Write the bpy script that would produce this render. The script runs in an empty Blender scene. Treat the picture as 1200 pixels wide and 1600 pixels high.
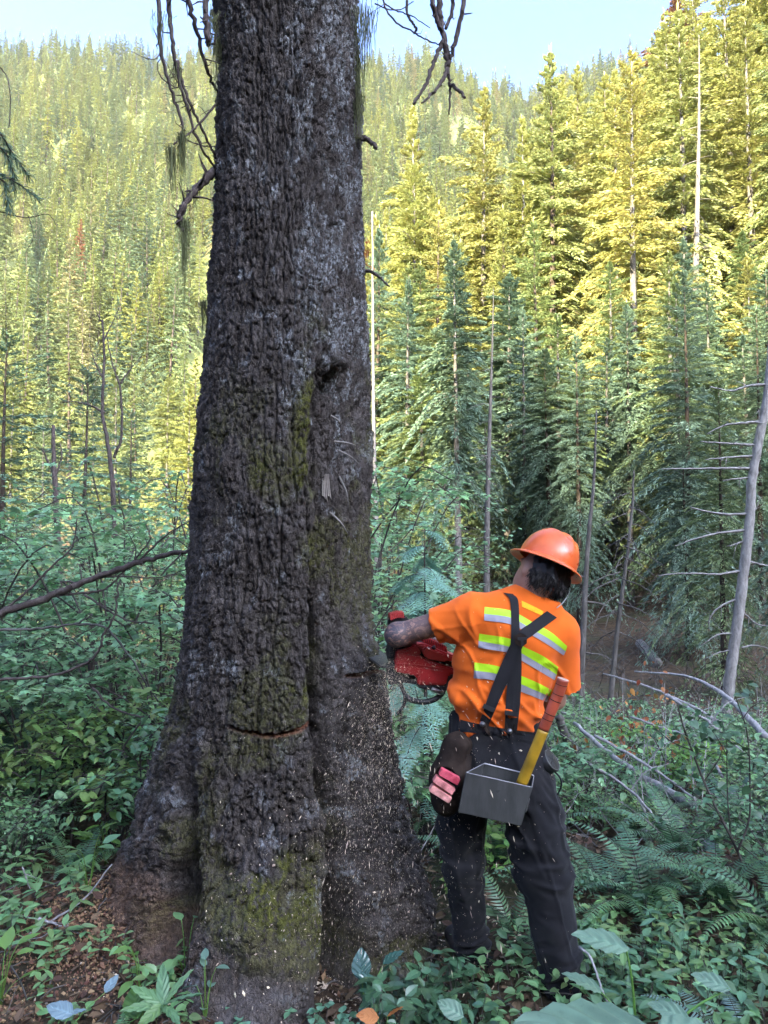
import bpy, math, random
import numpy as np
from mathutils import Vector, Matrix
from mathutils.bvhtree import BVHTree
import bmesh

# ---------------------------------------------------------------- camera, world, sun, exposure
SC = bpy.context.scene
COL = SC.collection
FPX = 1202.0                       # focal length in pixels of the 1200 x 1600 photograph
CAMZ = 1.65
PITCH = math.radians(3.0)
cam_d = bpy.data.cameras.new("camera")
cam = bpy.data.objects.new("camera", cam_d)
COL.objects.link(cam)
cam.location = (0, 0, CAMZ)
cam.rotation_euler = (math.radians(90) + PITCH, 0, 0)
cam_d.sensor_fit = 'VERTICAL'
cam_d.sensor_height = 24.0
cam_d.lens = 24.0 * FPX / 1600.0
cam_d.clip_start = 0.05
cam_d.clip_end = 6000
SC.camera = cam

SUN_EL, SUN_AZ = 19.0, 33.0        # sun low behind the camera, a little to its left
SKY_STRENGTH = 0.15
EXPOSURE = 3.65
world = bpy.data.worlds.new("World")
SC.world = world
world.use_nodes = True
wn = world.node_tree
bg = wn.nodes["Background"]
sky = wn.nodes.new("ShaderNodeTexSky")
sky.sky_type = 'NISHITA'
sky.sun_disc = False
sky.sun_elevation = math.radians(SUN_EL)
sky.sun_rotation = math.radians(180 - SUN_AZ)
sky.altitude = 600
sky.air_density = 0.4
sky.dust_density = 10.0
sky.ozone_density = 5.0
wn.links.new(sky.outputs[0], bg.inputs[0])
bg.inputs[1].default_value = SKY_STRENGTH

sun_d = bpy.data.lights.new("sun", 'SUN')
sun_d.energy = 5.0
sun_d.angle = math.radians(0.5)
sun_d.color = (1.0, 0.88, 0.63)
sun = bpy.data.objects.new("sun", sun_d)
COL.objects.link(sun)
_el, _az = math.radians(SUN_EL), math.radians(SUN_AZ)
SUN_DIR = Vector((-math.sin(_az) * math.cos(_el), -math.cos(_az) * math.cos(_el), math.sin(_el)))
sun.rotation_euler = SUN_DIR.to_track_quat('Z', 'Y').to_euler()
sun.location = (-30, -60, 60)

SC.view_settings.view_transform = 'Standard'
SC.view_settings.look = 'None'
SC.view_settings.exposure = EXPOSURE
SC.view_settings.gamma = 1.0
SC.view_settings.use_curve_mapping = False
SC.cycles.max_bounces = 6
SC.cycles.diffuse_bounces = 4
SC.cycles.glossy_bounces = 3
SC.cycles.transmission_bounces = 4
SC.cycles.volume_bounces = 0
SC.cycles.use_denoising = True
SC.cycles.sample_clamp_indirect = 3.0
SC.cycles.caustics_reflective = False
SC.cycles.caustics_refractive = False

# ---------------------------------------------------------------- points from the photograph
CP, SP = math.cos(PITCH), math.sin(PITCH)
def P(px, py, d):
    """world point seen at photograph pixel (px, py), d metres along the view axis"""
    xc = (px - 600) / FPX * d
    yc = (800 - py) / FPX * d
    return np.array([xc, d * CP - yc * SP, CAMZ + yc * CP + d * SP])
def proj(p):
    x, y, z = p[0], p[1], p[2] - CAMZ
    d = y * CP + z * SP
    v = -y * SP + z * CP
    return 600 + x / d * FPX, 800 - v / d * FPX, d
def M(px):                         # metres per pixel at 3 m
    return px / FPX * 3.0

# ---------------------------------------------------------------- object helpers
def tag(o, label=None, cat=None, group=None, kind=None):
    if label: o['label'] = label
    if cat: o['category'] = cat
    if group: o['group'] = group
    if kind: o['kind'] = kind
    return o
def thing(name, label, cat, loc=(0, 0, 0), group=None):
    o = bpy.data.objects.new(name, None)
    o.empty_display_size = 0.1
    COL.objects.link(o)
    o.location = loc
    return tag(o, label, cat, group)
def link(name, me, mats=(), parent=None, loc=None, world=True):
    """link a mesh as an object; mesh data in world coordinates is kept in place under a moved parent"""
    o = bpy.data.objects.new(name, me)
    COL.objects.link(o)
    if not isinstance(mats, (list, tuple)): mats = [mats]
    if len(me.materials) == 0:
        for m in mats: me.materials.append(m)
    if parent is not None:
        o.parent = parent
        if world:
            off = Vector(parent.location)
            q = parent.parent
            while q is not None:
                off += Vector(q.location); q = q.parent
            o.location = -off
    if loc is not None: o.location = loc
    return o
def mesh_np(name, V, F, mi=None, smooth=False, attrs=None):
    """F: list of int arrays (n,k)"""
    V = np.ascontiguousarray(V, dtype=np.float32)
    F = [np.asarray(f, dtype=np.int32) for f in F if len(f)]
    me = bpy.data.meshes.new(name)
    me.vertices.add(len(V))
    me.vertices.foreach_set("co", V.ravel())
    li = np.concatenate([f.ravel() for f in F])
    cnt = np.concatenate([np.full(len(f), f.shape[1], np.int32) for f in F])
    st = np.concatenate([[0], np.cumsum(cnt)[:-1]]).astype(np.int32)
    me.loops.add(len(li))
    me.loops.foreach_set("vertex_index", li)
    me.polygons.add(len(cnt))
    me.polygons.foreach_set("loop_start", st)
    if mi is not None:
        me.polygons.foreach_set("material_index", np.concatenate([np.asarray(m, np.int32) for m in mi]))
    me.polygons.foreach_set("use_smooth", np.full(len(cnt), bool(smooth)))
    me.update(calc_edges=True)
    if attrs:
        for k, a in attrs.items():
            at = me.attributes.new(k, 'FLOAT', 'POINT')
            at.data.foreach_set("value", np.asarray(a, np.float32))
    return me

class Geo:
    """collects triangles and quads"""
    def __init__(s): s.V = []; s.T = []; s.Q = []; s.TM = []; s.QM = []; s.n = 0
    def add(s, V, T=None, Q=None, m=0):
        V = np.asarray(V, float).reshape(-1, 3)
        if T is not None and len(T):
            s.T.append(np.asarray(T, int) + s.n); s.TM.append(np.full(len(T), m))
        if Q is not None and len(Q):
            s.Q.append(np.asarray(Q, int) + s.n); s.QM.append(np.full(len(Q), m))
        s.V.append(V); s.n += len(V)
        return s
    def tube(s, pts, rad, seg=8, m=0, cap=True):
        pts = np.asarray(pts, float); n = len(pts)
        rad = np.broadcast_to(np.asarray(rad, float), (n,))
        tan = np.gradient(pts, axis=0); tan /= np.linalg.norm(tan, axis=1)[:, None] + 1e-9
        up = np.array([0, 0, 1.0]) if abs(tan[0][2]) < .9 else np.array([1.0, 0, 0])
        a = np.linspace(0, 2 * math.pi, seg, endpoint=False)
        V = np.zeros((n, seg, 3)); u = np.cross(tan[0], up); u /= np.linalg.norm(u)
        for i in range(n):
            u = u - tan[i] * np.dot(u, tan[i]); u /= np.linalg.norm(u) + 1e-9
            w = np.cross(tan[i], u)
            V[i] = pts[i] + rad[i] * (np.cos(a)[:, None] * u + np.sin(a)[:, None] * w)
        i, j = np.meshgrid(np.arange(n - 1), np.arange(seg), indexing='ij')
        q = np.stack([i * seg + j, i * seg + (j + 1) % seg, (i + 1) * seg + (j + 1) % seg, (i + 1) * seg + j], -1).reshape(-1, 4)
        V = V.reshape(-1, 3)
        T = None
        if cap:
            V = np.vstack([V, pts[0], pts[-1]])
            k = np.arange(seg); b = (n - 1) * seg
            T = np.vstack([np.stack([np.full(seg, n * seg), (k + 1) % seg, k], -1),
                           np.stack([np.full(seg, n * seg + 1), b + k, b + (k + 1) % seg], -1)])
        s.add(V, T, q, m)
        return s
    def mesh(s, name, smooth=False):
        F, MI = [], []
        for f, mm in ((s.T, s.TM), (s.Q, s.QM)):
            if f: F.append(np.vstack(f)); MI.append(np.concatenate(mm))
        return mesh_np(name, np.vstack(s.V), F, MI, smooth)

def box_bm(bm, c, size, rot=None, bevel=0):
    r = bmesh.ops.create_cube(bm, size=1)
    vs = r['verts']
    for v in vs:
        p = Vector((v.co.x * size[0], v.co.y * size[1], v.co.z * size[2]))
        if rot is not None: p = rot @ p
        v.co = p + Vector(c)
    if bevel:
        es = list({e for v in vs for e in v.link_edges})
        bmesh.ops.bevel(bm, geom=es, offset=bevel, segments=2, profile=.6, affect='EDGES')
def bm_mesh(bm, name, smooth=False):
    bmesh.ops.recalc_face_normals(bm, faces=bm.faces)
    me = bpy.data.meshes.new(name); bm.to_mesh(me); bm.free()
    for p in me.polygons: p.use_smooth = smooth
    return me
def spline(pts, n):
    """Catmull-Rom through pts, n samples"""
    p = np.asarray(pts, float)
    p = np.vstack([2 * p[0] - p[1], p, 2 * p[-1] - p[-2]])
    m = len(p) - 3
    t = np.linspace(0, m - 1e-6, n); i = t.astype(int); f = (t - i)[:, None]
    a, b, c, d = p[i], p[i + 1], p[i + 2], p[i + 3]
    return .5 * (2 * b + (c - a) * f + (2 * a - 5 * b + 4 * c - d) * f ** 2 + (3 * b - a - 3 * c + d) * f ** 3)

# ---------------------------------------------------------------- noise
def _hash(ix, iy, iz, seed):
    h = (ix.astype(np.int64) * 374761393 + iy.astype(np.int64) * 668265263 + iz.astype(np.int64) * 2147483647 + seed * 974711) & 0xffffffff
    h = ((h ^ (h >> 13)) * 1274126177) & 0xffffffff
    h = ((h ^ (h >> 16)) * 2246822519) & 0xffffffff
    return ((h ^ (h >> 15)) & 0xffffff) / float(0xffffff)
def vnoise(x, y, z=0.0, seed=0):
    x, y, z = np.broadcast_arrays(np.asarray(x, float), np.asarray(y, float), np.asarray(z, float))
    xi, yi, zi = np.floor(x), np.floor(y), np.floor(z)
    fx, fy, fz = x - xi, y - yi, z - zi
    fx = fx * fx * (3 - 2 * fx); fy = fy * fy * (3 - 2 * fy); fz = fz * fz * (3 - 2 * fz)
    r = 0
    for dx in (0, 1):
        for dy in (0, 1):
            for dz in (0, 1):
                w = (fx if dx else 1 - fx) * (fy if dy else 1 - fy) * (fz if dz else 1 - fz)
                r = r + w * _hash(xi + dx, yi + dy, zi + dz, seed)
    return r * 2 - 1
def fbm(x, y, z=0.0, seed=0, oct=4, gain=.5):
    r = 0; a = 1; f = 1
    for i in range(oct):
        r = r + a * vnoise(np.asarray(x) * f, np.asarray(y) * f, np.asarray(z) * f, seed + i); a *= gain; f *= 2.03
    return r
def voronoi(x, y, seed=0, jit=.9):
    """returns F1, F2, cell random for 2-D points"""
    xi, yi = np.floor(x), np.floor(y)
    f1 = np.full(x.shape, 9.0); f2 = np.full(x.shape, 9.0); cr = np.zeros(x.shape)
    z = np.zeros(x.shape)
    for dx in (-1, 0, 1):
        for dy in (-1, 0, 1):
            cx, cy = xi + dx, yi + dy
            ax = cx + .5 + jit * (_hash(cx, cy, z, seed) - .5)
            ay = cy + .5 + jit * (_hash(cx, cy, z, seed + 7) - .5)
            d = np.hypot(x - ax, y - ay)
            c = _hash(cx, cy, z, seed + 13)
            new = d < f1
            f2 = np.where(new, f1, np.minimum(f2, d)); cr = np.where(new, c, cr); f1 = np.where(new, d, f1)
    return f1, f2, cr
def sstep(a, b, x):
    t = np.clip((np.asarray(x, float) - a) / (b - a), 0, 1)
    return t * t * (3 - 2 * t)

# ---------------------------------------------------------------- materials
class NT:
    def __init__(s, name):
        s.m = bpy.data.materials.new(name); s.m.use_nodes = True
        s.t = s.m.node_tree; s.b = s.t.nodes["Principled BSDF"]; s.out = s.t.nodes["Material Output"]
    def n(s, typ, **kw):
        nd = s.t.nodes.new(typ)
        for k, v in kw.items():
            if k.startswith("i_"): nd.inputs[k[2:].replace("_", " ")].default_value = v
            else: setattr(nd, k, v)
        return nd
    def l(s, a, b): s.t.links.new(a, b)
    def coord(s, kind="Object", scale=(1, 1, 1)):
        tc = s.n("ShaderNodeTexCoord"); mp = s.n("ShaderNodeMapping"); mp.inputs["Scale"].default_value = scale
        s.l(tc.outputs[kind], mp.inputs[0]); return mp.outputs[0]
    def noise(s, vec, scale, detail=4, rough=.55, dist=0):
        nd = s.n("ShaderNodeTexNoise"); nd.inputs["Scale"].default_value = scale
        nd.inputs["Detail"].default_value = detail; nd.inputs["Roughness"].default_value = rough
        nd.inputs["Distortion"].default_value = dist
        if vec is not None: s.l(vec, nd.inputs["Vector"])
        return nd.outputs["Fac"]
    def ramp(s, fac, stops, interp='LINEAR'):
        r = s.n("ShaderNodeValToRGB"); r.color_ramp.interpolation = interp
        el = r.color_ramp.elements
        while len(el) < len(stops): el.new(.5)
        for e, (p, c) in zip(el, stops):
            e.position = p; e.color = (*c, 1) if len(c) == 3 else c
        if fac is not None: s.l(fac, r.inputs[0])
        return r.outputs[0]
    def mix(s, fac, a, b, mode='MIX'):
        x = s.n("ShaderNodeMix", data_type='RGBA', blend_type=mode)
        for sock, v in ((x.inputs[0], fac), (x.inputs[6], a), (x.inputs[7], b)):
            if isinstance(v, (int, float)): sock.default_value = v
            elif isinstance(v, (tuple, list)): sock.default_value = (*v, 1)
            else: s.l(v, sock)
        return x.outputs[2]
    def math(s, op, a, b=0.0, clamp=False):
        x = s.n("ShaderNodeMath", operation=op, use_clamp=clamp)
        for sock, v in ((x.inputs[0], a), (x.inputs[1], b)):
            if isinstance(v, (int, float)): sock.default_value = v
            else: s.l(v, sock)
        return x.outputs[0]
    def attr(s, name): return s.n("ShaderNodeAttribute", attribute_name=name).outputs["Fac"]
    def bump(s, h, strength=.3, dist=.01):
        b = s.n("ShaderNodeBump"); b.inputs["Strength"].default_value = strength; b.inputs["Distance"].default_value = dist
        s.l(h, b.inputs["Height"]); s.l(b.outputs[0], s.b.inputs["Normal"]); return b.outputs[0]
    def col(s, c):
        if isinstance(c, (tuple, list)): s.b.inputs["Base Color"].default_value = (*c, 1)
        else: s.l(c, s.b.inputs["Base Color"])
    def set(s, rough=.7, spec=.5, metal=0):
        s.b.inputs["Roughness"].default_value = rough
        s.b.inputs["Specular IOR Level"].default_value = spec
        s.b.inputs["Metallic"].default_value = metal
        return s

def mat_leaf(name, cols, trans=.35, rough=.45, spec=.5, noise_scale=3.0, tcol=None, detail=.25, veins=False):
    """foliage: colour varies from object to object and clump to clump; thin leaves let light through"""
    n = NT(name)
    oi = n.n("ShaderNodeObjectInfo")
    k = len(cols)
    base = n.ramp(oi.outputs["Random"], [(i / max(1, k - 1), c) for i, c in enumerate(cols)])
    geo = n.n("ShaderNodeNewGeometry")
    rpi = geo.outputs["Random Per Island"]
    nz = n.noise(n.coord("Object"), noise_scale, 3)
    v = n.math('ADD', n.math('MULTIPLY', nz, .9), n.math('MULTIPLY', rpi, detail * 2))
    v = n.math('ADD', v, .55 - detail)
    hv = n.n("ShaderNodeHueSaturation")
    n.l(base, hv.inputs["Color"]); n.l(v, hv.inputs["Value"])
    n.l(n.math('ADD', n.math('MULTIPLY', rpi, .05), .475), hv.inputs["Hue"])
    if veins:
        blot = n.ramp(n.noise(n.coord("Object"), 45, 4, .7), [(.55, (0, 0, 0)), (.75, (.6, .6, .6))])
        cc = n.mix(blot, hv.outputs[0], tuple(x * .55 for x in cols[0]))
        cc = n.mix(n.math('MULTIPLY', n.attr("vein"), .55), cc, tuple(min(1, x * 1.7) for x in cols[0]))
        n.col(cc)
    else: n.col(hv.outputs[0]); n.set(rough, spec)
    if trans:
        tr = n.n("ShaderNodeBsdfTranslucent")
        if tcol: n.l(n.mix(.6, hv.outputs[0], tcol), tr.inputs[0])
        else: n.l(hv.outputs[0], tr.inputs[0])
        mx = n.n("ShaderNodeMixShader"); mx.inputs[0].default_value = trans
        n.l(n.b.outputs[0], mx.inputs[1]); n.l(tr.outputs[0], mx.inputs[2]); n.l(mx.outputs[0], n.out.inputs[0])
    return n.m
def mat_bark(name, c1, c2, c3, scale=12, zs=.25, bump=.5):
    n = NT(name)
    v = n.coord("Object", (1, 1, zs))
    f = n.noise(v, scale, 5, .65, .4)
    c = n.ramp(f, [(.3, c1), (.5, c2), (.7, c3)])
    g = n.noise(n.coord("Object"), 3, 3)
    n.col(n.mix(n.math('MULTIPLY', g, .5), c, c2)); n.set(.9, .2); n.bump(f, bump, .02)
    return n.m
def mat_plain(name, c, rough=.6, spec=.5, var=.25, scale=20, bump=0, metal=0, c2=None):
    n = NT(name)
    f = n.noise(n.coord("Object"), scale, 5, .6)
    lo = tuple(x * (1 - var) for x in c); hi = c2 if c2 else tuple(min(1, x * (1 + var)) for x in c)
    n.col(n.ramp(f, [(.3, lo), (.7, hi)])); n.set(rough, spec, metal)
    if bump: n.bump(f, bump, .004)
    return n.m
HAZE = 0.00005
# ---------------------------------------------------------------- terrain
def smax(a, b, k):
    h = np.clip(.5 + .5 * (a - b) / k, 0, 1)
    return b + (a - b) * h + k * h * (1 - h)
def Hraw(x, y):
    x = np.asarray(x, float); y = np.asarray(y, float)
    base = -1.3 * sstep(5, 15, y) - .25 * sstep(3.8, 5.5, y)
    base = base - 6.5 * sstep(14, 60, y) * sstep(2, -14, x)
    s = .80 * x + .60 * y
    zr = .20 * np.clip(s - 17, 0, 15) + .55 * np.clip(s - 32, 0, 80) + .2 * np.clip(s - 112, 0, 500)
    zr = zr + 1.5 * fbm(x / 14, y / 14, seed=5, oct=3) * sstep(18, 40, s)
    zf = .805 * np.clip(y - .05 * x - 125, 0, 500) + .1 * np.clip(y - 630, 0, 800) - 12
    zf = zf + (18 * fbm(x / 120, y / 120, seed=9, oct=3) + 8 * fbm(x / 40, y / 300, seed=11, oct=2)) * sstep(150, 320, y)
    z = base + zr
    z = np.where(y > 90, smax(z, zf, 8.0), z)
    back = np.clip(-y + .35 * -x * 0 - 9, 0, 115)
    zb = .392 * back + 4 * fbm(x / 30, y / 30, seed=21, oct=3) * sstep(20, 70, back)  # unseen rise behind the camera, its height set to cast the shade line
    zb = zb + .05 * np.clip(-y - 124, 0, 600)
    z = z + np.where(y < -9, zb, 0)
    return z
def H(x, y):
    x = np.asarray(x, float); y = np.asarray(y, float)
    z = Hraw(x, y)
    near = np.exp(-((np.hypot(x, y - 3) / 14) ** 2))
    z = z + near * (.07 * fbm(x * 1.1, y * 1.1, seed=31, oct=3) + .025 * fbm(x * 5, y * 5, seed=37, oct=3))
    # mound of rotten wood and soil at the left foot of the great trunk
    z = z + .16 * np.exp(-(((x + 1.18) / .34) ** 2 + ((y - 3.45) / .45) ** 2))
    z = z - .03 * np.exp(-(((x - .1) / .7) ** 2 + ((y - 3.0) / .6) ** 2))
    return z
def axis(lo, hi, n_, c, k):
    t = np.linspace(math.asinh((lo - c) / k), math.asinh((hi - c) / k), n_)
    return c + k * np.sinh(t)
gx = axis(-1500, 1500, 250, -.2, 1.6); gy = axis(-700, 1700, 300, 3.4, 1.6)
GX, GY = np.meshgrid(gx, gy, indexing='ij')
GZ = H(GX, GY)
ii, jj = np.meshgrid(np.arange(len(gx) - 1), np.arange(len(gy) - 1), indexing='ij')
nn = len(gy)
Q = np.stack([ii * nn + jj, (ii + 1) * nn + jj, (ii + 1) * nn + jj + 1, ii * nn + jj + 1], -1).reshape(-1, 4)
n = NT("forest_floor")
vo = n.coord("Object")
f1 = n.noise(vo, 5.0, 8, .7); f2 = n.noise(vo, 42.0, 6, .7); f3 = n.noise(vo, .35, 4, .6)
c = n.ramp(f1, [(.30, (.030, .020, .013)), (.5, (.085, .056, .034)), (.62, (.13, .085, .052)), (.75, (.18, .135, .085))])
c = n.mix(n.ramp(f2, [(.45, (0, 0, 0)), (.62, (1, 1, 1))]), c, (.035, .028, .018))
c = n.mix(n.ramp(f3, [(.48, (0, 0, 0)), (.60, (.75, .75, .75))]), c, (.05, .065, .03))
sx = n.n("ShaderNodeSeparateXYZ"); n.l(vo, sx.inputs[0])
far_ = n.math('MULTIPLY', n.ramp(n.math('MULTIPLY', n.math('ADD', sx.outputs['Z'], 4.0), .03), [(.3, (0, 0, 0)), (.8, (1, 1, 1))]), .8)
c = n.mix(far_, c, n.ramp(n.noise(vo, .6, 6, .7), [(.35, (.05, .065, .022)), (.6, (.10, .115, .035)), (.75, (.13, .12, .05))]))
n.col(c); n.set(.95, .15)
n.bump(n.math('ADD', f1, n.math('MULTIPLY', f2, .5)), .7, .05)
MAT_GROUND = n.m
ground = link("ground", mesh_np("ground", np.stack([GX, GY, GZ], -1).reshape(-1, 3), [Q], smooth=True), MAT_GROUND)
tag(ground, kind='structure')
MAXZ = float(GZ.max())

# ---------------------------------------------------------------- conifers
MAT_BARK_GREY = mat_bark("bark_grey", (.035, .03, .026), (.085, .078, .07), (.15, .14, .13))
MAT_BARK_BROWN = mat_bark("bark_brown", (.018, .014, .011), (.05, .038, .030), (.10, .078, .062))
MAT_BARK_PALE = mat_bark("bark_pale", (.08, .07, .06), (.17, .155, .14), (.27, .255, .235), 14, .4)
MAT_NEEDLE_SUN = mat_leaf("needles_sunlit_yellow", [(.25, .268, .088), (.28, .282, .088), (.225, .25, .095), (.305, .288, .09)], .25, .55, .3, .35)  # sunlit copy of the needles: warm light put into the colour
MAT_NEEDLE_SHADE = mat_leaf("needles_shaded_blue", [(.115, .175, .12), (.13, .195, .13), (.095, .15, .10), (.145, .205, .12)], .25, .5, .4, .5)  # shaded copy of the needles: bluish shade put into the colour
MAT_NEEDLE_FAR = mat_leaf("needles_far", [(0.151, 0.181, 0.065), (0.065, 0.095, 0.055), (0.111, 0.152, 0.073), (0.187, 0.206, 0.056), (0.167, 0.19, 0.056), (0.075, 0.105, 0.055), (0.207, 0.219, 0.056), (0.139, 0.173, 0.065), (0.12, 0.155, 0.073), (0.226, 0.232, 0.056), (0.09, 0.12, 0.055), (0.178, 0.193, 0.056), (0.144, 0.177, 0.068), (0.214, 0.181, 0.085)], .25, .55, .3, .3)
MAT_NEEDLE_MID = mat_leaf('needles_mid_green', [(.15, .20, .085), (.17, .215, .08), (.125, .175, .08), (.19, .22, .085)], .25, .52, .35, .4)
MAT_NEEDLE_RUST = mat_leaf("needles_rust", [(.20, .085, .04), (.17, .09, .045)], .2, .7, .2, .5)

def conifer(seed, Hh, R, nb, nsp, hc, droop, spl, spw, shape=.8, wob=.12, rbase=None, limbs=40, seg=7, stub=True):
    """one conifer of height Hh standing on the origin: returns (trunk mesh, crown mesh)"""
    rg = np.random.default_rng(seed)
    nz = 14
    hz = np.linspace(0, 1, nz)
    ph = rg.uniform(0, 6.28, 4)
    def axis_at(h): return np.stack([wob * Hh / 25 * np.sin(h * 3 + ph[0]), wob * Hh / 25 * np.sin(h * 2.6 + ph[1]), h * Hh], -1)
    rb = rbase if rbase else Hh * .0105
    def rad_at(h): return rb * (1 - h) ** .85 * (1 + .35 * np.exp(-h * Hh / .5)) + .012
    T = Geo()
    pts = axis_at(hz); pts[0, 2] -= .6
    T.tube(pts, rad_at(hz), seg)
    h = hc + (1 - hc) * ((np.arange(nb) + rg.random(nb)) / nb) ** .92
    az = np.arange(nb) * 2.399963 + rg.normal(0, .35, nb)
    u = (1 - h) / (1 - hc)
    prof = u ** shape * np.clip((h - hc) / .10 + .55, 0, 1)
    sect = 1 + .22 * np.sin(az * 2 + h * 11 + ph[2]) + .14 * np.sin(az * 3 - h * 23 + ph[3])
    L = np.clip(R * prof * sect * np.clip(rg.normal(1, .26, nb), .35, 1.6), .12 * R * u + .1, None)
    keep = rg.random(nb) < np.where(u > .75, .72, .95)
    h, az, L, u = h[keep], az[keep], L[keep], u[keep]; nb = len(h)
    up0 = -.10 + .75 * (1 - u) ** 1.6 + rg.normal(0, .08, nb)
    dr = droop / np.maximum(R, .1) * (.5 + u)
    base = axis_at(h)
    t = .04 + .96 * rg.random((nb, nsp)) ** .8
    Lt = L[:, None] * t
    ca, sa = np.cos(az)[:, None], np.sin(az)[:, None]
    zz = up0[:, None] * Lt - dr[:, None] * Lt ** 2
    p = np.stack([base[:, 0:1] + ca * Lt, base[:, 1:2] + sa * Lt, base[:, 2:3] + zz], -1)
    lat = rg.uniform(-1, 1, (nb, nsp)) * .30 * L[:, None] * (1.02 - t) ** .8 * np.clip(t * 3, 0, 1)
    p = p + np.stack([-sa * lat, ca * lat, -.25 * np.abs(lat) + rg.normal(0, .05, (nb, nsp))], -1)
    slope = up0[:, None] - 2 * dr[:, None] * Lt
    side = np.sign(lat) * rg.uniform(.0, 1.1, (nb, nsp))
    a2 = az[:, None] + side
    dz = slope * .5 + rg.uniform(-.35, .35, (nb, nsp))
    d = np.stack([np.cos(a2), np.sin(a2), dz], -1); d /= np.linalg.norm(d, axis=-1)[..., None]
    ln = spl * rg.uniform(.55, 1.3, (nb, nsp)) * (1.08 - .5 * t) * np.clip(L / R * 1.7, .4, 1)[:, None]
    nrm = np.stack([rg.normal(0, .7, (nb, nsp)), rg.normal(0, .7, (nb, nsp)), np.ones((nb, nsp))], -1)
    w = np.cross(d, nrm); w /= np.linalg.norm(w, axis=-1)[..., None]
    w *= (spw * rg.uniform(.6, 1.3, (nb, nsp)) * np.clip(ln / spl, .5, 1.1))[..., None]
    tip = p + d * ln[..., None]; tip[..., 2] -= .12 * ln
    mid = p + d * (ln * .5)[..., None]
    V = np.stack([p, mid + w, tip, mid - w], 2).reshape(-1, 3)
    C = Geo(); C.add(V, None, np.arange(len(V)).reshape(-1, 4))
    # leader
    k = 10
    hl = rg.uniform(.95, 1.01, k); al = rg.uniform(0, 6.28, k); bl = axis_at(hl)
    dl = np.stack([np.cos(al) * .35, np.sin(al) * .35, np.ones(k)], -1) * spl * .8
    wl = np.stack([-np.sin(al), np.cos(al), np.zeros(k)], -1) * spw * .8
    V = np.stack([bl, bl + dl * .5 + wl, bl + dl, bl + dl * .5 - wl], 1).reshape(-1, 3)
    C.add(V, None, np.arange(len(V)).reshape(-1, 4))
    # limbs that show through the crown, and dead limbs below it
    idx = rg.choice(nb, min(limbs, nb), replace=False)
    for i in idx:
        tt = np.linspace(0, .75, 4) * L[i]
        q = np.stack([base[i, 0] + np.cos(az[i]) * tt, base[i, 1] + np.sin(az[i]) * tt, base[i, 2] + up0[i] * tt - dr[i] * tt ** 2], -1)
        T.tube(q, np.linspace(.028, .008, 4) * Hh / 22, 3, cap=False)
    if stub:
        for i in range(int(limbs * .8)):
            hh = rg.uniform(.04, hc + .08); a = rg.uniform(0, 6.28); ll = R * rg.uniform(.2, .95)
            tt = np.linspace(0, ll, 4); b0 = axis_at(np.array([hh]))[0]
            q = np.stack([b0[0] + np.cos(a) * tt + rg.normal(0, .05, 4), b0[1] + np.sin(a) * tt, b0[2] + rg.uniform(-.35, .15) * tt - .10 / R * tt ** 2], -1)
            T.tube(q, np.linspace(.020, .005, 4) * Hh / 22 * (1.7 if hc > .45 else 1), 3, cap=False)
    return T.mesh("trunk", True), C.mesh("crown")

PH = 24.0
PROTO = {}
for i in range(5):
    PROTO['sun', i] = conifer(100 + i, PH, [3.9, 3.4, 4.3, 3.0, 3.8][i], 150, 210, [.18, .3, .12, .25, .38][i], .55, .44, .062, [.75, .8, .7, .85, .6][i])
for i in range(5):
    PROTO['blue', i] = conifer(200 + i, PH, [4.0, 3.5, 4.4, 3.1, 3.8][i], 160, 230, [.12, .28, .08, .36, .2][i], .75, .40, .052, [.72, .8, .65, .7, .75][i])
for i in range(4):
    PROTO['far', i] = conifer(300 + i, PH, [4.2, 3.7, 4.7, 3.3][i], 90, 76, [.08, .12, .05, .15][i], .6, .8, .15, [.8, .9, .75, .95][i], limbs=0, seg=4, stub=False)
for i in range(2):
    PROTO['sparse', i] = conifer(450 + i, PH, [4.6, 5.4][i], 64, 150, [.22, .3][i], .35, .42, .06, [.6, .5][i], limbs=60)
for i in range(2):
    PROTO['snag', i] = (conifer(400 + i, PH, 2.0, 26, 2, .5, .4, .3, .03, limbs=80, wob=.3)[0], None)
# low-poly trees (crown and trunk in one) for the far woods
FARM = []
for i in range(4):
    tr, cr = PROTO['far', i]
    bm = bmesh.new(); bm.from_mesh(tr)
    nf = len(bm.faces)
    bm.from_mesh(cr); bm.faces.ensure_lookup_table()
    for k, f in enumerate(bm.faces): f.material_index = 0 if k >= nf else 1
    me = bpy.data.meshes.new("far_conifer"); bm.to_mesh(me); bm.free()
    me.materials.append(MAT_NEEDLE_FAR); me.materials.append(MAT_BARK_BROWN)
    FARM.append(me)

def place_tree(name, proto, x, y, height, rz, label, group, mats, lean=(0, 0), rs=1.0, sink=0.0):
    tr, cr = PROTO[proto]
    s = height / PH
    z = float(H(x, y)) - sink
    e = thing(name, label, "tree", (x, y, z), group)
    e.rotation_euler = (lean[0], lean[1], rz)
    e.scale = (s * rs, s * rs, s)
    def part(nm, me, mat):
        key = me.name.split('.')[0] + mat.name
        o = bpy.data.objects.new(nm, me); COL.objects.link(o); o.parent = e
        if len(me.materials) == 0: me.materials.append(mat)
        o.material_slots[0].link = 'OBJECT'; o.material_slots[0].material = mat
        return o
    part("trunk", tr, mats[0])
    if cr is not None: part("crown", cr, mats[1])
    return e

LIMX = [-300, 0, 110, 160, 345, 560, 600, 640, 660, 700, 735, 765, 800, 830, 860, 900, 930, 965, 1000, 1040, 1070, 1300]
LIMY = [620, 610, 585, 620, 560, 330, 290, 170, 200, 215, 210, 135, 190, 105, 65, 85, 75, 85, 62, 25, -60, -260]
def top_limit(px): return float(np.interp(px, LIMX, LIMY))

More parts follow.
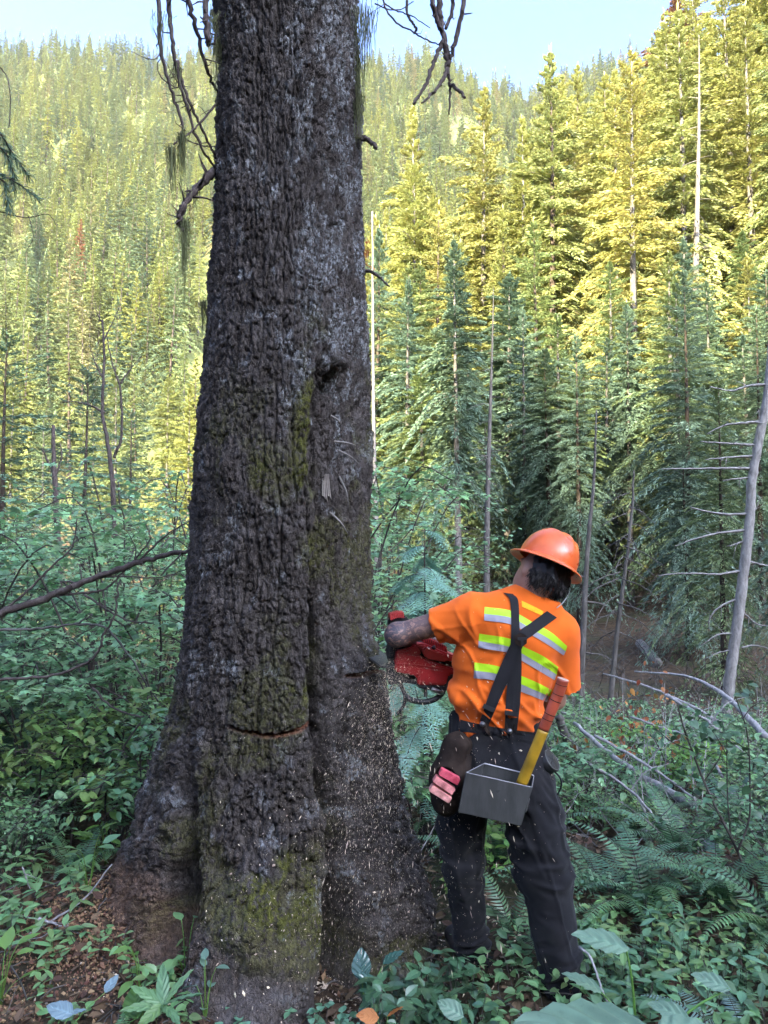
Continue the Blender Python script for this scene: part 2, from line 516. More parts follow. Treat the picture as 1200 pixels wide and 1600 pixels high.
# trees that the photograph lets one pick out: (kind, proto, px, depth, top py, label)
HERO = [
 ('blue', 3, 714, 27, 365, "tall shaded spruce left of the pale dead pole, trunk bare for its lower half", MAT_BARK_PALE, MAT_NEEDLE_SHADE),
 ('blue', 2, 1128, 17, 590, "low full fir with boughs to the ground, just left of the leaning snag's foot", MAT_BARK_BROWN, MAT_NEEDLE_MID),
 ('blue', 2, 1072, 20.5, 720, "short green fir on the brown bank right of the hard hat", MAT_BARK_BROWN, MAT_NEEDLE_SHADE),
 ('blue', 4, 1235, 16, 640, "low fir cut by the photo's right edge behind the leaning snag", MAT_BARK_BROWN, MAT_NEEDLE_SHADE),
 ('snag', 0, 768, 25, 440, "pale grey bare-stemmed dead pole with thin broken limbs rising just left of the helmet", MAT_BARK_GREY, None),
 ('blue', 0, 905, 26, 520, "broad shaded spruce with dense drooping boughs rising above the orange helmet", MAT_BARK_BROWN, MAT_NEEDLE_SHADE),
 ('blue', 2, 1075, 21, 420, "dense green fir with long drooping boughs left of the leaning bare snag", MAT_BARK_BROWN, MAT_NEEDLE_SHADE),
 ('blue', 2, 1190, 24, 470, "dark full fir at the right edge of the photo behind the leaning bare snag", MAT_BARK_BROWN, MAT_NEEDLE_SHADE),
 ('blue', 1, 640, 33, 430, "slim shaded spruce close to the right side of the great trunk", MAT_BARK_GREY, MAT_NEEDLE_SHADE),
 ('blue', 4, 590, 38, 350, "shaded spruce half hidden by the right edge of the great trunk", MAT_BARK_BROWN, MAT_NEEDLE_SHADE),
 ('blue', 0, 820, 32, 480, "shaded spruce between the pale bare pole and the broad spruce above the helmet", MAT_BARK_GREY, MAT_NEEDLE_SHADE),
 ('blue', 3, 985, 28, 470, "shaded fir with high crown standing right of the helmet on the brown bank", MAT_BARK_GREY, MAT_NEEDLE_SHADE),
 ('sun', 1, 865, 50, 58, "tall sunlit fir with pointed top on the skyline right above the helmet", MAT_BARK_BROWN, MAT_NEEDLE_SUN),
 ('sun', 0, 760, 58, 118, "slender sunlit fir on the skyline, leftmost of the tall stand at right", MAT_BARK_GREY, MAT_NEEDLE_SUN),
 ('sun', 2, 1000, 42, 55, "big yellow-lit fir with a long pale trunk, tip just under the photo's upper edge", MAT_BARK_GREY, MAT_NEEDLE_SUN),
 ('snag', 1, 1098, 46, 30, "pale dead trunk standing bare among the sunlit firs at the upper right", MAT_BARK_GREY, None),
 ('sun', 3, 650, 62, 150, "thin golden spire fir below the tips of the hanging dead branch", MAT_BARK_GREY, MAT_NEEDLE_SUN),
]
PLACED = []
rnd = random.Random(11)
for kind, pi, px, d, ty, lab, mb, mn in HERO:
    p = P(px, 850, d); x, y = float(p[0]), float(p[1]); z = float(H(x, y))
    tz = P(px, ty, d)[2]
    nm = "dead_snag" if kind == 'snag' else "conifer"
    place_tree(nm, (kind, pi), x, y, max(6, tz - z), rnd.uniform(0, 6.28), lab, "dead bare trunks on the slope" if kind == 'snag' else "conifers that stand out on the slope behind the feller", (mb, mn), rs=1.0)
    PLACED.append((x, y, 2.2))
def free(x, y, r):
    return all((x - a) ** 2 + (y - b) ** 2 > (.5 * (r + c)) ** 2 for a, b, c in PLACED)
GL = {
 'shade': ("blue-green conifer in the shaded lower part of the slope behind the feller", "shaded conifers on the slope behind the feller"),
 'lit': ("yellow-lit conifer in the sunlit stand on the slope at the right", "sunlit conifers on the slope at the right"),
 'left': ("yellow-green conifer at the foot of the sunlit hillside left of the great trunk", "conifers at the foot of the sunlit hillside"),
 'rust': ("rust-coloured dying conifer on the sunlit hillside", "rust-coloured dying conifers"),
 'hill': ("pale green conifer on the lower sunlit hillside beyond the valley", "conifers on the lower sunlit hillside"),
}
COLS = [(585, "hugging the right edge of the great trunk"), (650, "close right of the great trunk"), (720, "under the tips of the hanging dead bough"), (790, "by the pale bare pole"),
        (860, "just left of the hard hat's column"), (930, "straight above the feller's hard hat"), (1010, "up the slope right of the hard hat"), (1090, "left of the pale dead trunk at upper right"), (1150, "between the pale dead trunk and the leaning snag"), (9999, "at the photo's right edge above the leaning snag")]
def where(px):
    return next(t for x, t in COLS if px < x)
count = 0
tries = 0
# the stand on the right-hand slope
while count < 219 and tries < 16000:
    tries += 1
    px = rnd.uniform(535, 1330); d = 22 + 118 * rnd.random() ** 1.5 if (count > 62 or tries > 1400) else rnd.uniform(26, 41)
    p = P(px, 800, d); x, y = float(p[0]), float(p[1])
    if .80 * x + .60 * y < 19: continue
    if 600 < px < 1000 and d < 27: continue
    if not free(x, y, (2.3 + d * .016) if (count > 62 or tries > 1400) else 2.3): continue
    z = float(H(x, y))
    lim = top_limit(px) + rnd.uniform(0, 1) ** 1.5 * 190
    if d < 44: lim = max(lim, rnd.uniform(400, 730) - (d - 22) * 4)
    hmax = P(px, lim, d)[2] - z
    hgt = min(rnd.uniform(20, 33) if px < 900 or d < 42 else rnd.uniform(26, 42), hmax)
    if hgt < (8 if (count > 62 or tries > 1400) else 5): continue
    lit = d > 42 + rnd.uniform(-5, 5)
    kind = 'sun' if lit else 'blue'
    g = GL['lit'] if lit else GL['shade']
    mats = (MAT_BARK_GREY if rnd.random() < .6 else MAT_BARK_BROWN, MAT_NEEDLE_SUN if lit else (MAT_NEEDLE_MID if rnd.random() < .4 else MAT_NEEDLE_SHADE))
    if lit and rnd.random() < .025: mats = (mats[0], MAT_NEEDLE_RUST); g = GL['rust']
    if g is not GL['rust']:
        row = "nearer" if d < (32 if not lit else 62) else ("farther" if d > 85 else "middle-distance")
        w_ = ("yellow-lit" if lit else "shaded mid-green" if mats[1] is MAT_NEEDLE_MID else "shaded blue-green")
        g = ("%s %s conifer %s" % (row, w_, where(px)), "%s %s conifers %s" % (row, w_, where(px)))
    place_tree("conifer", (kind, rnd.randrange(5)), x, y, hgt, rnd.uniform(0, 6.28), g[0], g[1], mats, rs=min(1.3, max(.95, 21 / hgt)) * rnd.uniform(.9, 1.2))
    PLACED.append((x, y, (2.3 + d * .016) if (count > 62 or tries > 1400) else 2.3)); count += 1
# left, across the valley: first trees of the sunlit hillside
c2 = 0; tries = 0
while c2 < 60 and tries < 6000:
    tries += 1
    px = rnd.uniform(-140, 900); d = 48 + 190 * rnd.random() ** 1.2
    if px > 560 and d < 150: continue
    p = P(px, 800, d); x, y = float(p[0]), float(p[1])
    if not free(x, y, 3.5 + d * .008): continue
    z = float(H(x, y)); hgt = rnd.uniform(20, 32)
    if d < 170: hgt = min(hgt, P(px, top_limit(px) - 60 + rnd.uniform(0, 120), d)[2] - z)
    if hgt < 8: continue
    rust = d > 120 and rnd.random() < .05
    g = GL['rust'] if rust else (GL['left'] if d < 150 else GL['hill'])
    if not rust:
        col = ("at the photo's left edge" if px < 60 else "left of the forked dead sapling" if px < 150 else "around the forked dead sapling" if px < 220 else "between the forked dead sapling and the great trunk" if px < 330 else "behind the great trunk" if px < 570 else "seen through the stand right of the great trunk")
        row = "near" if d < 90 else ("middle" if d < 150 else "far")
        g = ("yellow-green hillside conifer %s, %s row" % (col, row), "%s row of low hillside conifers %s" % (row, col))
    place_tree("conifer", ('sun', rnd.randrange(5)), x, y, hgt, rnd.uniform(0, 6.28), g[0], g[1],
               (MAT_BARK_GREY, MAT_NEEDLE_RUST if rust else MAT_NEEDLE_FAR), rs=rnd.uniform(.75, 1.0))
    PLACED.append((x, y, 3.5 + d * .008)); c2 += 1

# ---------------------------------------------------------------- far woods: one mass, instanced
def wood(name, pts, sc, label):
    """points -> low-poly trees by geometry nodes"""
    me = bpy.data.meshes.new(name)
    me.vertices.add(len(pts)); me.vertices.foreach_set("co", np.asarray(pts, np.float32).ravel())
    a = me.attributes.new("tree_scale", 'FLOAT', 'POINT'); a.data.foreach_set("value", np.asarray(sc, np.float32))
    me.update()
    o = bpy.data.objects.new(name, me); COL.objects.link(o)
    tag(o, label, kind='stuff')
    ng = bpy.data.node_groups.new(name, 'GeometryNodeTree')
    ng.interface.new_socket("Geometry", in_out='INPUT', socket_type='NodeSocketGeometry')
    ng.interface.new_socket("Geometry", in_out='OUTPUT', socket_type='NodeSocketGeometry')
    N = ng.nodes.new; Lk = ng.links.new
    gi, go = N('NodeGroupInput'), N('NodeGroupOutput')
    j = N('GeometryNodeGeometryToInstance')
    for k, fm in enumerate(FARM):
        po = bpy.data.objects.get("far_conifer_source_%d" % k)
        if po is None: po = bpy.data.objects.new("far_conifer_source_%d" % k, fm)
        oi = N('GeometryNodeObjectInfo'); oi.inputs['Object'].default_value = po; oi.inputs['As Instance'].default_value = False
        Lk(oi.outputs['Geometry'], j.inputs[0])
    iop = N('GeometryNodeInstanceOnPoints'); iop.inputs['Pick Instance'].default_value = True
    ri = N('FunctionNodeRandomValue'); ri.data_type = 'INT'; ri.inputs[4].default_value = 0; ri.inputs[5].default_value = len(FARM) - 1
    rr = N('FunctionNodeRandomValue'); rr.data_type = 'FLOAT_VECTOR'; rr.inputs[0].default_value = (0, 0, 0); rr.inputs[1].default_value = (.05, .05, 6.28); rr.inputs['Seed'].default_value = 3
    na = N('GeometryNodeInputNamedAttribute'); na.data_type = 'FLOAT'; na.inputs[0].default_value = "tree_scale"
    Lk(gi.outputs[0], iop.inputs['Points']); Lk(j.outputs[0], iop.inputs['Instance'])
    Lk(ri.outputs[2], iop.inputs['Instance Index']); Lk(rr.outputs[0], iop.inputs['Rotation']); Lk(na.outputs[0], iop.inputs['Scale'])
    Lk(iop.outputs[0], go.inputs[0])
    o.modifiers.new("woods", 'NODES').node_group = ng
    return o
rg = np.random.default_rng(5)
N_ = 10500
yy = np.sqrt(rg.uniform(140 ** 2, 690 ** 2, N_)); xx = rg.uniform(-1.25, 1.0, N_) * yy
zz = H(xx, yy)
patch = fbm(xx / 55, yy / 55, seed=51, oct=2)
keep = (patch > -.75) & (rg.random(N_) < .9)
pp = np.stack([xx, yy, zz], -1)[keep]
sc = np.clip(rg.normal(1.0, .24, len(pp)), .5, 1.6)
wood("hillside_forest", pp, sc, "dense conifer forest covering the far sunlit hillside up to the ridge")
# further back and to the sides on the right slope
N_ = 1500
yy = rg.uniform(35, 260, N_); xx = rg.uniform(12, 260, N_)
s_ = .8 * xx + .6 * yy
k_ = (s_ > 80) & (xx > .28 * yy + 8)
pp = np.stack([xx, yy, H(xx, yy)], -1)[k_]
wood("slope_forest", pp, np.clip(rg.normal(1.05, .2, len(pp)), .6, 1.5), "mass of conifers further up the right-hand slope")
# unseen wooded rise behind the camera, sized to throw the hollow into shade
N_ = 1500
yy = rg.uniform(-190, -40, N_); xx = rg.uniform(-260, 160, N_)
pp = np.stack([xx, yy, H(xx, yy)], -1)
wood("shade_rise_forest", pp, np.clip(rg.normal(.9, .2, N_), .5, 1.3), "unseen conifers on the rise shaped to shade the hollow")

# ---------------------------------------------------------------- the air of the valley
bm = bmesh.new()
box_bm(bm, (0, 60, (MAXZ + 60 - 30) / 2), (3600, 3600, MAXZ + 60 + 30))
haze = link("haze", bm_mesh(bm, "haze"))
n = NT("haze"); n.t.nodes.remove(n.b)
vp = n.n("ShaderNodeVolumePrincipled"); vp.inputs["Color"].default_value = (.93, .96, 1, 1); vp.inputs["Density"].default_value = HAZE
vp.inputs["Anisotropy"].default_value = .2
n.l(vp.outputs[0], n.out.inputs["Volume"])
haze.data.materials.append(n.m)
tag(haze, kind='stuff')
# ---------------------------------------------------------------- the great tree being felled
TY = 3.5                                        # distance of the trunk's axis
TX = (441 - 600) / FPX * TY
_edge = np.array([  # photograph row, left edge, right edge
 (-900, 352, 535), (-400, 346, 548), (0, 334, 559), (100, 343, 561), (200, 342, 560), (300, 338, 560), (400, 332, 565), (500, 325, 572),
 (600, 318, 577), (700, 310, 580), (800, 304, 581), (900, 297, 582), (960, 293, 583), (1000, 290, 588), (1050, 284, 606), (1100, 272, 613),
 (1150, 255, 618), (1200, 240, 626), (1250, 222, 638), (1300, 205, 648), (1340, 190, 655), (1400, 160, 668), (1450, 138, 680), (1500, 125, 690)], float)
def row_z(y): return P(441, y, TY)[2]
_ez = np.array([row_z(y) for y in _edge[:, 0]])[::-1]
_dep = TY / CP                                   # close enough to the axis depth for every row
_dd = np.array([proj((TX, TY, z))[2] for z in _ez])
_el_ = (TX - (_edge[::-1, 1] - 600) / FPX * _dd)
_er_ = ((_edge[::-1, 2] - 600) / FPX * _dd - TX)
def prof_left(z): return np.interp(z, _ez, _el_)
def prof_right(z): return np.interp(z, _ez, _er_)
def prof_front(z): return np.interp(z, [-.3, 0, .12, .30, .44, .60, 1.0, 1.5, 2.5, 9], [.90, .79, .735, .69, .55, .475, .43, .40, .385, .33])
def prof_core(z): return np.interp(z, [-.3, 0, .3, .6, 1.0, 1.4, 2.5, 4.3, 9], [.50, .49, .47, .455, .43, .41, .385, .345, .28])
def gs(t, c, w): return np.exp(-((((t - c + math.pi) % (2 * math.pi)) - math.pi) / w) ** 2)

na_f = 330
th = np.concatenate([np.linspace(-1.75, 1.75, na_f), np.linspace(1.75, 2 * math.pi - 1.75, 72)[1:-1]])
nth = len(th)
zr_ = np.concatenate([np.linspace(-.3, -.02, 8), np.linspace(0, 1.6, 300)[0:], np.linspace(1.606, 4.7, 420), np.linspace(4.8, 9, 30)])
def kerf_front(t): return .925 + .06 * (t - .05) ** 2 * 4 + .02 * t          # height of the finished cut on the front
nzr = len(zr_)
TH, ZZ = np.meshgrid(th, zr_, indexing='ij')
up = np.clip(ZZ, 0, None)
c_ = prof_core(ZZ)
hi = sstep(1.0, 1.9, ZZ)
wl, wr = gs(TH, -1.5, .62 + .25 * 0), gs(TH, 1.42, .50)
wf = gs(TH, .04, .50)
wb1, wb2 = gs(TH, math.pi - .5, .5), gs(TH, math.pi + .6, .5)
half = lambda f: f(ZZ)
# above the buttresses the section is a plain ellipse between the two silhouettes
side = .5 + .5 * np.sin(TH)
ell = prof_left(ZZ) * (1 - side) + prof_right(ZZ) * side
low = c_ + (prof_left(ZZ) - c_) * wl + (prof_right(ZZ) - c_) * wr + (prof_front(ZZ) - c_) * wf + (wb1 + wb2) * .25 * np.exp(-up / .45)
R0 = ell * hi + low * (1 - hi)
arc = TH * .42
# crevices between the buttresses
s_right = .50 + .10 * np.sin(ZZ * 2.1 + .4) + .10 * np.clip(ZZ - 1.4, 0, 1) + .07 * vnoise(ZZ * 5.5, 0 * ZZ, seed=61) + .03 * vnoise(ZZ * 17, 0 * ZZ, seed=62)    # seam on the right front
s_left = -.62 - .16 * sstep(.2, .8, ZZ) + .03 * np.sin(ZZ * 7)
fade_r = sstep(2.62, 2.35, ZZ)
crev = -.120 * gs(TH, s_right, .055 + .035 * sstep(1.3, .6, ZZ)) * fade_r * (.20 + .80 * sstep(1.25, .85, ZZ) + .45 * sstep(-.1, .6, vnoise(ZZ * 4.2, 0 * ZZ, seed=63)))
crev += -.12 * gs(TH, s_right, .13) * sstep(.9, .15, ZZ)
crev += -.15 * gs(TH, s_left, .10) * sstep(.95, .35, ZZ)
# the right stem sits a little back from the seam
crev += -.050 * sstep(s_right - .02, s_right + .05, TH) * sstep(1.75, 1.2, TH) * sstep(2.55, 2.2, ZZ) * sstep(.3, .8, ZZ)
# cavities: under the right front root, under the left root, two knot holes on the seam
def hole(tc, zc, tw, zw, dep): return -dep * np.exp(-(((TH - tc) / tw) ** 2 + ((ZZ - zc) / zw) ** 2) ** 2)
crev += hole(.62, .10, .16, .24, .46) + hole(-.70, .24, .19, .17, .38) + hole(.475, 1.30, .05, .13, .16) + -.12 * np.exp(-(((TH - .68 + .03 * vnoise(ZZ * 30, TH * 20, seed=64)) / .062) ** 2 + ((ZZ - 2.36 + .02 * vnoise(ZZ * 25, TH * 25, seed=65)) / .048) ** 2) ** 2)
crev += .05 * np.exp(-(((TH - .76) / .12) ** 2 + ((ZZ - 2.445) / .035) ** 2)) + .03 * np.exp(-(((TH + .45) / .12) ** 2 + ((ZZ - 2.0) / .10) ** 2))
crev += .05 * np.exp(-(((TH - .98) / .24) ** 2 + ((ZZ - 1.06) / .13) ** 2)) - .035 * np.exp(-(((TH - .95) / .20) ** 2 + ((ZZ - .78) / .13) ** 2))
# large lumps
lump = .018 * fbm(arc * 4, ZZ * 2.2, seed=71, oct=3) * (1 + 1.4 * sstep(1.0, .2, ZZ)) + .030 * fbm(arc * 9, ZZ * 7, seed=73, oct=3) * sstep(1.0, .3, ZZ)
R1 = R0 + crev + lump
# bark: furrowed plates, long at the height of the eye, knobbly towards the foot
wx = .008 * fbm(arc * 14, ZZ * 9, seed=81, oct=3); wz = .022 * fbm(arc * 14, ZZ * 9, seed=83, oct=3)
stretch = 1.0
f1, f2, cr = voronoi((arc + wx) * 36, (ZZ + wz) * 20, seed=3)
edge = np.clip((f2 - f1 - .03) / .20, 0, 1)
g1, g2, cr2 = voronoi((arc + wx * .7) * 80, (ZZ + wz * .5) * 52, seed=8)
edge2 = np.clip((g2 - g1 - .02) / .25, 0, 1)
ridge = 1 - np.abs(fbm((arc + wx) * 17, ZZ * 2.3, seed=91, oct=2))
fine = fbm(arc * 90, ZZ * 60, seed=95, oct=3)
flake = np.clip(fbm((arc + wx) * 34, ZZ * 16, seed=97, oct=4, gain=.65), -1, 1)
mass = (.013 * edge * (.45 + .8 * cr) + .006 * edge2 * (.3 + cr2) + .006 * ridge + .004 * flake + .0045 * fine)
fur = fbm((arc + wx) * 15, ZZ * 1.9, seed=98, oct=3, gain=.45); fur2 = fbm((arc + wx) * 34, ZZ * 5.0, seed=99, oct=2)
furrow = np.exp(-(fur / .11) ** 2) * .019 + np.exp(-(fur2 / .12) ** 2) * .008
mass = mass - furrow
smooth_root = np.clip(gs(TH, .02, .36) * sstep(.42, .15, ZZ), 0, 1)       # worn front root
mass = mass * (1 - .62 * smooth_root) * (1 + .4 * sstep(1.2, .4, ZZ) * (1 - smooth_root))
mass = mass * .95
R2 = R1 + mass - .017
# saw kerfs: the finished back cut on the front, the cut being made on the right
in_front = sstep(-.40, -.36, TH) * sstep(.50, .46, TH)
kf = np.exp(-((ZZ - kerf_front(TH)) / .0065) ** 4) * in_front
kr_z = 1.135 - .02 * (TH - .9)
kr = np.exp(-((ZZ - kr_z) / .0075) ** 4) * sstep(.80, .95, TH) * sstep(2.1, 2.0, TH)
R2 = R2 - .07 * np.clip(kf + kr, 0, 1)
X = TX + R2 * np.sin(TH); Y = TY - R2 * np.cos(TH)
V = np.stack([X, Y, ZZ], -1).reshape(-1, 3)
i, j = np.meshgrid(np.arange(nth), np.arange(nzr - 1), indexing='ij')
i2 = (i + 1) % nth
Q = np.stack([i * nzr + j, i2 * nzr + j, i2 * nzr + j + 1, i * nzr + j + 1], -1).reshape(-1, 4)
moss = gs(TH, s_right - .10, .13) * sstep(2.75, 2.4, ZZ) * sstep(.95, 1.1, ZZ) * sstep(.0, .45, fbm(arc * 8, ZZ * 5, seed=101) + .30)
moss += np.exp(-(((TH - .17) / .21) ** 2 + ((ZZ - .41) / .085) ** 2)) * 1.9 * sstep(-.3, .3, fbm(arc * 14, ZZ * 10, seed=103) + .15)
moss += np.exp(-(((TH - .44) / .10) ** 2 + ((ZZ - .22) / .07) ** 2)) + .35 * np.exp(-(((TH - .0) / .25) ** 2 + ((ZZ - .27) / .09) ** 2)) * sstep(0, .4, fbm(arc * 12, ZZ * 12, seed=104))
moss += .5 * np.exp(-(((TH + .1) / .07) ** 2 + ((ZZ - 1.98) / .06) ** 2)) + .45 * sstep(.25, .7, fbm(arc * 4, ZZ * 3, seed=105)) * sstep(3.0, 2.0, ZZ)
lich = sstep(.0, .8, fbm(arc * 16, ZZ * 11, seed=111, oct=4) + .85 * sstep(-.1, .9, TH) * sstep(1.7, 2.7, ZZ) - .45 + .25 * sstep(2.2, 3.6, ZZ)) * edge ** .5
brown = gs(TH, -1.25, .70) * sstep(.62, .2, ZZ) * sstep(-.5, .2, fbm(arc * 6, ZZ * 5, seed=121) + sstep(.35, .05, ZZ))
duff = sstep(.9, .3, ZZ) * gs(TH, .35, .55) * sstep(-.2, .4, fbm(arc * 11, ZZ * 9, seed=131)) + 1.2 * np.exp(-(((TH - .1) / .36) ** 2 + ((ZZ - .33) / .13) ** 2)) * sstep(-.5, .2, fbm(arc * 9, ZZ * 9, seed=133))
cutw = np.clip(np.exp(-((ZZ - kerf_front(TH)) / .010) ** 4) * in_front * sstep(-.35, .35, TH) + kf + kr, 0, 1)

n = NT("old_bark")
vo = n.coord("Object", (1, 1, .45))
t1 = n.noise(vo, 22, 6, .7, .3); t2 = n.noise(n.coord("Object", (1, 1, .7)), 75, 6, .72); t3 = n.noise(n.coord("Object"), 45, 5, .65)
c = n.ramp(t1, [(.28, (.022, .016, .012)), (.45, (.048, .039, .033)), (.58, (.084, .072, .064)), (.75, (.155, .139, .130))])
pl = n.attr("plate")
c = n.mix(n.math('MULTIPLY', pl, .45), c, n.ramp(t1, [(.3, (.055, .043, .036)), (.7, (.17, .148, .137))]))
du = n.attr("duff"); c = n.mix(n.math('MULTIPLY', du, .6), c, n.ramp(t3, [(.35, (.038, .029, .020)), (.6, (.105, .08, .054)), (.75, (.18, .14, .092))]))
br = n.attr("rot"); c = n.mix(n.math('MULTIPLY', br, .8), c, n.ramp(t3, [(.3, (.07, .038, .024)), (.55, (.19, .112, .07)), (.75, (.31, .20, .13))]))
li = n.attr("lichen"); lm = n.math('MULTIPLY', li, n.ramp(t2, [(.45, (0, 0, 0)), (.58, (1, 1, 1))]), True)
c = n.mix(n.math('MULTIPLY', lm, .85), c, (.34, .36, .37))
mo = n.attr("moss"); mm = n.math('MULTIPLY', mo, n.ramp(t3, [(.38, (0, 0, 0)), (.52, (1, 1, 1))]), True)
c = n.mix(mm, c, n.ramp(t2, [(.3, (.045, .05, .010)), (.7, (.15, .15, .028))]))
kw = n.attr("cut"); c = n.mix(n.math('MULTIPLY', kw, .8), c, (.32, .115, .06))
n.col(c); n.set(.88, .25)
t4 = n.noise(n.coord('Object', (1, 1, .6)), 60, 6, .75)
wv = n.n("ShaderNodeTexNoise"); wv.inputs["Scale"].default_value = 26; wv.inputs["Detail"].default_value = 4
n.l(n.coord("Object"), wv.inputs["Vector"])
wm = n.n("ShaderNodeMix", data_type='VECTOR'); wm.inputs[0].default_value = .035
n.l(n.coord("Object", (1, 1, .42)), wm.inputs[4]); n.l(wv.outputs["Color"], wm.inputs[5])
ve = n.n("ShaderNodeTexVoronoi", feature='DISTANCE_TO_EDGE'); ve.inputs["Scale"].default_value = 52; n.l(wm.outputs[1], ve.inputs["Vector"])
ve2 = n.n("ShaderNodeTexVoronoi", feature='DISTANCE_TO_EDGE'); ve2.inputs["Scale"].default_value = 120; n.l(wm.outputs[1], ve2.inputs["Vector"])
e1 = n.ramp(ve.outputs["Distance"], [(.0, (0, 0, 0)), (.10, (.85, .85, .85)), (.4, (1, 1, 1))])
e2 = n.ramp(ve2.outputs["Distance"], [(.0, (0, 0, 0)), (.12, (1, 1, 1))])
hgt = n.math('ADD', n.math('ADD', n.math('MULTIPLY', e1, .9), n.math('MULTIPLY', e2, .35)), n.math('ADD', n.math('MULTIPLY', t4, .9), n.math('MULTIPLY', t2, .5)))
n.bump(hgt, 1.0, .010)
MAT_OLDBARK = n.m
great = thing("fir_tree", "huge old fir with furrowed dark bark and flaring roots, being sawn through by the feller", "tree", (TX, TY, 0))
trunk_me = mesh_np("trunk", V, [Q], smooth=True, attrs={"plate": np.clip(edge * (.4 + .6 * cr) + 1.3 * smooth_root * sstep(.33, .2, ZZ), 0, 1.6).ravel(), "moss": np.clip(moss, 0, 1).ravel(), "lichen": np.clip(lich, 0, 1).ravel(),
        "rot": np.clip(brown, 0, 1).ravel(), "duff": np.clip(duff, 0, 1).ravel(), "cut": cutw.ravel()})
trunk = link("trunk", trunk_me, MAT_OLDBARK, great)
TRUNK_BVH = BVHTree.FromPolygons([tuple(v) for v in V[:, :]], [tuple(q) for q in Q])
def on_trunk(px, py):
    """point of the bark seen at a pixel, and its normal"""
    o = Vector((0, 0, CAMZ)); d = (Vector(P(px, py, 1)) - o).normalized()
    h = TRUNK_BVH.ray_cast(o, d)
    return np.array(h[0]) if h[0] else P(px, py, 3.3)

# dead limbs of the tree with hanging beard lichen
MAT_DEAD = mat_bark("dead_limb", (.03, .022, .02), (.07, .055, .05), (.13, .11, .10), 30, .5)
MAT_BEARD = mat_leaf("beard_lichen", [(.13, .145, .07), (.17, .18, .09)], .35, .8, .1, 4)
rgl = np.random.default_rng(17)
def limb(ptsd, r0, r1, parent, name="branch", label=None, twigs=0, mat=None, seg=7, knob=.25, tw_len=.10):
    """ptsd: (px, py, depth) along the limb"""
    pts = np.array([P(*q) for q in ptsd])
    nseg = max(8, len(pts) * 6)
    r0, r1 = (r0 * .75, r1 * .75) if parent is great else (r0, r1)
    q = spline(pts, nseg); q += rgl.normal(0, .0035, q.shape) * min(1.0, r0 / .012)
    r = np.linspace(r0, r1, nseg) * (1 + knob * rgl.random(nseg))
    g = Geo(); g.tube(q, r, seg)
    for _ in range(twigs):
        k = rgl.integers(2, nseg - 1); a = rgl.normal(0, 1, 3); a /= np.linalg.norm(a)
        l = rgl.uniform(.2, 1.2) * tw_len
        g.tube(np.stack([q[k], q[k] + a * l * .5 + rgl.normal(0, .006, 3), q[k] + a * l]), [r[k] * .45, r[k] * .3, r[k] * .12], 4)
    o = link(name, g.mesh(name, True), mat or MAT_DEAD, parent)
    if label: o['label'] = label
    return o, q
def beard(at, length, parent, nst=40, spread=.02, name="beard_lichen"):
    g = Geo()
    for _ in range(int(nst * .8)):
        u_ = rgl.normal(0, 1, 3); b = np.array(at) + u_ * spread * np.array([1, 1, .6])
        l = length * 1.5 * rgl.uniform(.25, 1.0) ** 1.1 * math.exp(-.35 * u_[0] ** 2) + .015; k = 6
        t = np.linspace(0, 1, k)
        c = np.stack([b[0] + np.cumsum(rgl.normal(0, .0045, k)) - .3 * t * (b[0] - at[0]), b[1] + np.cumsum(rgl.normal(0, .0045, k)), b[2] - l * t], -1)
        g.tube(c, np.linspace(.0017, .0005, k), 3, cap=False)
    o = link(name, g.mesh(name), MAT_BEARD, parent)
    o['kind'] = 'stuff'
    return o
D = 3.45
limb([(246, -60, 3.2), (248, 20, 3.2), (252, 80, 3.22), (264, 130, 3.25), (283, 188, 3.3), (287, 205, 3.3)], .0125, .006, great, twigs=10)
limb([(260, -60, 3.25), (264, 15, 3.25), (270, 70, 3.27), (277, 110, 3.3), (290, 160, 3.33), (312, 225, 3.4), (337, 262, 3.5)], .013, .006, great, twigs=12)
limb([(277, 95, 3.3), (285, 128, 3.32), (303, 175, 3.36), (322, 215, 3.42), (341, 252, 3.5)], .009, .006, great, twigs=8)
limb([(288, -50, 3.35), (296, 8, 3.35), (312, 65, 3.4), (326, 115, 3.45), (342, 150, 3.55)], .014, .007, great, twigs=12)
limb([(322, -40, 3.3), (322, 30, 3.3), (325, 70, 3.32)], .014, .017, great, twigs=7, tw_len=.06)
limb([(345, 152, 3.5), (325, 178, 3.42), (300, 205, 3.35), (283, 218, 3.3), (270, 226, 3.28)], .006, .004, great, twigs=4)
limb([(343, 229, 3.55), (318, 228, 3.45), (290, 218, 3.4), (277, 207, 3.35)], .004, .002, great, twigs=3)
limb([(252, 80, 3.22), (243, 92, 3.2), (228, 91, 3.15), (205, 80, 3.1)], .003, .0015, great)
limb([(265, 133, 3.25), (250, 118, 3.25), (246, 100, 3.25), (254, 88, 3.25)], .003, .002, great)
limb([(342, 262, 3.55), (322, 280, 3.45), (300, 305, 3.38), (282, 330, 3.34), (278, 352, 3.34)], .024, .008, great, twigs=14, knob=.5)
limb([(290, 320, 3.38), (282, 345, 3.36), (286, 362, 3.35)], .012, .008, great, twigs=3)
limb([(556, 212, 3.55), (575, 219, 3.5), (590, 231, 3.46)], .017, .010, great, twigs=5, tw_len=.05, label="broken stub of a dead limb on the right side of the trunk")
limb([(560, 423, 3.55), (580, 425, 3.5), (598, 437, 3.47), (608, 449, 3.45)], .012, .004, great, twigs=1)
limb([(570, 560, 3.55), (580, 553, 3.5)], .006, .004, great)
limb([(555, 318, 3.55), (563, 322, 3.5)], .008, .005, great)
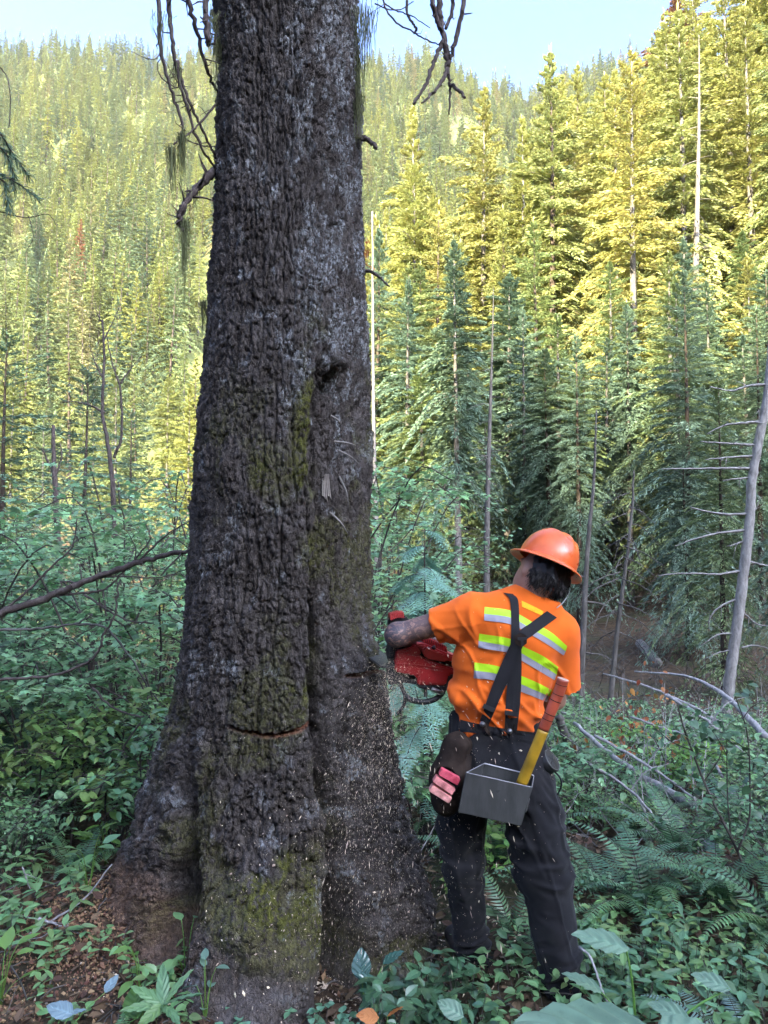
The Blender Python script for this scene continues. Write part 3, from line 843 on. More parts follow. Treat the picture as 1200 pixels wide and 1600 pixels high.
# small splinters and stubs on the mossy seam
for a, b in (((522, 690), (556, 698)), ((526, 703), (562, 727)), ((530, 745), (545, 790)), ((515, 800), (545, 835)), ((517, 650), (534, 668))):
    p0, p1 = on_trunk(*a), on_trunk(*b)
    mid = (p0 + p1) / 2 + np.array([.01, -.045, .0]); p1 = p1 + np.array([.0, -.04, 0])
    g = Geo(); g.tube(spline([p0, mid, p1], 8), np.linspace(.0055, .002, 8), 5)
    link("twig", g.mesh("twig", True), MAT_BARK_PALE, great)
p0 = on_trunk(508, 758)
bm = bmesh.new()
for k in range(5):
    v = [Vector(p0 + np.array([dx, dy, dz])) for dx, dy, dz in ((-.012 + k * .006, -.02, .045), (-.007 + k * .006, -.026, .045), (-.004 + k * .008, -.03, -.05 - .012 * (k % 3)), (-.011 + k * .008, -.024, -.045))]
    vs = [bm.verts.new(x) for x in v] + [bm.verts.new(x + Vector((0, .004, 0))) for x in v]
    for f in ((0, 1, 2, 3), (7, 6, 5, 4), (0, 4, 5, 1), (1, 5, 6, 2), (2, 6, 7, 3), (3, 7, 4, 0)): bm.faces.new([vs[q] for q in f])
link("splinter", bm_mesh(bm, "splinter"), mat_plain("pale_wood", (.45, .40, .35), .8, .2), great)
beard(P(284, 212, 3.3), .17, great, 60, .012); beard(P(268, 230, 3.28), .19, great, 60, .009)
beard(P(288, 345, 3.36), .26, great, 70, .012); beard(P(284, 205, 3.3), .11, great, 30, .012); beard(P(250, 25, 3.2), .13, great, 30, .02)
beard(P(276, 105, 3.3), .14, great, 30, .012); beard(P(568, 15, 3.5), .35, great, 90, .03); beard(P(563, 150, 3.5), .16, great, 50, .012)
beard(P(331, 20, 3.35), .15, great, 50, .02); beard(P(300, 300, 3.4), .09, great, 30, .02); beard(P(558, 90, 3.5), .30, great, 60, .012)
beard(P(318, 470, 3.45), .14, great, 40, .010)
beard(P(338, 60, 3.45), .2, great, 50, .012)

# ---------------------------------------------------------------- dead bough hanging into the frame, upper right
hb = thing("dead_branch", "forked dead bough hanging down into the sky right of the great trunk", "branch", tuple(P(690, -80, 3.0)))
limb([(690, -90, 3.0), (685, 0, 3.0), (690, 40, 3.0), (697, 75, 3.0), (700, 105, 3.0)], .011, .009, hb, twigs=5, tw_len=.05)
limb([(672, -60, 2.98), (676, 5, 2.98), (688, 45, 3.0)], .009, .008, hb, twigs=4, tw_len=.05)
limb([(707, -60, 3.0), (707, 10, 3.0), (696, 45, 3.0)], .007, .006, hb, twigs=4, tw_len=.05)
limb([(728, -60, 2.97), (724, 5, 2.97), (714, 55, 2.98), (702, 95, 3.0)], .009, .007, hb, twigs=6, tw_len=.04)
limb([(693, 62, 3.0), (680, 92, 2.98), (666, 130, 2.95), (645, 164, 2.93)], .008, .005, hb, twigs=4, tw_len=.03)
limb([(700, 105, 3.0), (688, 130, 2.97), (674, 147, 2.95), (660, 162, 2.94)], .008, .003, hb, twigs=5, tw_len=.03)
limb([(698, 100, 3.0), (703, 132, 3.0), (702, 180, 3.0)], .007, .003, hb, twigs=3, tw_len=.03)
limb([(703, 132, 3.0), (715, 140, 2.98), (727, 153, 2.96)], .007, .005, hb)
fb = thing("dead_branch", "thin curling dead twigs drooping beside the top right of the great trunk", "branch", tuple(P(600, -80, 3.1)))
limb([(598, -60, 3.1), (600, 5, 3.1), (620, 35, 3.1), (645, 50, 3.08), (675, 66, 3.05), (690, 70, 3.05)], .004, .002, fb, twigs=3)
limb([(600, 5, 3.1), (618, 16, 3.1), (645, 26, 3.08), (672, 44, 3.05)], .003, .0015, fb)
limb([(635, -50, 3.12), (636, 15, 3.12), (642, 33, 3.1), (651, 45, 3.1), (647, 52, 3.1)], .005, .004, fb)
limb([(585, 5, 3.1), (608, 15, 3.1), (628, 14, 3.1), (646, 2, 3.1)], .0025, .0015, fb)
# ---------------------------------------------------------------- solid modelling with distance fields
F32 = np.float32
def _bounds(pr):
    if pr[0] == 'c':
        _, a, b, ra, rb, sd, asp, k = pr
        r = max(ra, rb) * max(asp, 1) + k
        return np.minimum(a, b) - r, np.maximum(a, b) + r
    _, c, A, r, k = pr
    m = max(r) + k
    return np.array(c) - m, np.array(c) + m
def cone(a, b, ra, rb, side=(1, 0, 0), asp=1.0, k=.02): return ('c', np.array(a, float), np.array(b, float), ra, rb, np.array(side, float) / np.linalg.norm(side), asp, k)
def ell(c, A, r, k=.02): return ('e', np.array(c, float), np.array(A, float), tuple(r), k)
def _eval(pr, X, Y, Z):
    if pr[0] == 'c':
        _, a, b, ra, rb, sd, asp, k = pr
        ab = b - a; L2 = float(ab @ ab) + 1e-12
        px, py, pz = X - a[0], Y - a[1], Z - a[2]
        t = np.clip((px * ab[0] + py * ab[1] + pz * ab[2]) / L2, 0, 1)
        ox, oy, oz = px - t * ab[0], py - t * ab[1], pz - t * ab[2]
        s = ox * sd[0] + oy * sd[1] + oz * sd[2]
        q = np.sqrt(np.maximum(ox * ox + oy * oy + oz * oz - s * s * (1 - 1 / asp ** 2), 0))
        return q - (ra + (rb - ra) * t)
    _, c, A, r, k = pr
    px, py, pz = X - c[0], Y - c[1], Z - c[2]
    u = [(px * A[i][0] + py * A[i][1] + pz * A[i][2]) / r[i] for i in range(3)]
    return (np.sqrt(u[0] ** 2 + u[1] ** 2 + u[2] ** 2) - 1) * min(r)
def sdf_mesh(name, prims, h, sub=(), planes=(), disp=None):
    """smooth union of prims minus sub, cut by planes (n, p): keeps the side n.(x-p) < 0; surface nets"""
    lo = np.min([_bounds(p)[0] for p in prims], 0) - 3 * h; hi = np.max([_bounds(p)[1] for p in prims], 0) + 3 * h
    n = np.ceil((hi - lo) / h).astype(int) + 1
    ax = [(lo[i] + h * np.arange(n[i])).astype(F32) for i in range(3)]
    f = np.full(tuple(n), .25, F32)
    def rng(pr, m):
        a, b = _bounds(pr); r = []
        for i in range(3):
            i0 = max(0, int((a[i] - m - lo[i]) / h)); i1 = min(n[i], int((b[i] + m - lo[i]) / h) + 2)
            r.append(slice(i0, max(i1, i0 + 1)))
        return tuple(r)
    def grid(sl): return ax[0][sl[0]][:, None, None], ax[1][sl[1]][None, :, None], ax[2][sl[2]][None, None, :]
    for pr in prims:
        sl = rng(pr, .05); g = _eval(pr, *grid(sl)); k = pr[-1]; o = f[sl]
        w = np.clip(.5 + .5 * (o - g) / k, 0, 1)
        f[sl] = o + (g - o) * w - k * w * (1 - w)
    full = (slice(None),) * 3
    if disp is not None: f += disp(*grid(full)).astype(F32)
    for pr in sub:
        sl = rng(pr, .02); g = -_eval(pr, *grid(sl)); f[sl] = np.maximum(f[sl], g)
    for nv, p in planes:
        nv = np.array(nv, float); nv /= np.linalg.norm(nv); X, Y, Z = grid(full)
        f = np.maximum(f, (X - p[0]) * nv[0] + (Y - p[1]) * nv[1] + (Z - p[2]) * nv[2]).astype(F32)
    s = f < 0
    c = np.zeros(tuple(n - 1), np.int8)
    for dx in (0, 1):
        for dy in (0, 1):
            for dz in (0, 1):
                c += s[dx:n[0] - 1 + dx, dy:n[1] - 1 + dy, dz:n[2] - 1 + dz]
    act = (c > 0) & (c < 8)
    idx = np.full(act.shape, -1, np.int64); nv_ = int(act.sum()); idx[act] = np.arange(nv_)
    acc = np.zeros((nv_, 3)); cnt = np.zeros(nv_); quads = []
    for a in range(3):
        sl0 = [slice(None)] * 3; sl1 = [slice(None)] * 3
        sl0[a] = slice(0, n[a] - 1); sl1[a] = slice(1, n[a])
        fa, fb = f[tuple(sl0)], f[tuple(sl1)]
        cr = np.argwhere((fa < 0) != (fb < 0))
        va = fa[tuple(cr.T)]; vb = fb[tuple(cr.T)]
        pos = cr.astype(float); pos[:, a] += va / (va - vb)
        b, d = (a + 1) % 3, (a + 2) % 3
        ok = (cr[:, b] > 0) & (cr[:, d] > 0) & (cr[:, b] < n[b] - 1) & (cr[:, d] < n[d] - 1)
        cr, pos, va = cr[ok], pos[ok], va[ok]
        ids = []
        for ob, od in ((1, 1), (0, 1), (0, 0), (1, 0)):
            q = cr.copy(); q[:, b] -= ob; q[:, d] -= od
            k = idx[tuple(q.T)]; ids.append(k)
            np.add.at(acc, k, pos); np.add.at(cnt, k, 1)
        qd = np.stack(ids, -1); flip = va > 0
        qd[flip] = qd[flip][:, ::-1]; quads.append(qd)
    V = acc / np.maximum(cnt, 1)[:, None] * h + lo
    return V, np.vstack(quads)
def relax(V, Q, it=1, lam=.5):
    e = np.vstack([Q[:, [0, 1]], Q[:, [1, 2]], Q[:, [2, 3]], Q[:, [3, 0]]])
    for _ in range(it):
        a = np.zeros_like(V); c = np.zeros(len(V))
        np.add.at(a, e[:, 0], V[e[:, 1]]); np.add.at(c, e[:, 0], 1); np.add.at(a, e[:, 1], V[e[:, 0]]); np.add.at(c, e[:, 1], 1)
        V = V + lam * (a / np.maximum(c, 1)[:, None] - V)
    return V
def normals(V, Q):
    nq = np.cross(V[Q[:, 2]] - V[Q[:, 0]], V[Q[:, 3]] - V[Q[:, 1]])
    nv = np.zeros_like(V)
    for k in range(4): np.add.at(nv, Q[:, k], nq)
    return nv / (np.linalg.norm(nv, axis=1)[:, None] + 1e-12)

# ---------------------------------------------------------------- the feller
RIGHT = np.array([1.0, 0, 0]); FWD = np.array([0, 1.0, 0]); UP = np.array([0, 0, 1.0])
MAT_SKIN = NT("skin"); n = MAT_SKIN
a1 = n.noise(n.coord("Object", (1, 1, 1)), 26, 4, .6, 1.6); a2 = n.noise(n.coord("Object"), 9, 3, .6, .8)
tat = n.math('MULTIPLY', n.ramp(a1, [(.38, (.12, .12, .12)), (.46, (1, 1, 1)), (.56, (.95, .95, .95)), (.66, (.3, .3, .3))]), n.attr("tattoo"), True)
c = n.mix(n.ramp(a2, [(.35, (0, 0, 0)), (.7, (1, 1, 1))]), (.30, .165, .12), (.38, .22, .165))
c = n.mix(tat, c, (.040, .036, .046)); n.col(c); n.set(.5, .4); n.b.inputs["Subsurface Weight"].default_value = .08
n.b.inputs["Subsurface Radius"].default_value = (.01, .004, .002)
MAT_SKIN = n.m
def mat_cloth(name, c, weave=900, rough=.85, var=.18, dust=None, scale=7):
    n = NT(name)
    f = n.noise(n.coord("Object"), scale, 5, .6); w = n.noise(n.coord("Object"), weave, 2, .5)
    cc = n.ramp(f, [(.3, tuple(x * (1 - var) for x in c)), (.7, tuple(x * (1 + var) for x in c))])
    if dust:
        d = n.noise(n.coord("Object"), 3.2, 5, .7, .3)
        cc = n.mix(n.ramp(d, [(.46, (0, 0, 0)), (.72, (.75, .75, .75))]), cc, dust)
        d2 = n.noise(n.coord("Object"), 60, 4, .8)
        cc = n.mix(n.ramp(d2, [(.62, (0, 0, 0)), (.72, (.6, .6, .6))]), cc, tuple(x * 1.5 for x in dust))
    n.col(cc); n.set(rough, .2); n.bump(w, .25, .002); n.b.inputs["Sheen Weight"].default_value = .08
    return n.m
MAT_SHIRT = mat_cloth("orange_cotton", (.66, .115, .009), var=.10)
MAT_TROUSER = mat_cloth("charcoal_canvas", (.0062, .0062, .0078), dust=(.022, .021, .022))
MAT_STRAP = mat_cloth("black_webbing", (.010, .010, .012), 1500, .7)
MAT_LIME = mat_plain("lime_reflective", (.37, .64, .012), .55, .4, .06)
MAT_SILVER = mat_plain("silver_reflective", (.26, .25, .29), .45, .5, .10)
MAT_LEATHER = mat_plain("brown_leather", (.020, .0135, .010), .9, .15, .55, 14, .5)
MAT_HAIR = mat_plain("dark_hair", (.010, .008, .008), .55, .5, .5, 60, .6)
MAT_STEEL = mat_plain("worn_steel", (.35, .35, .36), .35, .5, .2, 30, 0, 1.0)
MAT_BLACKP = mat_plain("black_plastic", (.014, .014, .016), .5, .5, .3, 25)
MAT_GRIPR = mat_plain("boot_leather", (.030, .024, .02), .7, .35, .5, 22, .4)

feet_z = lambda p: float(H(p[0], p[1]))
man = thing("person", "man in orange hi-vis T-shirt, braces and dark trousers leaning back while sawing the great tree", "person", (.45, 3.0, feet_z((.45, 3.0))))

J = dict(pelvis=P(774, 1178, 3.03), waist=P(775, 1120, 3.03), rib=P(786, 1060, 3.02), chest=P(801, 1000, 3.00), clav=P(822, 950, 3.00),
         neck0=P(838, 936, 3.00), neck1=P(849, 900, 3.01), shL=P(733, 962, 3.00), elL=P(621, 991, 3.05), wrL=P(650, 1003, 3.27),
         shR=P(872, 990, 3.02), elR=P(866, 1092, 3.10), wrR=P(826, 1108, 3.27),
         hipL=P(735, 1195, 3.03), knL=P(719, 1335, 3.05), anL=P(743, 1492, 3.10),
         hipR=P(812, 1205, 3.01), knR=P(847, 1352, 2.94), anR=P(876, 1520, 2.885))
HU = np.array([.45, .12, .88]); HU /= np.linalg.norm(HU)            # head: up, facing, right
HF = np.array([-.42, .88, .16]); HF -= HU * (HF @ HU); HF /= np.linalg.norm(HF)
HR = np.cross(HF, HU)
HB = P(854, 880, 3.0)                                              # centre of the hat's brim
HC = HB - HU * .045 + HF * .005
HA = [HR, HF, HU]
body = []
def c_(a, b, ra, rb, side=(1, 0, 0), asp=1.0, k=.025): body.append(cone(a, b, ra, rb, side, asp, k))
# torso and legs under the clothes
lean = (J['clav'] - J['waist']); lean /= np.linalg.norm(lean)
tors = np.cross(lean, FWD); tors /= np.linalg.norm(tors)
c_(J['pelvis'], J['waist'], .098, .088, RIGHT, 1.45); c_(J['waist'], J['chest'], .088, .102, tors, 1.45); c_(J['chest'], J['clav'], .102, .06, tors, 1.6, .04)
for s in 'LR':
    c_(J['hip' + s], J['kn' + s], .072, .052); c_(J['kn' + s], J['an' + s], .050, .035)
    c_(J['an' + s], J['an' + s] + np.array([.0, .13, -.05]), .035, .030)
# neck and head
c_(J['neck0'], J['neck1'], .066, .057, k=.03); c_(J['neck1'], HC - HU * .03, .057, .06, k=.03)
body.append(ell(HC, HA, (.076, .094, .108), .03))
body.append(ell(HC + HF * .052 - HU * .055, HA, (.052, .050, .055), .03))        # jaw
body.append(ell(HC + HF * .098 - HU * .012, HA, (.013, .019, .028), .012))       # nose
body.append(ell(HC + HF * .088 - HU * .050, HA, (.026, .012, .008), .01))        # lips
body.append(ell(HC + HF * .086 - HU * .085, HA, (.022, .018, .016), .02))        # chin
body.append(ell(HC + HF * .080 + HU * .022, HA, (.060, .016, .011), .015))       # brow
for s in (-1, 1):
    body.append(ell(HC + HR * s * .079 - HU * .010 - HF * .004, [HR, HF, HU], (.011, .022, .034), .010))   # ears
# arms
c_(J['shL'], J['elL'], .056, .041, k=.03); c_(J['elL'], J['wrL'], .043, .030, k=.02)
c_(J['shR'], J['elR'], .045, .040, k=.03); c_(J['elR'], J['wrR'], .045, .030, k=.02)
c_(J['clav'], J['shL'], .05, .048, k=.03); c_(J['clav'], J['shR'], .045, .042, k=.03)
body.append(ell(J['elL'] + np.array([-.004, -.012, -.004]), np.eye(3), (.042, .042, .040), .03))
def hand(w, f, nrm, s):
    """palm and five fingers: f along the palm, nrm out of the palm (the side that grips), s towards the thumb"""
    f, nrm, s = [np.array(v, float) / np.linalg.norm(v) for v in (f, nrm, s)]
    kn = w + f * .085
    body.append(cone(w + f * .01, kn - f * .012, .019, .018, s, 2.1, .012))
    for i, (o, l) in enumerate(((.030, .95), (.010, 1.05), (-.011, 1.0), (-.031, .8))):
        p = kn + s * o - f * .006
        rot = 0.0
        for k, (seg, bend) in enumerate(((.042, .75), (.027, .95), (.022, .8))):
            rot += bend
            q = p + (f * math.cos(rot) + nrm * math.sin(rot)) * seg * l
            body.append(cone(p, q, .0098 - .0008 * k, .0092 - .0009 * k, s, 1, .004)); p = q
    p = w + f * .030 + s * .030
    q = p + f * .030 + s * .026 + nrm * .018; body.append(cone(p, q, .013, .0105, s, 1, .012))
    r = q + f * .016 - s * .004 + nrm * .028; body.append(cone(q, r, .0105, .0095, s, 1, .004))
    t = r - s * .012 + nrm * .022; body.append(cone(r, t, .0095, .008, s, 1, .004))
    return kn + nrm * .03
gripL = hand(J['wrL'], (.55, .65, .25), (.2, -.1, -1), (.6, -.7, .2))
gripR = hand(J['wrR'], (-.8, .3, .15), (.0, .3, -1), (-.3, .9, .1))
BV, BQ = sdf_mesh("body", body, .0046)
BV = relax(BV, BQ, 1, .4)
tatt = np.clip(1 - np.abs((BV - J['elL']) @ np.array([.5, -.2, 0])) / .2, 0, 1) * (BV[:, 0] < J['shL'][0])
bodyo = link("body", mesh_np("body", BV, [BQ], smooth=True, attrs={"tattoo": tatt}), MAT_SKIN, man)
for s in (-1, 1):
    bm = bmesh.new(); bmesh.ops.create_uvsphere(bm, u_segments=12, v_segments=8, radius=.0125, matrix=Matrix.Translation(Vector(HC + HF * .079 + HR * s * .031 + HU * .008)))
    link("eye", bm_mesh(bm, "eye", True), mat_plain("eye_white", (.5, .5, .5), .2, .6, .05) if s < 0 else bpy.data.materials["eye_white"], man)
# hair: thick, dark, to the collar at the back
hair = [ell(HC - HF * .020 + HU * .004 + HR * .006, HA, (.081, .090, .094), .03), ell(HC - HF * .048 - HU * .008 + HR * .012, HA, (.072, .046, .048), .03),
        ell(HC - HF * .048 - HU * .022 + HR * .038, HA, (.033, .031, .026), .03)]
hd = lambda X, Y, Z: .009 * fbm(X * 42, Y * 42, Z * 26, seed=201, oct=3)
V_, Q_ = sdf_mesh("hair", hair, .005, planes=[(HF, HC + HF * .045)], disp=hd, sub=[ell(HC + HF * .07 - HU * .06, HA, (.085, .075, .085))])
link("hair", mesh_np("hair", V_, [Q_], smooth=True), MAT_HAIR, man)
# strands along the hair's lower edge
g = Geo()
nv_ = normals(V_, Q_)
sel = np.where(((V_ - HC) @ HF < -.02) & ((V_ - HC) @ HU < -.01))[0]
for k in rgl.choice(sel, 700):
    p = V_[k]; d = nv_[k] * .5 - HU * .9 + rgl.normal(0, .3, 3) + HR * .2; d /= np.linalg.norm(d); l = rgl.uniform(.008, .020)
    g.tube(np.stack([p - d * .004, p + d * l * .5 + rgl.normal(0, .002, 3), p + d * l - HU * .004]), [.0014, .0011, .0004], 3, cap=False)
o = link("hair_strands", g.mesh("hair_strands"), MAT_HAIR, man); o['kind'] = 'stuff'

# shirt
def fold(V, Q, amp, f):
    N = normals(V, Q); return V + N * f(V)[:, None] * amp
sh = []
sh.append(cone(P(771, 1140, 3.03), P(773, 1095, 3.03), .116, .114, RIGHT, 1.52, .03))
sh.append(cone(P(773, 1095, 3.03), P(787, 1040, 3.02), .114, .116, tors, 1.50, .03))
sh.append(cone(P(787, 1040, 3.02), P(806, 985, 3.00), .116, .112, tors, 1.62, .04))
sh.append(cone(P(806, 985, 3.00), P(830, 940, 3.00), .106, .064, tors, 1.65, .05))
sh.append(cone(P(826, 948, 3.0), P(735, 962, 3.0), .075, .078, UP, 1.0, .05))
sh.append(cone(P(735, 962, 3.0), P(668, 981, 3.03), .077, .064, UP, 1.05, .035))
sh.append(cone(P(830, 950, 3.0), P(873, 988, 3.02), .072, .074, UP, 1.0, .05))
sh.append(cone(P(873, 988, 3.02), P(882, 1085, 3.07), .074, .064, RIGHT, 1.0, .03))
sh.append(cone(P(826, 955, 3.0), P(840, 922, 3.0), .075, .066, RIGHT, 1.05, .03))
dL = P(668, 981, 3.03) - P(735, 962, 3.0); dR = P(883, 1085, 3.07) - P(872, 985, 3.02)
cutL = P(678, 979, 3.02); cutR = P(884, 1074, 3.065)
dn = P(840, 922, 3.0) - P(826, 955, 3.0)
def shirt_disp(X, Y, Z):
    return np.zeros(np.broadcast_shapes(X.shape, Y.shape, Z.shape), F32)
SV, SQ = sdf_mesh("shirt", sh, .0058, planes=[(dL, cutL), (-UP, P(775, 1139, 3.0) + 0), (dn, P(839, 925, 3.0))],
                  sub=[cone(cutL - dL * .10, cutL + dL * .5, .050, .050), cone(P(839, 930, 3.0), P(843, 915, 3.0), .058, .058)])
# right sleeve ends at its own hem
def cut_keep(V, Q, fn):
    k = fn(V); Qk = Q[k[Q].all(1)]; u = np.unique(Qk); m = np.full(len(V), -1); m[u] = np.arange(len(u)); return V[u], m[Qk]
SV, SQ = cut_keep(SV, SQ, lambda V: ~(((V - cutR) @ (dR / np.linalg.norm(dR)) > 0) & (V[:, 0] > P(862, 1075, 3.05)[0]) & (V[:, 2] < P(880, 1060, 3.05)[2])))
SV = relax(SV, SQ, 1, .5)
def shirt_fold(V):
    x, y, z = V.T
    up = (V - J['waist']) @ lean; sd = (V - J['waist']) @ tors
    cre = lambda n_, w_: np.exp(-(n_ / w_) ** 2)
    low = sstep(.24, .03, up)
    a = sd * .75 - up * 1.25
    f = low * .75 * cre(fbm(a * 9 + .3, (sd + up) * 2.6, seed=301, oct=2), .22)
    f = f + low * .55 * cre(fbm(sd * 15, up * 5, seed=313, oct=2), .2)
    f = f + .65 * sstep(.0, .16, sd) * sstep(.46, .1, up) * cre(vnoise((up + .45 * sd) * 15, sd * 3.2, seed=305), .2)
    f = f + .45 * cre(fbm((up * .5 - sd) * 8, up * 5, seed=315, oct=2), .15) * sstep(.42, .3, up)
    f = f + .30 * vnoise(up * 7, sd * 4, z * 2, seed=303) + .12 * fbm(x * 22, y * 12, z * 22, seed=307, oct=2)
    arm = sstep(P(765, 970, 3)[0], P(725, 970, 3)[0], x) * sstep(P(0, 1030, 3)[2], P(0, 990, 3)[2], z) * sstep(P(668, 970, 3)[0], P(690, 970, 3)[0], x)
    f = f + arm * .5 * cre(vnoise((x * .9 + z * .45) * 18, (z - x) * 4, seed=309), .25)
    f = f + .9 * np.exp(-((up - .05) / .028) ** 2) * (.45 + .55 * vnoise(sd * 16, 0 * sd, seed=311))
    return f
SV = fold(SV, SQ, .0165, shirt_fold)
shirt = link("shirt", mesh_np("shirt", SV, [SQ], smooth=True), MAT_SHIRT, man)
# trousers
tz = [cone(P(775, 1140, 3.03), P(774, 1172, 3.03), .112, .116, RIGHT, 1.60, .03),
      cone(P(775, 1108, 3.03), P(775, 1145, 3.03), .107, .112, RIGHT, 1.58, .03),
      cone(P(737, 1195, 3.03), P(717, 1300, 3.045), .100, .076, RIGHT, 1.0, .05), cone(P(717, 1300, 3.045), P(722, 1345, 3.05), .074, .071, RIGHT, 1.0, .03),
      cone(P(722, 1345, 3.05), P(742, 1500, 3.10), .069, .059, RIGHT, 1.0, .03),
      cone(P(815, 1200, 3.01), P(838, 1300, 2.96), .116, .104, RIGHT, 1.0, .05), cone(P(838, 1300, 2.96), P(848, 1360, 2.94), .102, .092, RIGHT, 1.0, .03),
      cone(P(848, 1360, 2.94), P(862, 1440, 2.91), .089, .078, RIGHT, 1.0, .03), cone(P(862, 1440, 2.91), P(880, 1545, 2.885), .077, .074, RIGHT, 1.0, .03),
      ell(P(745, 1205, 2.97), np.eye(3), (.085, .075, .10), .05), ell(P(808, 1212, 2.955), np.eye(3), (.09, .075, .10), .05)]
TV, TQ = sdf_mesh("trousers", tz, .0062, planes=[(lean * .3 + UP, P(775, 1116, 3.0))], sub=[cone(P(775, 1100, 3.03), P(775, 1122, 3.03), .098, .098, RIGHT, 1.58)])
kL, kR = P(742, 1498, 3.1)[2], P(880, 1548, 2.885)[2]
xm = P(790, 1400, 3.0)[0]
TV, TQ = cut_keep(TV, TQ, lambda V: np.where(V[:, 0] < xm, V[:, 2] > kL - .012, V[:, 2] > kR - .01))
TV = relax(TV, TQ, 1, .5)
def tr_fold(V):
    x, y, z = V.T
    L = x < xm
    kz = np.where(L, P(0, 1340, 3.05)[2], P(0, 1350, 2.94)[2])
    nearknee = np.exp(-((z - kz) / .16) ** 2)
    cre = lambda n_, w_: np.exp(-(n_ / w_) ** 2)
    f = .9 * nearknee * cre(fbm(z * 14 + x * 3, x * 4, y * 4, seed=401, oct=2), .22)
    cuff = np.where(L, kL, kR)
    f = f + 1.1 * np.exp(-((z - cuff - .07) / .10) ** 2) * cre(fbm(z * 17 - x * 5, x * 4, y * 4, seed=403, oct=2), .25)
    f = f + .4 * fbm(x * 9, y * 9, z * 6, seed=405, oct=3)
    crotch = np.exp(-(((z - P(0, 1260, 3)[2]) / .13) ** 2))
    f = f + .9 * crotch * cre(fbm((z * .7 + np.abs(x - xm) * 1.1) * 14, x * 4, y * 4, seed=407, oct=2), .22)
    f = f + .35 * cre(fbm(x * 12 + z * 2.5, y * 10, z * 1.5, seed=409, oct=2), .15)
    return f
TV = fold(TV, TQ, .018, tr_fold)
trousers = link("trousers", mesh_np("trousers", TV, [TQ], smooth=True), MAT_TROUSER, man)
# boots
for s in 'LR':
    a = P(744, 1498, 3.10) if s == 'L' else P(881, 1546, 2.885)
    gz = feet_z(a)
    ft = np.array([a[0] + (-.02 if s == 'L' else .015), a[1] + .02, gz + .045])
    toe = ft + np.array([-.05 if s == 'L' else .06, .17, -.005]); heel = ft + np.array([0, -.055, 0])
    sd = np.cross(toe - heel, UP)
    bt = [cone(a + np.array([0, 0, .05]), ft + np.array([0, -.015, .03]), .056, .055, sd, 1, .03), cone(heel + np.array([0, .01, 0]), ft + (toe - ft) * .4, .042, .044, sd, 1.08, .03),
          cone(ft + (toe - ft) * .4, toe, .042, .036, sd, 1.25, .03)]
    V_, Q_ = sdf_mesh("boot", bt, .006, planes=[(-UP, np.array([0, 0, gz + .012]))])
    b = link("boot", mesh_np("boot", V_, [Q_], smooth=True), MAT_GRIPR, man)
    so = [cone(heel, ft + (toe - ft) * .4, .043, .046, sd, 1.1, .02), cone(ft + (toe - ft) * .4, toe, .045, .040, sd, 1.25, .02)]
    V_, Q_ = sdf_mesh("sole", so, .006, planes=[(UP, np.array([0, 0, gz + .016])), (-UP, np.array([0, 0, gz - .014]))])
    link("sole", mesh_np("sole", V_, [Q_], smooth=True), MAT_BLACKP, b)

# strips of webbing and tape laid on the cloth
CLOTH = BVHTree.FromPolygons([tuple(v) for v in np.vstack([SV, TV])], [tuple(q) for q in np.vstack([SQ, TQ + len(SV)])])
def hit(px, py, bvh=None):
    o = Vector((0, 0, CAMZ)); d = Vector(P(px, py, 1)) - o; d.normalize()
    h = (bvh or CLOTH).ray_cast(o, d)
    return (np.array(h[0]), np.array(h[1])) if h[0] else (None, None)
def cx_(c): return [(580 + .31667 * a, 800 + .31667 * b) for a, b in c]
def strip(name, A, B, mat, parent, off=.002, th=.0015, nu=40, nv=5, smooth_d=0, label=None, back=False):
    """a strip between two edges (photograph pixels), lying off metres above the cloth, th thick"""
    A = spline(np.array([(a, b, 0) for a, b in A]), nu)[:, :2]; B = spline(np.array([(a, b, 0) for a, b in B]), nu)[:, :2]
    D_ = np.full((nu, nv), np.nan); pix = np.zeros((nu, nv, 2))
    for i in range(nu):
        for j in range(nv):
            q = A[i] + (B[i] - A[i]) * j / (nv - 1); pix[i, j] = q
            p, nr = hit(*q)
            if p is not None: D_[i, j] = proj(p)[2]
    med = np.nanmedian(D_)
    for i in range(nu):
        bad = np.isnan(D_[i])
        if bad.all(): D_[i] = D_[i - 1] if i else med
        elif bad.any(): D_[i][bad] = np.nanmean(D_[i])
    for _ in range(smooth_d):
        D2 = D_.copy(); D2[1:-1] = np.minimum(D_[1:-1], (D_[:-2] + D_[2:]) / 2 + .0005); D2[1:-1] = .5 * D2[1:-1] + .25 * (D2[:-2] + D2[2:]); D_ = D2
    front = np.array([[P(*pix[i, j], D_[i, j] - off - th) for j in range(nv)] for i in range(nu)])
    bk = np.array([[P(*pix[i, j], D_[i, j] - off * .3) for j in range(nv)] for i in range(nu)])
    V = np.vstack([front.reshape(-1, 3), bk.reshape(-1, 3)]); N = nu * nv
    i, j = np.meshgrid(np.arange(nu - 1), np.arange(nv - 1), indexing='ij')
    q = np.stack([i * nv + j, (i + 1) * nv + j, (i + 1) * nv + j + 1, i * nv + j + 1], -1).reshape(-1, 4)
    rim = np.concatenate([np.arange(nu) * nv, (nu - 1) * nv + np.arange(1, nv), np.arange(nu - 2, -1, -1) * nv + nv - 1, np.arange(nv - 2, 0, -1)])
    r2 = np.roll(rim, -1)
    me = mesh_np(name, V, [q, q[:, ::-1] + N, np.stack([rim, rim + N, r2 + N, r2], -1)], smooth=False)
    o = link(name, me, mat, parent)
    if label: o['label'] = label
    return o
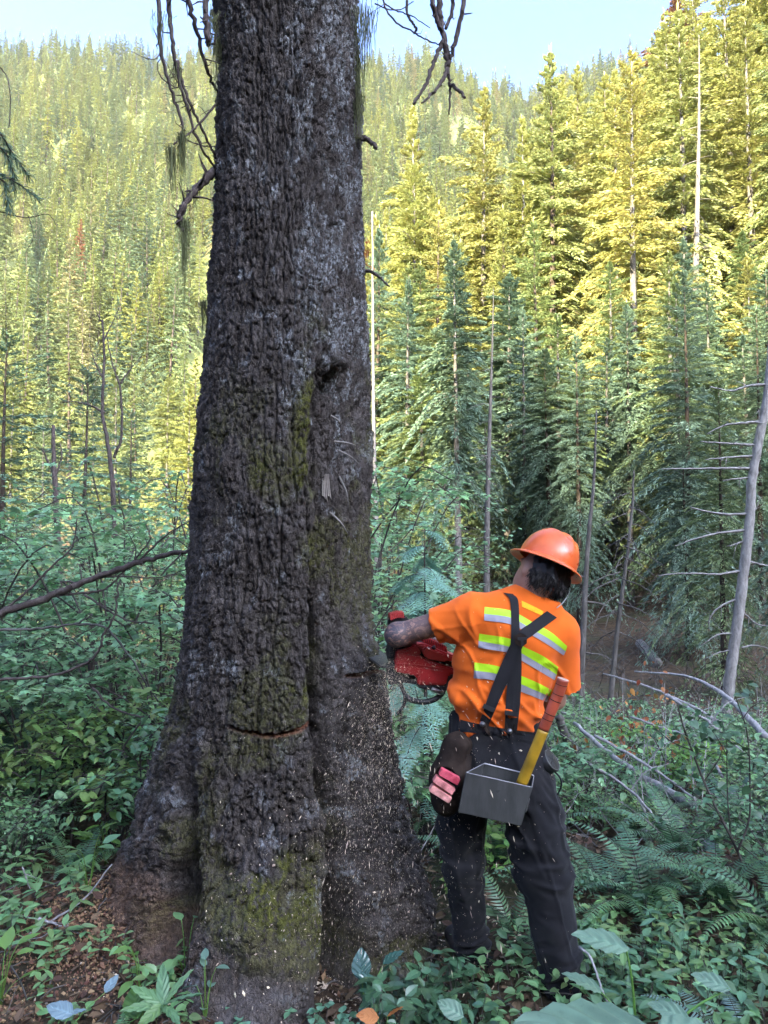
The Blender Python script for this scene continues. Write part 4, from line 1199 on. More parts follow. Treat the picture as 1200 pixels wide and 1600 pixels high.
rows = [([(560, 468), (690, 487), (800, 545), (890, 595), (967, 662)], [(558, 502), (690, 522), (800, 582), (880, 628), (960, 688)], [(556, 535), (690, 555), (800, 612), (880, 660), (950, 708)]),
        ([(533, 600), (683, 625), (760, 668), (850, 712), (923, 765)], [(530, 636), (680, 665), (750, 702), (840, 755), (915, 802)], [(528, 670), (675, 695), (745, 735), (830, 785), (905, 830)]),
        ([(510, 742), (630, 762), (740, 808), (820, 842), (890, 878)], [(507, 782), (620, 800), (740, 850), (810, 880), (882, 910)], [(505, 820), (610, 833), (735, 885), (800, 910), (865, 938)])]
for a, b, c in rows:
    strip("lime_stripe", cx_(a), cx_(b), MAT_LIME, shirt, nu=46)
    strip("silver_stripe", cx_(b), cx_(c), MAT_SILVER, shirt, nu=46)
strip("neck_print", cx_([(742, 437), (795, 462), (850, 490)]), cx_([(744, 467), (795, 490), (846, 512)]), mat_plain("yellow_print", (.80, .42, .01), .7, .3, .2, 200), shirt, nu=16, off=.001, th=.0008)
br = bpy.data.objects.new("braces", None); COL.objects.link(br); br.parent = man; br.location = Vector(P(790, 1010, 2.88)) - Vector(man.location)
def br_strip(*a, **k):
    return strip(*a, **k)
br_strip("strap", cx_([(652, 398), (684, 436), (691, 560), (684, 700), (667, 900), (658, 1072)]), cx_([(700, 404), (726, 440), (732, 560), (742, 700), (738, 900), (720, 1078)]), MAT_STRAP, br, off=.003, th=.003, nu=60, smooth_d=12)
br_strip("strap", cx_([(868, 488), (790, 545), (720, 598), (665, 700), (600, 850), (536, 1030)]), cx_([(917, 521), (800, 607), (757, 645), (702, 780), (645, 900), (582, 1046)]), MAT_STRAP, br, off=.0065, th=.003, nu=60, smooth_d=12)
def patch(name, pxs, mat, parent, lift=.004, th=.004, d=None):
    pts = []
    dm = d if d else np.nanmin([proj(hit(*q)[0])[2] for q in pxs if hit(*q)[0] is not None])
    bm = bmesh.new()
    f = [bm.verts.new(P(a, b, dm - lift - th)) for a, b in pxs]; k = [bm.verts.new(P(a, b, dm - lift * .2)) for a, b in pxs]
    bm.faces.new(f); bm.faces.new(k[::-1])
    for i in range(len(pxs)):
        j = (i + 1) % len(pxs); bm.faces.new([f[i], k[i], k[j], f[j]])
    return link(name, bm_mesh(bm, name), mat, parent)
patch("cross_patch", cx_([(705, 612), (735, 596), (768, 612), (768, 648), (742, 668), (712, 652)]), MAT_LEATHER, br, .008, .003)
patch("buckle", cx_([(722, 618), (770, 616), (768, 630), (752, 634), (752, 662), (740, 664), (738, 634), (722, 632)]), MAT_BLACKP, br, .012, .003)
patch("slide_buckle", cx_([(556, 945), (612, 968), (604, 990), (548, 966)]), MAT_BLACKP, br, .012, .003)
patch("slide_buckle", cx_([(660, 978), (724, 988), (722, 1012), (658, 1000)]), MAT_BLACKP, br, .012, .003)
def c6(c): return [(660 + .2 * a, 1050 + .2 * b) for a, b in c]
strip("leather_tab", c6([(455, 360), (462, 400), (500, 470), (528, 500)]), c6([(525, 372), (520, 410), (525, 460), (532, 498)]), MAT_LEATHER, br, .006, .003, nu=14, nv=4)
strip("leather_tab", c6([(648, 400), (650, 440), (660, 490)]), c6([(720, 410), (715, 445), (700, 492)]), MAT_LEATHER, br, .006, .003, nu=12, nv=4)
def button(px, py, r, parent, mat, name="button"):
    p, nr = hit(px, py)
    d = proj(p)[2] - .011; c = P(px, py, d); ax = np.array([0, -1, .1]); ax /= np.linalg.norm(ax)
    g = Geo(); g.tube(np.stack([c - ax * .004, c + ax * .002, c + ax * .003, c + ax * .0018, c + ax * .0005]), [r, r, r * .85, r * .6, r * .2], 16)
    return link(name, g.mesh(name, True), mat, parent)
button(754, 1131.5, .0105, br, MAT_STEEL); button(796, 1142.5, .0105, br, MAT_STEEL)
wb = strip("waistband", c6([(215, 345), (350, 385), (560, 430), (740, 455), (930, 480)]), c6([(212, 480), (350, 470), (560, 505), (740, 530), (930, 560)]), MAT_TROUSER, trousers, .001, .002, nu=50, nv=5)
strip("belt_loop", c6([(558, 435), (552, 510), (540, 588)]), c6([(590, 440), (586, 512), (573, 590)]), MAT_TROUSER, trousers, .004, .003, nu=14, nv=3)
None and strip("side_pocket", [(851, 1258), (845, 1290), (846, 1318)], [(880, 1262), (884, 1290), (882, 1322)], MAT_TROUSER, trousers, .006, .006, nu=16, nv=6)

# ---------------------------------------------------------------- hard hat
MAT_HAT = NT("orange_shell"); n = MAT_HAT
f = n.noise(n.coord("Object"), 9, 5, .65); f2 = n.noise(n.coord("Object"), 70, 4, .8)
c = n.ramp(f, [(.3, (.52, .085, .018)), (.7, (.66, .13, .03))])
c = n.mix(n.ramp(f2, [(.66, (0, 0, 0)), (.74, (.55, .55, .55))]), c, (.30, .085, .04))
sc_ = n.noise(n.coord("Object", (1, .25, 1.6)), 60, 5, .8)
c = n.mix(n.ramp(sc_, [(.60, (0, 0, 0)), (.70, (.5, .5, .5))]), c, (.70, .30, .16))
n.col(c); n.set(.22, .5); n.l(n.ramp(f, [(.3, (.22, .22, .22)), (.7, (.48, .48, .48))]), n.b.inputs["Roughness"]); n.b.inputs["Coat Weight"].default_value = .15; MAT_HAT = n.m
hat = thing("hard_hat", "glossy orange full-brim hard hat on the feller's tilted head", "hard hat", tuple(HB))
na, nr = 96, 22
V = []
for i in range(nr + 1):
    t = i / nr * math.pi / 2
    for a in np.linspace(0, 2 * math.pi, na, endpoint=False):
        rr = .116 * (math.sin(t) ** .80); zz = .132 * (math.cos(t) ** .86)
        rib = 0
        for k in (-1, 0, 1):
            xx = math.sin(a) * math.sin(t)
            rib += .006 * math.exp(-((xx - k * .36) / .10) ** 2) * sstep(.96, .6, math.sin(t)) 
        ww = 1 + .07 * abs(math.cos(a)) ** 2
        V.append(HB + HR * rr * math.sin(a) * .97 + HF * rr * math.cos(a) * ww + HU * (zz + rib))
V = np.array(V)
i, j = np.meshgrid(np.arange(nr), np.arange(na), indexing='ij')
Q = np.stack([i * na + j, (i + 1) * na + j, (i + 1) * na + (j + 1) % na, i * na + (j + 1) % na], -1).reshape(-1, 4)
shell = link("shell", mesh_np("shell", V, [Q], smooth=True), MAT_HAT, hat)
prof = [(.113, .004), (.118, .003), (.130, -.003), (.143, -.009), (.1475, -.012), (.149, -.015), (.1475, -.018), (.142, -.0165), (.128, -.009), (.112, -.004)]
V = []
for r, z in prof:
    for a in np.linspace(0, 2 * math.pi, na, endpoint=False):
        ww = 1 + .09 * abs(math.cos(a)) ** 2
        V.append(HB + HR * r * math.sin(a) * .97 + HF * r * math.cos(a) * ww + HU * (z + .006 * math.cos(a) ** 2))
i, j = np.meshgrid(np.arange(len(prof) - 1), np.arange(na), indexing='ij')
Q = np.stack([i * na + j, (i + 1) * na + j, (i + 1) * na + (j + 1) % na, i * na + (j + 1) % na], -1).reshape(-1, 4)
link("brim", mesh_np("brim", np.array(V), [Q], smooth=True), MAT_HAT, hat)
g = Geo()
pts = [P(892, 905, 3.0), P(889, 925, 2.99), P(881, 940, 2.97), P(870, 950, 2.93)]
g.tube(spline(pts, 14), .0018, 5); link("chin_cord", g.mesh("chin_cord", True), mat_plain("grey_cord", (.35, .35, .36), .6), hat)

# ---------------------------------------------------------------- belt tools
bucket = thing("tool_scabbard", "grey plastic scabbard hung at the back of the belt holding the axe head", "scabbard", tuple(P(775, 1240, 2.83)))
MAT_GREYP = NT("grey_plastic"); n = MAT_GREYP
f = n.noise(n.coord("Object", (1, 1, .2)), 30, 5, .7); f2 = n.noise(n.coord("Object"), 4, 4)
n.col(n.mix(n.ramp(f, [(.4, (0, 0, 0)), (.65, (.5, .5, .5))]), n.ramp(f2, [(.3, (.026, .027, .026)), (.7, (.042, .043, .041))]), (.075, .075, .072)))
n.set(.42, .5); n.bump(f, .1, .002); MAT_GREYP = n.m
fr = [(729, 1207), (831, 1230), (813, 1289), (717, 1268)]; bk_ = [(757, 1193), (826, 1208), (806, 1279), (742, 1258)]
dF, dB = 2.775, 2.865
def wall(a, b, c, d, th):
    """a thick four-cornered sheet"""
    a, b, c, d = map(np.array, (a, b, c, d)); nn_ = np.cross(b - a, d - a); nn_ = nn_ / np.linalg.norm(nn_) * th
    return np.array([a, b, c, d, a + nn_, b + nn_, c + nn_, d + nn_]), np.array([(0, 1, 2, 3), (7, 6, 5, 4), (0, 4, 5, 1), (1, 5, 6, 2), (2, 6, 7, 3), (3, 7, 4, 0)])
f3 = [P(*q, dF) for q in fr]; b3 = [P(*q, dB) for q in bk_]
b3[1] = P(834, 1212, dB)
for nm, cs in (("front_wall", (f3[0], f3[1], f3[2], f3[3])), ("side_wall", (b3[0], f3[0], f3[3], b3[3])), ("side_wall", (f3[1], b3[1], b3[2], f3[2])), ("back_wall", (b3[1], b3[0], b3[3], b3[2])), ("bottom", (f3[3], f3[2], b3[2], b3[3]))):
    g = Geo(); V_, Q_ = wall(*cs, -.0035); g.add(V_, None, Q_); link(nm, g.mesh(nm), MAT_GREYP, bucket)
g = Geo(); g.tube(np.array([f3[0], f3[1]]), .0013, 6); g.tube(np.array([f3[0], b3[0]]), .0013, 6); g.tube(np.array([f3[1], b3[1]]), .0013, 6); g.tube(np.array([b3[0], b3[1]]), .003, 6)
link("rim", g.mesh("rim"), mat_plain("pale_edge", (.20, .20, .21), .35, .6, .1), bucket)
g = Geo(); c0 = P(777, 1236, dF - .0036)
for k, (w0, w1, z0) in enumerate(((-.011, .011, .004), (-.006, .006, 0), (-.003, .002, -.003))):
    g.add(*[x for x in wall(c0 + np.array([w0, 0, z0 - w0 * -.2]), c0 + np.array([w1, 0, z0 - w1 * .2]), c0 + np.array([w1 * .7, 0, z0 - .0025 - w1 * .2]), c0 + np.array([w0 * .7, 0, z0 - .0025]), .001)][:1], None, wall(c0, c0 + UP, c0 + RIGHT, c0, .001)[1])
link("stamp", g.mesh("stamp"), MAT_BLACKP, bucket)
axe = thing("axe", "axe standing head down in the scabbard, handle painted red above and yellow below", "axe", tuple(P(815, 1225, 2.82)))
hp = [P(880, 1061, 2.775), P(872, 1085, 2.78), P(858, 1118, 2.785), P(848, 1143, 2.79), P(833, 1180, 2.80), P(816, 1222, 2.815), P(808, 1246, 2.82)]
hs = spline(hp, 40)
def oval(pts, ra, rb, seg=18):
    g = Geo(); n_ = len(pts); a = np.linspace(0, 2 * math.pi, seg, endpoint=False); V = []
    tan = np.gradient(pts, axis=0); tan /= np.linalg.norm(tan, axis=1)[:, None]
    for k in range(n_):
        u = np.cross(tan[k], FWD); u /= np.linalg.norm(u); w = np.cross(tan[k], u)
        V.append(pts[k] + ra[k] * np.cos(a)[:, None] * u + rb[k] * np.sin(a)[:, None] * w)
    i, j = np.meshgrid(np.arange(n_ - 1), np.arange(seg), indexing='ij')
    q = np.stack([i * seg + j, i * seg + (j + 1) % seg, (i + 1) * seg + (j + 1) % seg, (i + 1) * seg + j], -1).reshape(-1, 4)
    V = np.vstack(V); V = np.vstack([V, pts[0], pts[-1]]); s = np.arange(seg); b = (n_ - 1) * seg
    g.add(V, np.vstack([np.stack([np.full(seg, n_ * seg), (s + 1) % seg, s], -1), np.stack([np.full(seg, n_ * seg + 1), b + s, b + (s + 1) % seg], -1)]), q); return g
MAT_REDH = mat_plain("red_handle", (.30, .055, .028), .42, .5, .35, 14); MAT_YELH = mat_plain("yellow_handle", (.33, .19, .012), .5, .45, .35, 10)
rr = np.interp(np.arange(20), [0, 2, 19], [.0225, .0212, .020])
link("red_grip", oval(hs[:20], rr, rr * .72).mesh("red_grip", True), MAT_REDH, axe)
g = Geo(); e0 = hs[0] - (hs[1] - hs[0]) * .03
link("handle_end", oval(np.stack([e0 + (hs[0] - hs[1]) * .12, e0]), [.020, .0222], [.0145, .016]).mesh("handle_end"), mat_plain("bare_wood", (.36, .25, .19), .7, .3, .2, 60), axe)
g = oval(hs[19:34], np.linspace(.0198, .021, 15), np.linspace(.0142, .0152, 15)); link("yellow_handle", g.mesh("yellow_handle", True), MAT_YELH, axe)
for k in range(7):       # tally marks burnt round the red grip
    q = hs[2 + 2 * k: 4 + 2 * k]; m_ = (q[0] + q[1]) / 2; dd = (q[1] - q[0]) * .12
    link("grip_mark", oval(np.stack([m_ - dd, m_ + dd]), [.0218 - .00012 * k] * 2, [.0158] * 2).mesh("grip_mark", True), MAT_LEATHER, axe) if k in (0, 2, 3, 5, 6) else None
g = oval(hs[33:38], [.022] * 5, [.0162] * 5); link("collar", g.mesh("collar", True), mat_plain("dark_wrap", (.05, .04, .03), .8, .3, .4), axe)
bm = bmesh.new(); box_bm(bm, P(798, 1250, 2.82), (.13, .03, .055), Matrix.Rotation(.25, 3, 'Y'), .006); link("axe_head", bm_mesh(bm, "axe_head"), MAT_STEEL, axe)
# leather pouch with felling wedges
pouch = thing("wedge_pouch", "dark leather pouch on the feller's left hip holding red felling wedges", "pouch", tuple(P(695, 1220, 2.9)))
pp_ = [cone(P(716, 1165, 2.93), P(700, 1215, 2.91), .055, .064, RIGHT, 1.0, .04), cone(P(700, 1215, 2.91), P(697, 1250, 2.90), .066, .060, RIGHT, 1.0, .03)]
pd = lambda X, Y, Z: .006 * fbm(X * 22, Y * 22, Z * 16, seed=501, oct=3)
V_, Q_ = sdf_mesh("bag", pp_, .005, sub=[ell(P(694, 1222, 2.845), np.eye(3), (.050, .055, .052))], disp=pd)
link("bag", mesh_np("bag", V_, [Q_], smooth=True), MAT_LEATHER, pouch)
PB = BVHTree.FromPolygons([tuple(v) for v in V_], [tuple(q) for q in Q_])
strip("flap", [(703, 1148), (716, 1168), (738, 1182)], [(690, 1195), (712, 1205), (734, 1212)], mat_plain("brown_hide", (.03, .021, .016), .85, .2, .4, 12, .4), pouch, .03, .004, nu=14, nv=6, smooth_d=6)
for nm, a, b, col, lab, dd in (("felling_wedge", (689, 1203), (714, 1217), (.42, .022, .05), "bright magenta-red felling wedge, topmost of the three in the leather pouch", 2.835),
                     ("felling_wedge", (680, 1214), (706, 1232), (.42, .12, .11), "faded pink felling wedge between two others in the leather pouch", 2.830),
                     ("felling_wedge", (674, 1228), (701, 1245), (.46, .18, .15), "palest scuffed pink felling wedge, lowest in the leather pouch", 2.825)):
    p0, p1 = P(*a, dd), P(*b, dd - .004); ax = p1 - p0; L = np.linalg.norm(ax); ax /= L
    wv = np.cross(ax, FWD); wv /= np.linalg.norm(wv); tk = np.cross(ax, wv)
    w = thing(nm, lab, "wedge", tuple(p0), "felling wedges in the pouch")
    V8 = []
    for s0, hw in ((p0 - ax * .005, .0125), (p1 + ax * .005, .0125)):
        for su, sv in ((-1, -1), (1, -1), (1, 1), (-1, 1)): V8.append(s0 + wv * su * hw + tk * (sv * .02 + .02))
    bm = bmesh.new(); vs = [bm.verts.new(v) for v in V8]
    for f in ((3, 2, 1, 0), (4, 5, 6, 7), (0, 1, 5, 4), (1, 2, 6, 5), (2, 3, 7, 6), (3, 0, 4, 7)): bm.faces.new([vs[q] for q in f])
    bmesh.ops.bevel(bm, geom=bm.edges[:], offset=.0022, segments=2, affect='EDGES')
    link("wedge_body", bm_mesh(bm, "wedge_body"), mat_plain("wedge_%d" % int(dd * 1000), col, .45, .5, .35, 40, 0, 0, tuple(min(1, c * 1.5 + .1) for c in col)), w)
# measuring tape on the right hip
tape = thing("logging_tape", "black spool tape clipped to the right hip, a short strap hanging from it", "tape", tuple(P(861, 1190, 2.95)))
ax = np.array([.55, -.35, .45]); ax /= np.linalg.norm(ax); c0 = P(857, 1191, 2.95)
g = Geo(); g.tube(np.stack([c0 - ax * .018, c0 - ax * .016, c0 + ax * .016, c0 + ax * .018, c0 + ax * .018]), [.036, .042, .042, .036, .001], 28); link("case", g.mesh("case", True), MAT_BLACKP, tape)
g = Geo(); t = np.linspace(0, 6.28, 30); u = np.cross(ax, UP); u /= np.linalg.norm(u); w = np.cross(ax, u)
g.tube(np.array([c0 + ax * .017 + (u * math.cos(q) + w * math.sin(q)) * .041 for q in t]), .003, 6, cap=False); link("case_rim", g.mesh("case_rim", True), MAT_GREYP, tape)
g = Geo(); g.tube(spline([P(866, 1205, 2.93), P(875, 1215, 2.92), P(877, 1228, 2.92), P(871, 1242, 2.93)], 12), .0035, 6); link("strap", g.mesh("strap", True), MAT_STRAP, tape)

# ---------------------------------------------------------------- chainsaw
SO = P(660, 1045, 3.12)
ta = math.radians(-15)
SU = np.array([math.cos(ta), 0, math.sin(ta)]); SU = SU * .985 + FWD * .14; SU /= np.linalg.norm(SU)
SV_ = np.array([-math.sin(ta), 0, math.cos(ta)]); SW = np.cross(SV_, SU) * -1
SW = np.cross(SU, SV_) * -1 if (np.cross(SU, SV_) @ FWD) < 0 else np.cross(SU, SV_)
def SP_(u, v, w): return SO + SU * u + SV_ * v + SW * w
MAT_RED = NT("red_saw_paint"); n = MAT_RED
f = n.noise(n.coord("Object"), 14, 5, .65); f2 = n.noise(n.coord("Object"), 75, 4, .75)
c = n.ramp(f, [(.3, (.30, .014, .016)), (.7, (.44, .026, .026))])
c = n.mix(n.ramp(f2, [(.6, (0, 0, 0)), (.72, (.6, .6, .6))]), c, (.10, .05, .045)); n.col(c); n.set(.4, .5); MAT_RED = n.m
MAT_REDL = mat_plain("red_shroud_highlight", (.60, .07, .065), .45, .5, .2, 20)  # lighter red, brightens the top parts as if the light caught them
saw = thing("chainsaw", "big old red chainsaw with ribbed cover, its bar buried in the trunk", "chainsaw", tuple(SO))
def px2uv(cpx, cpy):
    x, y = 600 + .13333 * cpx, 950 + .13333 * cpy
    p = P(x, y, 3.12) - SO
    # solve in the plane of the near face
    return float(p @ SU / (SU @ SU)), float(p @ SV_)
def slab(name, poly, w0, w1, mat, bev=.004, raw=False):
    q = poly if raw else [px2uv(*c) for c in poly]
    bm = bmesh.new()
    a = [bm.verts.new(SP_(u, v, w0)) for u, v in q]; b = [bm.verts.new(SP_(u, v, w1)) for u, v in q]
    bm.faces.new(a); bm.faces.new(b[::-1])
    for i in range(len(q)): j = (i + 1) % len(q); bm.faces.new([a[i], b[i], b[j], a[j]])
    bmesh.ops.recalc_face_normals(bm, faces=bm.faces)
    if bev: bmesh.ops.bevel(bm, geom=bm.edges[:], offset=bev, segments=2, affect='EDGES', clamp_overlap=True)
    return link(name, bm_mesh(bm, name), mat, saw)
slab("side_cover", [(122, 640), (150, 500), (440, 560), (480, 600), (870, 735), (850, 790), (770, 790), (735, 915), (395, 905), (390, 800), (125, 740)], 0, .05, MAT_RED, .006)
slab("cover_ridge", [(130, 635), (400, 660), (720, 715), (720, 728), (400, 674), (130, 648)], -.005, .002, MAT_RED, .0015)
slab("lower_panel", [(415, 700), (700, 745), (690, 890), (420, 885)], -.004, .002, MAT_RED, .002)
slab("engine_block", [(110, 520), (230, 430), (480, 420), (900, 600), (900, 730), (780, 930), (300, 900), (110, 760)], .045, .15, MAT_BLACKP, .006)
slab("top_cover", [(380, 420), (490, 425), (700, 520), (915, 600), (905, 640), (800, 640), (690, 610), (500, 595), (430, 480)], .005, .12, MAT_REDL, .007)
slab("deck", [(440, 490), (490, 590), (730, 635), (770, 600), (700, 545), (500, 445)], -.014, .03, MAT_REDL, .006)  # highlight on the top deck painted with the lighter red
slab("front_housing", [(150, 505), (255, 490), (370, 430), (430, 480), (440, 560), (240, 560), (150, 540)], .004, .10, MAT_RED, .006)
slab("spike_plate", [(40, 650), (100, 620), (128, 640), (122, 760), (250, 830), (390, 860), (390, 905), (250, 880), (60, 900), (35, 800)], .012, .05, MAT_BLACKP, .003)
slab("hand_guard", [(85, 430), (120, 425), (140, 500), (115, 640), (62, 605), (75, 500)], .02, .13, MAT_BLACKP, .004)
slab("chassis", [(390, 905), (735, 915), (770, 800), (850, 800), (830, 975), (600, 985), (395, 935)], .004, .14, MAT_BLACKP, .004)
# ribbed covers: each slat on its own
for k in range(11):
    u0 = 480 + k * 27; v0 = 345 + k * 12
    slab("vent_slat", [(u0, v0), (u0 + 14, v0 + 5), (u0 + 30, v0 + 92), (u0 + 16, v0 + 90)], .035, .12, MAT_REDL, .002)
slab("vent_base", [(488, 360), (770, 475), (785, 500), (500, 410)], .045, .115, MAT_BLACKP, .003)
for k in range(8):
    u0 = 118 + k * 22; v0 = 108 - 6 * min(k, 4)
    slab("starter_slat", [(u0, v0), (u0 + 13, v0 - 2), (u0 + 20, v0 + 75), (u0 + 7, v0 + 77)], .12, .19, MAT_REDL, .002)
slab("starter_housing", [(105, 165), (200, 140), (330, 140), (420, 300), (300, 420), (110, 420)], .14, .185, MAT_BLACKP, .006)
g = Geo(); c0 = SP_(*px2uv(590, 465), .0)
g.tube(np.stack([c0 - SV_ * .008, c0 + SV_ * .001, c0 + SV_ * .002, c0 + SV_ * .008]), [.009, .009, .005, .0045], 14); link("fuel_cap", g.mesh("fuel_cap", True), MAT_BLACKP, saw)
g = Geo()
for off, col in ((0, 0), (.012, 0)):
    g.tube(spline([SP_(*px2uv(800, 650), .03 + off), SP_(*px2uv(850, 640), .02 + off), SP_(*px2uv(890, 660), .03 + off)], 8), .0035, 6)
link("throttle_linkage", g.mesh("throttle_linkage", True), MAT_STEEL, saw)
g = Geo()
hb_ = [SP_(*px2uv(250, 1035), .03), SP_(*px2uv(330, 1085), .02), SP_(*px2uv(480, 1112), .015), SP_(*px2uv(630, 1075), .02), SP_(*px2uv(735, 1005), .05), SP_(*px2uv(760, 930), .10)]
g.tube(spline(hb_, 26), .0115, 10); link("wrap_handle", g.mesh("wrap_handle", True), MAT_BLACKP, saw)
g = Geo()
g.tube(spline([SP_(*px2uv(258, 1035), .03), SP_(*px2uv(240, 1150), .03), SP_(*px2uv(160, 1255), .03)], 10), np.linspace(.008, .006, 10), 8)
g.tube(spline([SP_(*px2uv(260, 1040), .03), SP_(*px2uv(220, 930), .06), SP_(*px2uv(180, 800), .08)], 10), .0085, 8)
link("handle_bracket", g.mesh("handle_bracket", True), MAT_BLACKP, saw)
g = Geo(); g.tube(spline([SP_(*px2uv(700, 1010), .02), SP_(*px2uv(640, 985), .0), SP_(*px2uv(560, 950), .0)], 8), .009, 8); link("muffler_pipe", g.mesh("muffler_pipe", True), MAT_STEEL, saw)
# upper front handle the left hand holds, rear handle the right hand holds
g = Geo(); g.tube(spline([SP_(*px2uv(180, 800), .08), SP_(*px2uv(120, 560), .14), gripL + np.array([-.05, .02, -.03]), gripL, gripL + np.array([.06, .03, .0]), SP_(*px2uv(640, 500), .20), SP_(*px2uv(700, 800), .16)], 30), .0115, 10)
link("front_handle", g.mesh("front_handle", True), MAT_BLACKP, saw)
g = Geo(); g.tube(spline([SP_(*px2uv(880, 640), .10), gripR + np.array([-.09, .0, .01]), gripR, gripR + np.array([.05, .0, -.02]), gripR + np.array([.03, .0, -.09]), SP_(*px2uv(860, 900), .12)], 30), .014, 10)
link("rear_handle", g.mesh("rear_handle", True), MAT_BLACKP, saw)
# guide bar lying flat in the cut
b0 = SP_(*px2uv(90, 690), .06)
b1 = P(566, 1040, 3.8)
bd = np.array([b1[0] - b0[0], b1[1] - b0[1], 0]); bd /= np.linalg.norm(bd); bs = np.cross(bd, UP)
g = Geo(); L_ = .62
out = [b0 - bd * .05 + bs * .045, b0 + bd * (L_ - .05) + bs * .045] + [b0 + bd * (L_ - .05 + .05 * math.sin(q)) + bs * .045 * math.cos(q) for q in np.linspace(.3, 2.84, 7)] + [b0 + bd * (L_ - .05) - bs * .045, b0 - bd * .05 - bs * .045]
bm = bmesh.new(); a = [bm.verts.new(p + UP * .0025) for p in out]; b = [bm.verts.new(p - UP * .0025) for p in out]; bm.faces.new(a); bm.faces.new(b[::-1])
for i in range(len(out)): j = (i + 1) % len(out); bm.faces.new([a[i], b[i], b[j], a[j]])
MAT_BAR = mat_plain("oily_bar", (.035, .034, .034), .5, .5, .5, 30)
link("guide_bar", bm_mesh(bm, "guide_bar"), MAT_BAR, saw)
g = Geo(); g.tube(np.array(out + [out[0]]), .0045, 5, cap=False); link("chain", g.mesh("chain"), MAT_BAR, saw)
# ---------------------------------------------------------------- undergrowth
rp = np.random.default_rng(77)
def ground_at(x, y): return float(H(x, y))
def on_ground(px, d):
    """ground point below pixel column px at depth d"""
    p = P(px, 800, d); return np.array([p[0], p[1], ground_at(p[0], p[1])])
def ground_hit(px, py):
    """ground point seen at a pixel"""
    lo, hi = 1.2, 60.0
    for _ in range(60):
        m = (lo + hi) / 2; p = P(px, py, m)
        if p[2] > ground_at(p[0], p[1]): lo = m
        else: hi = m
    return P(px, py, lo)
# leaf outlines: unit length along +y, lying in xy, slightly folded
def t_oval(w=.28, n=5, fold=.10, curl=-.15):
    V, F = [], []
    ys = np.linspace(0, 1, n)
    for y in ys: V.append((0, y, curl * y * y))
    for s in (-1, 1):
        for y in ys[1:-1]:
            ww = w * math.sin(math.pi * y ** .8) ** .8
            V.append((s * ww, y - .03, curl * y * y + fold * ww / w * w * 2))
    k = n - 2
    for si in range(2):
        o = n + si * k
        F.append((0, 1, o) if si else (0, o, 1))
        for i in range(k - 1):
            a, b, c, d = 1 + i, 2 + i, o + i + 1, o + i
            F += [(a, b, c), (a, c, d)] if si else [(a, c, b), (a, d, c)]
        F.append((n - 2, n - 1, o + k - 1) if si else (n - 2, o + k - 1, n - 1))
    return np.array(V, float), np.array(F)
def t_maple():
    ang = [-150, -105, -80, -52, -26, 0, 26, 52, 80, 105, 150]; rad = [.32, .62, .40, .86, .50, 1.0, .50, .86, .40, .62, .32]
    V = [(0, .18, 0)] + [(.62 * r * math.sin(math.radians(a)), .38 + .62 * r * math.cos(math.radians(a)), -.10 * r * abs(math.sin(math.radians(a * 1.7)))) for a, r in zip(ang, rad)]
    return np.array(V, float), np.array([(0, i + 1, i) for i in range(1, 11)])
T_OVAL, T_NARROW, T_MAPLE, T_ROUND = t_oval(), t_oval(.15, 5), t_maple(), t_oval(.42, 5)
def leaves(tmpl, pos, fwd, nrm, size):
    """place a leaf template n times: fwd = direction of the leaf, nrm = upper side"""
    V0, F0 = tmpl; n = len(pos)
    f = fwd / np.linalg.norm(fwd, axis=1)[:, None]
    s = np.cross(f, nrm); s /= np.linalg.norm(s, axis=1)[:, None] + 1e-9
    u = np.cross(s, f)
    V = pos[:, None] + size[:, None, None] * (V0[None, :, :1] * s[:, None] + V0[None, :, 1:2] * f[:, None] + V0[None, :, 2:] * u[:, None])
    F = F0[None] + (np.arange(n) * len(V0))[:, None, None]
    return V.reshape(-1, 3), F.reshape(-1, 3)
def rand_dir(n, pitch, spread=.35):
    a = rp.uniform(0, 6.283, n); p = pitch + rp.normal(0, spread, n)
    return np.stack([np.cos(a) * np.cos(p), np.sin(a) * np.cos(p), np.sin(p)], -1)
def up_ish(n, k=.35): return np.stack([rp.normal(0, k, n), rp.normal(0, k, n), np.ones(n)], -1)

MAT_MAPLE = mat_leaf("maple_leaves", [(.20, .35, .165), (.22, .37, .15), (.175, .32, .18), (.27, .39, .12)], .38, .38, .6, 1.2, None, .3)
MAT_LOWLEAF = mat_leaf("low_leaves", [(.13, .25, .11), (.16, .28, .10), (.11, .22, .11), (.20, .30, .08)], .35, .38, .6, 2, None, .3)
MAT_FERN = mat_leaf("fern_fronds", [(.085, .18, .08), (.075, .165, .085), (.11, .21, .075)], .3, .40, .6, 3)
MAT_BLUEFERN = mat_leaf("pale_fern", [(.17, .26, .22), (.15, .24, .17)], .3, .4, .6, 3)
MAT_BRIGHT = mat_leaf("bright_leaves", [(.14, .27, .055), (.17, .29, .06)], .45, .4, .5, 3)
MAT_PALE = mat_leaf("pale_broad_leaf", [(.13, .22, .145), (.15, .245, .16)], .3, .42, .45, 6, None, .05, True)
MAT_SALAL = mat_leaf("dark_glossy_leaves", [(.030, .075, .035), (.045, .10, .04), (.06, .13, .06)], .2, .28, .7, 4)
MAT_DRY = mat_leaf("dry_orange_leaves", [(.45, .17, .05), (.40, .20, .08), (.36, .13, .05)], .3, .7, .2, 4)
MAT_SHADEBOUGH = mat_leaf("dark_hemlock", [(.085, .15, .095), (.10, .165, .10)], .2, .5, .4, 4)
MAT_SAPLING = mat_leaf("sapling_needles", [(.19, .36, .27), (.21, .38, .28)], .3, .42, .6, 6)
MAT_TWIG = mat_bark("twig_bark", (.03, .024, .022), (.06, .05, .045), (.11, .10, .09), 30, .5)
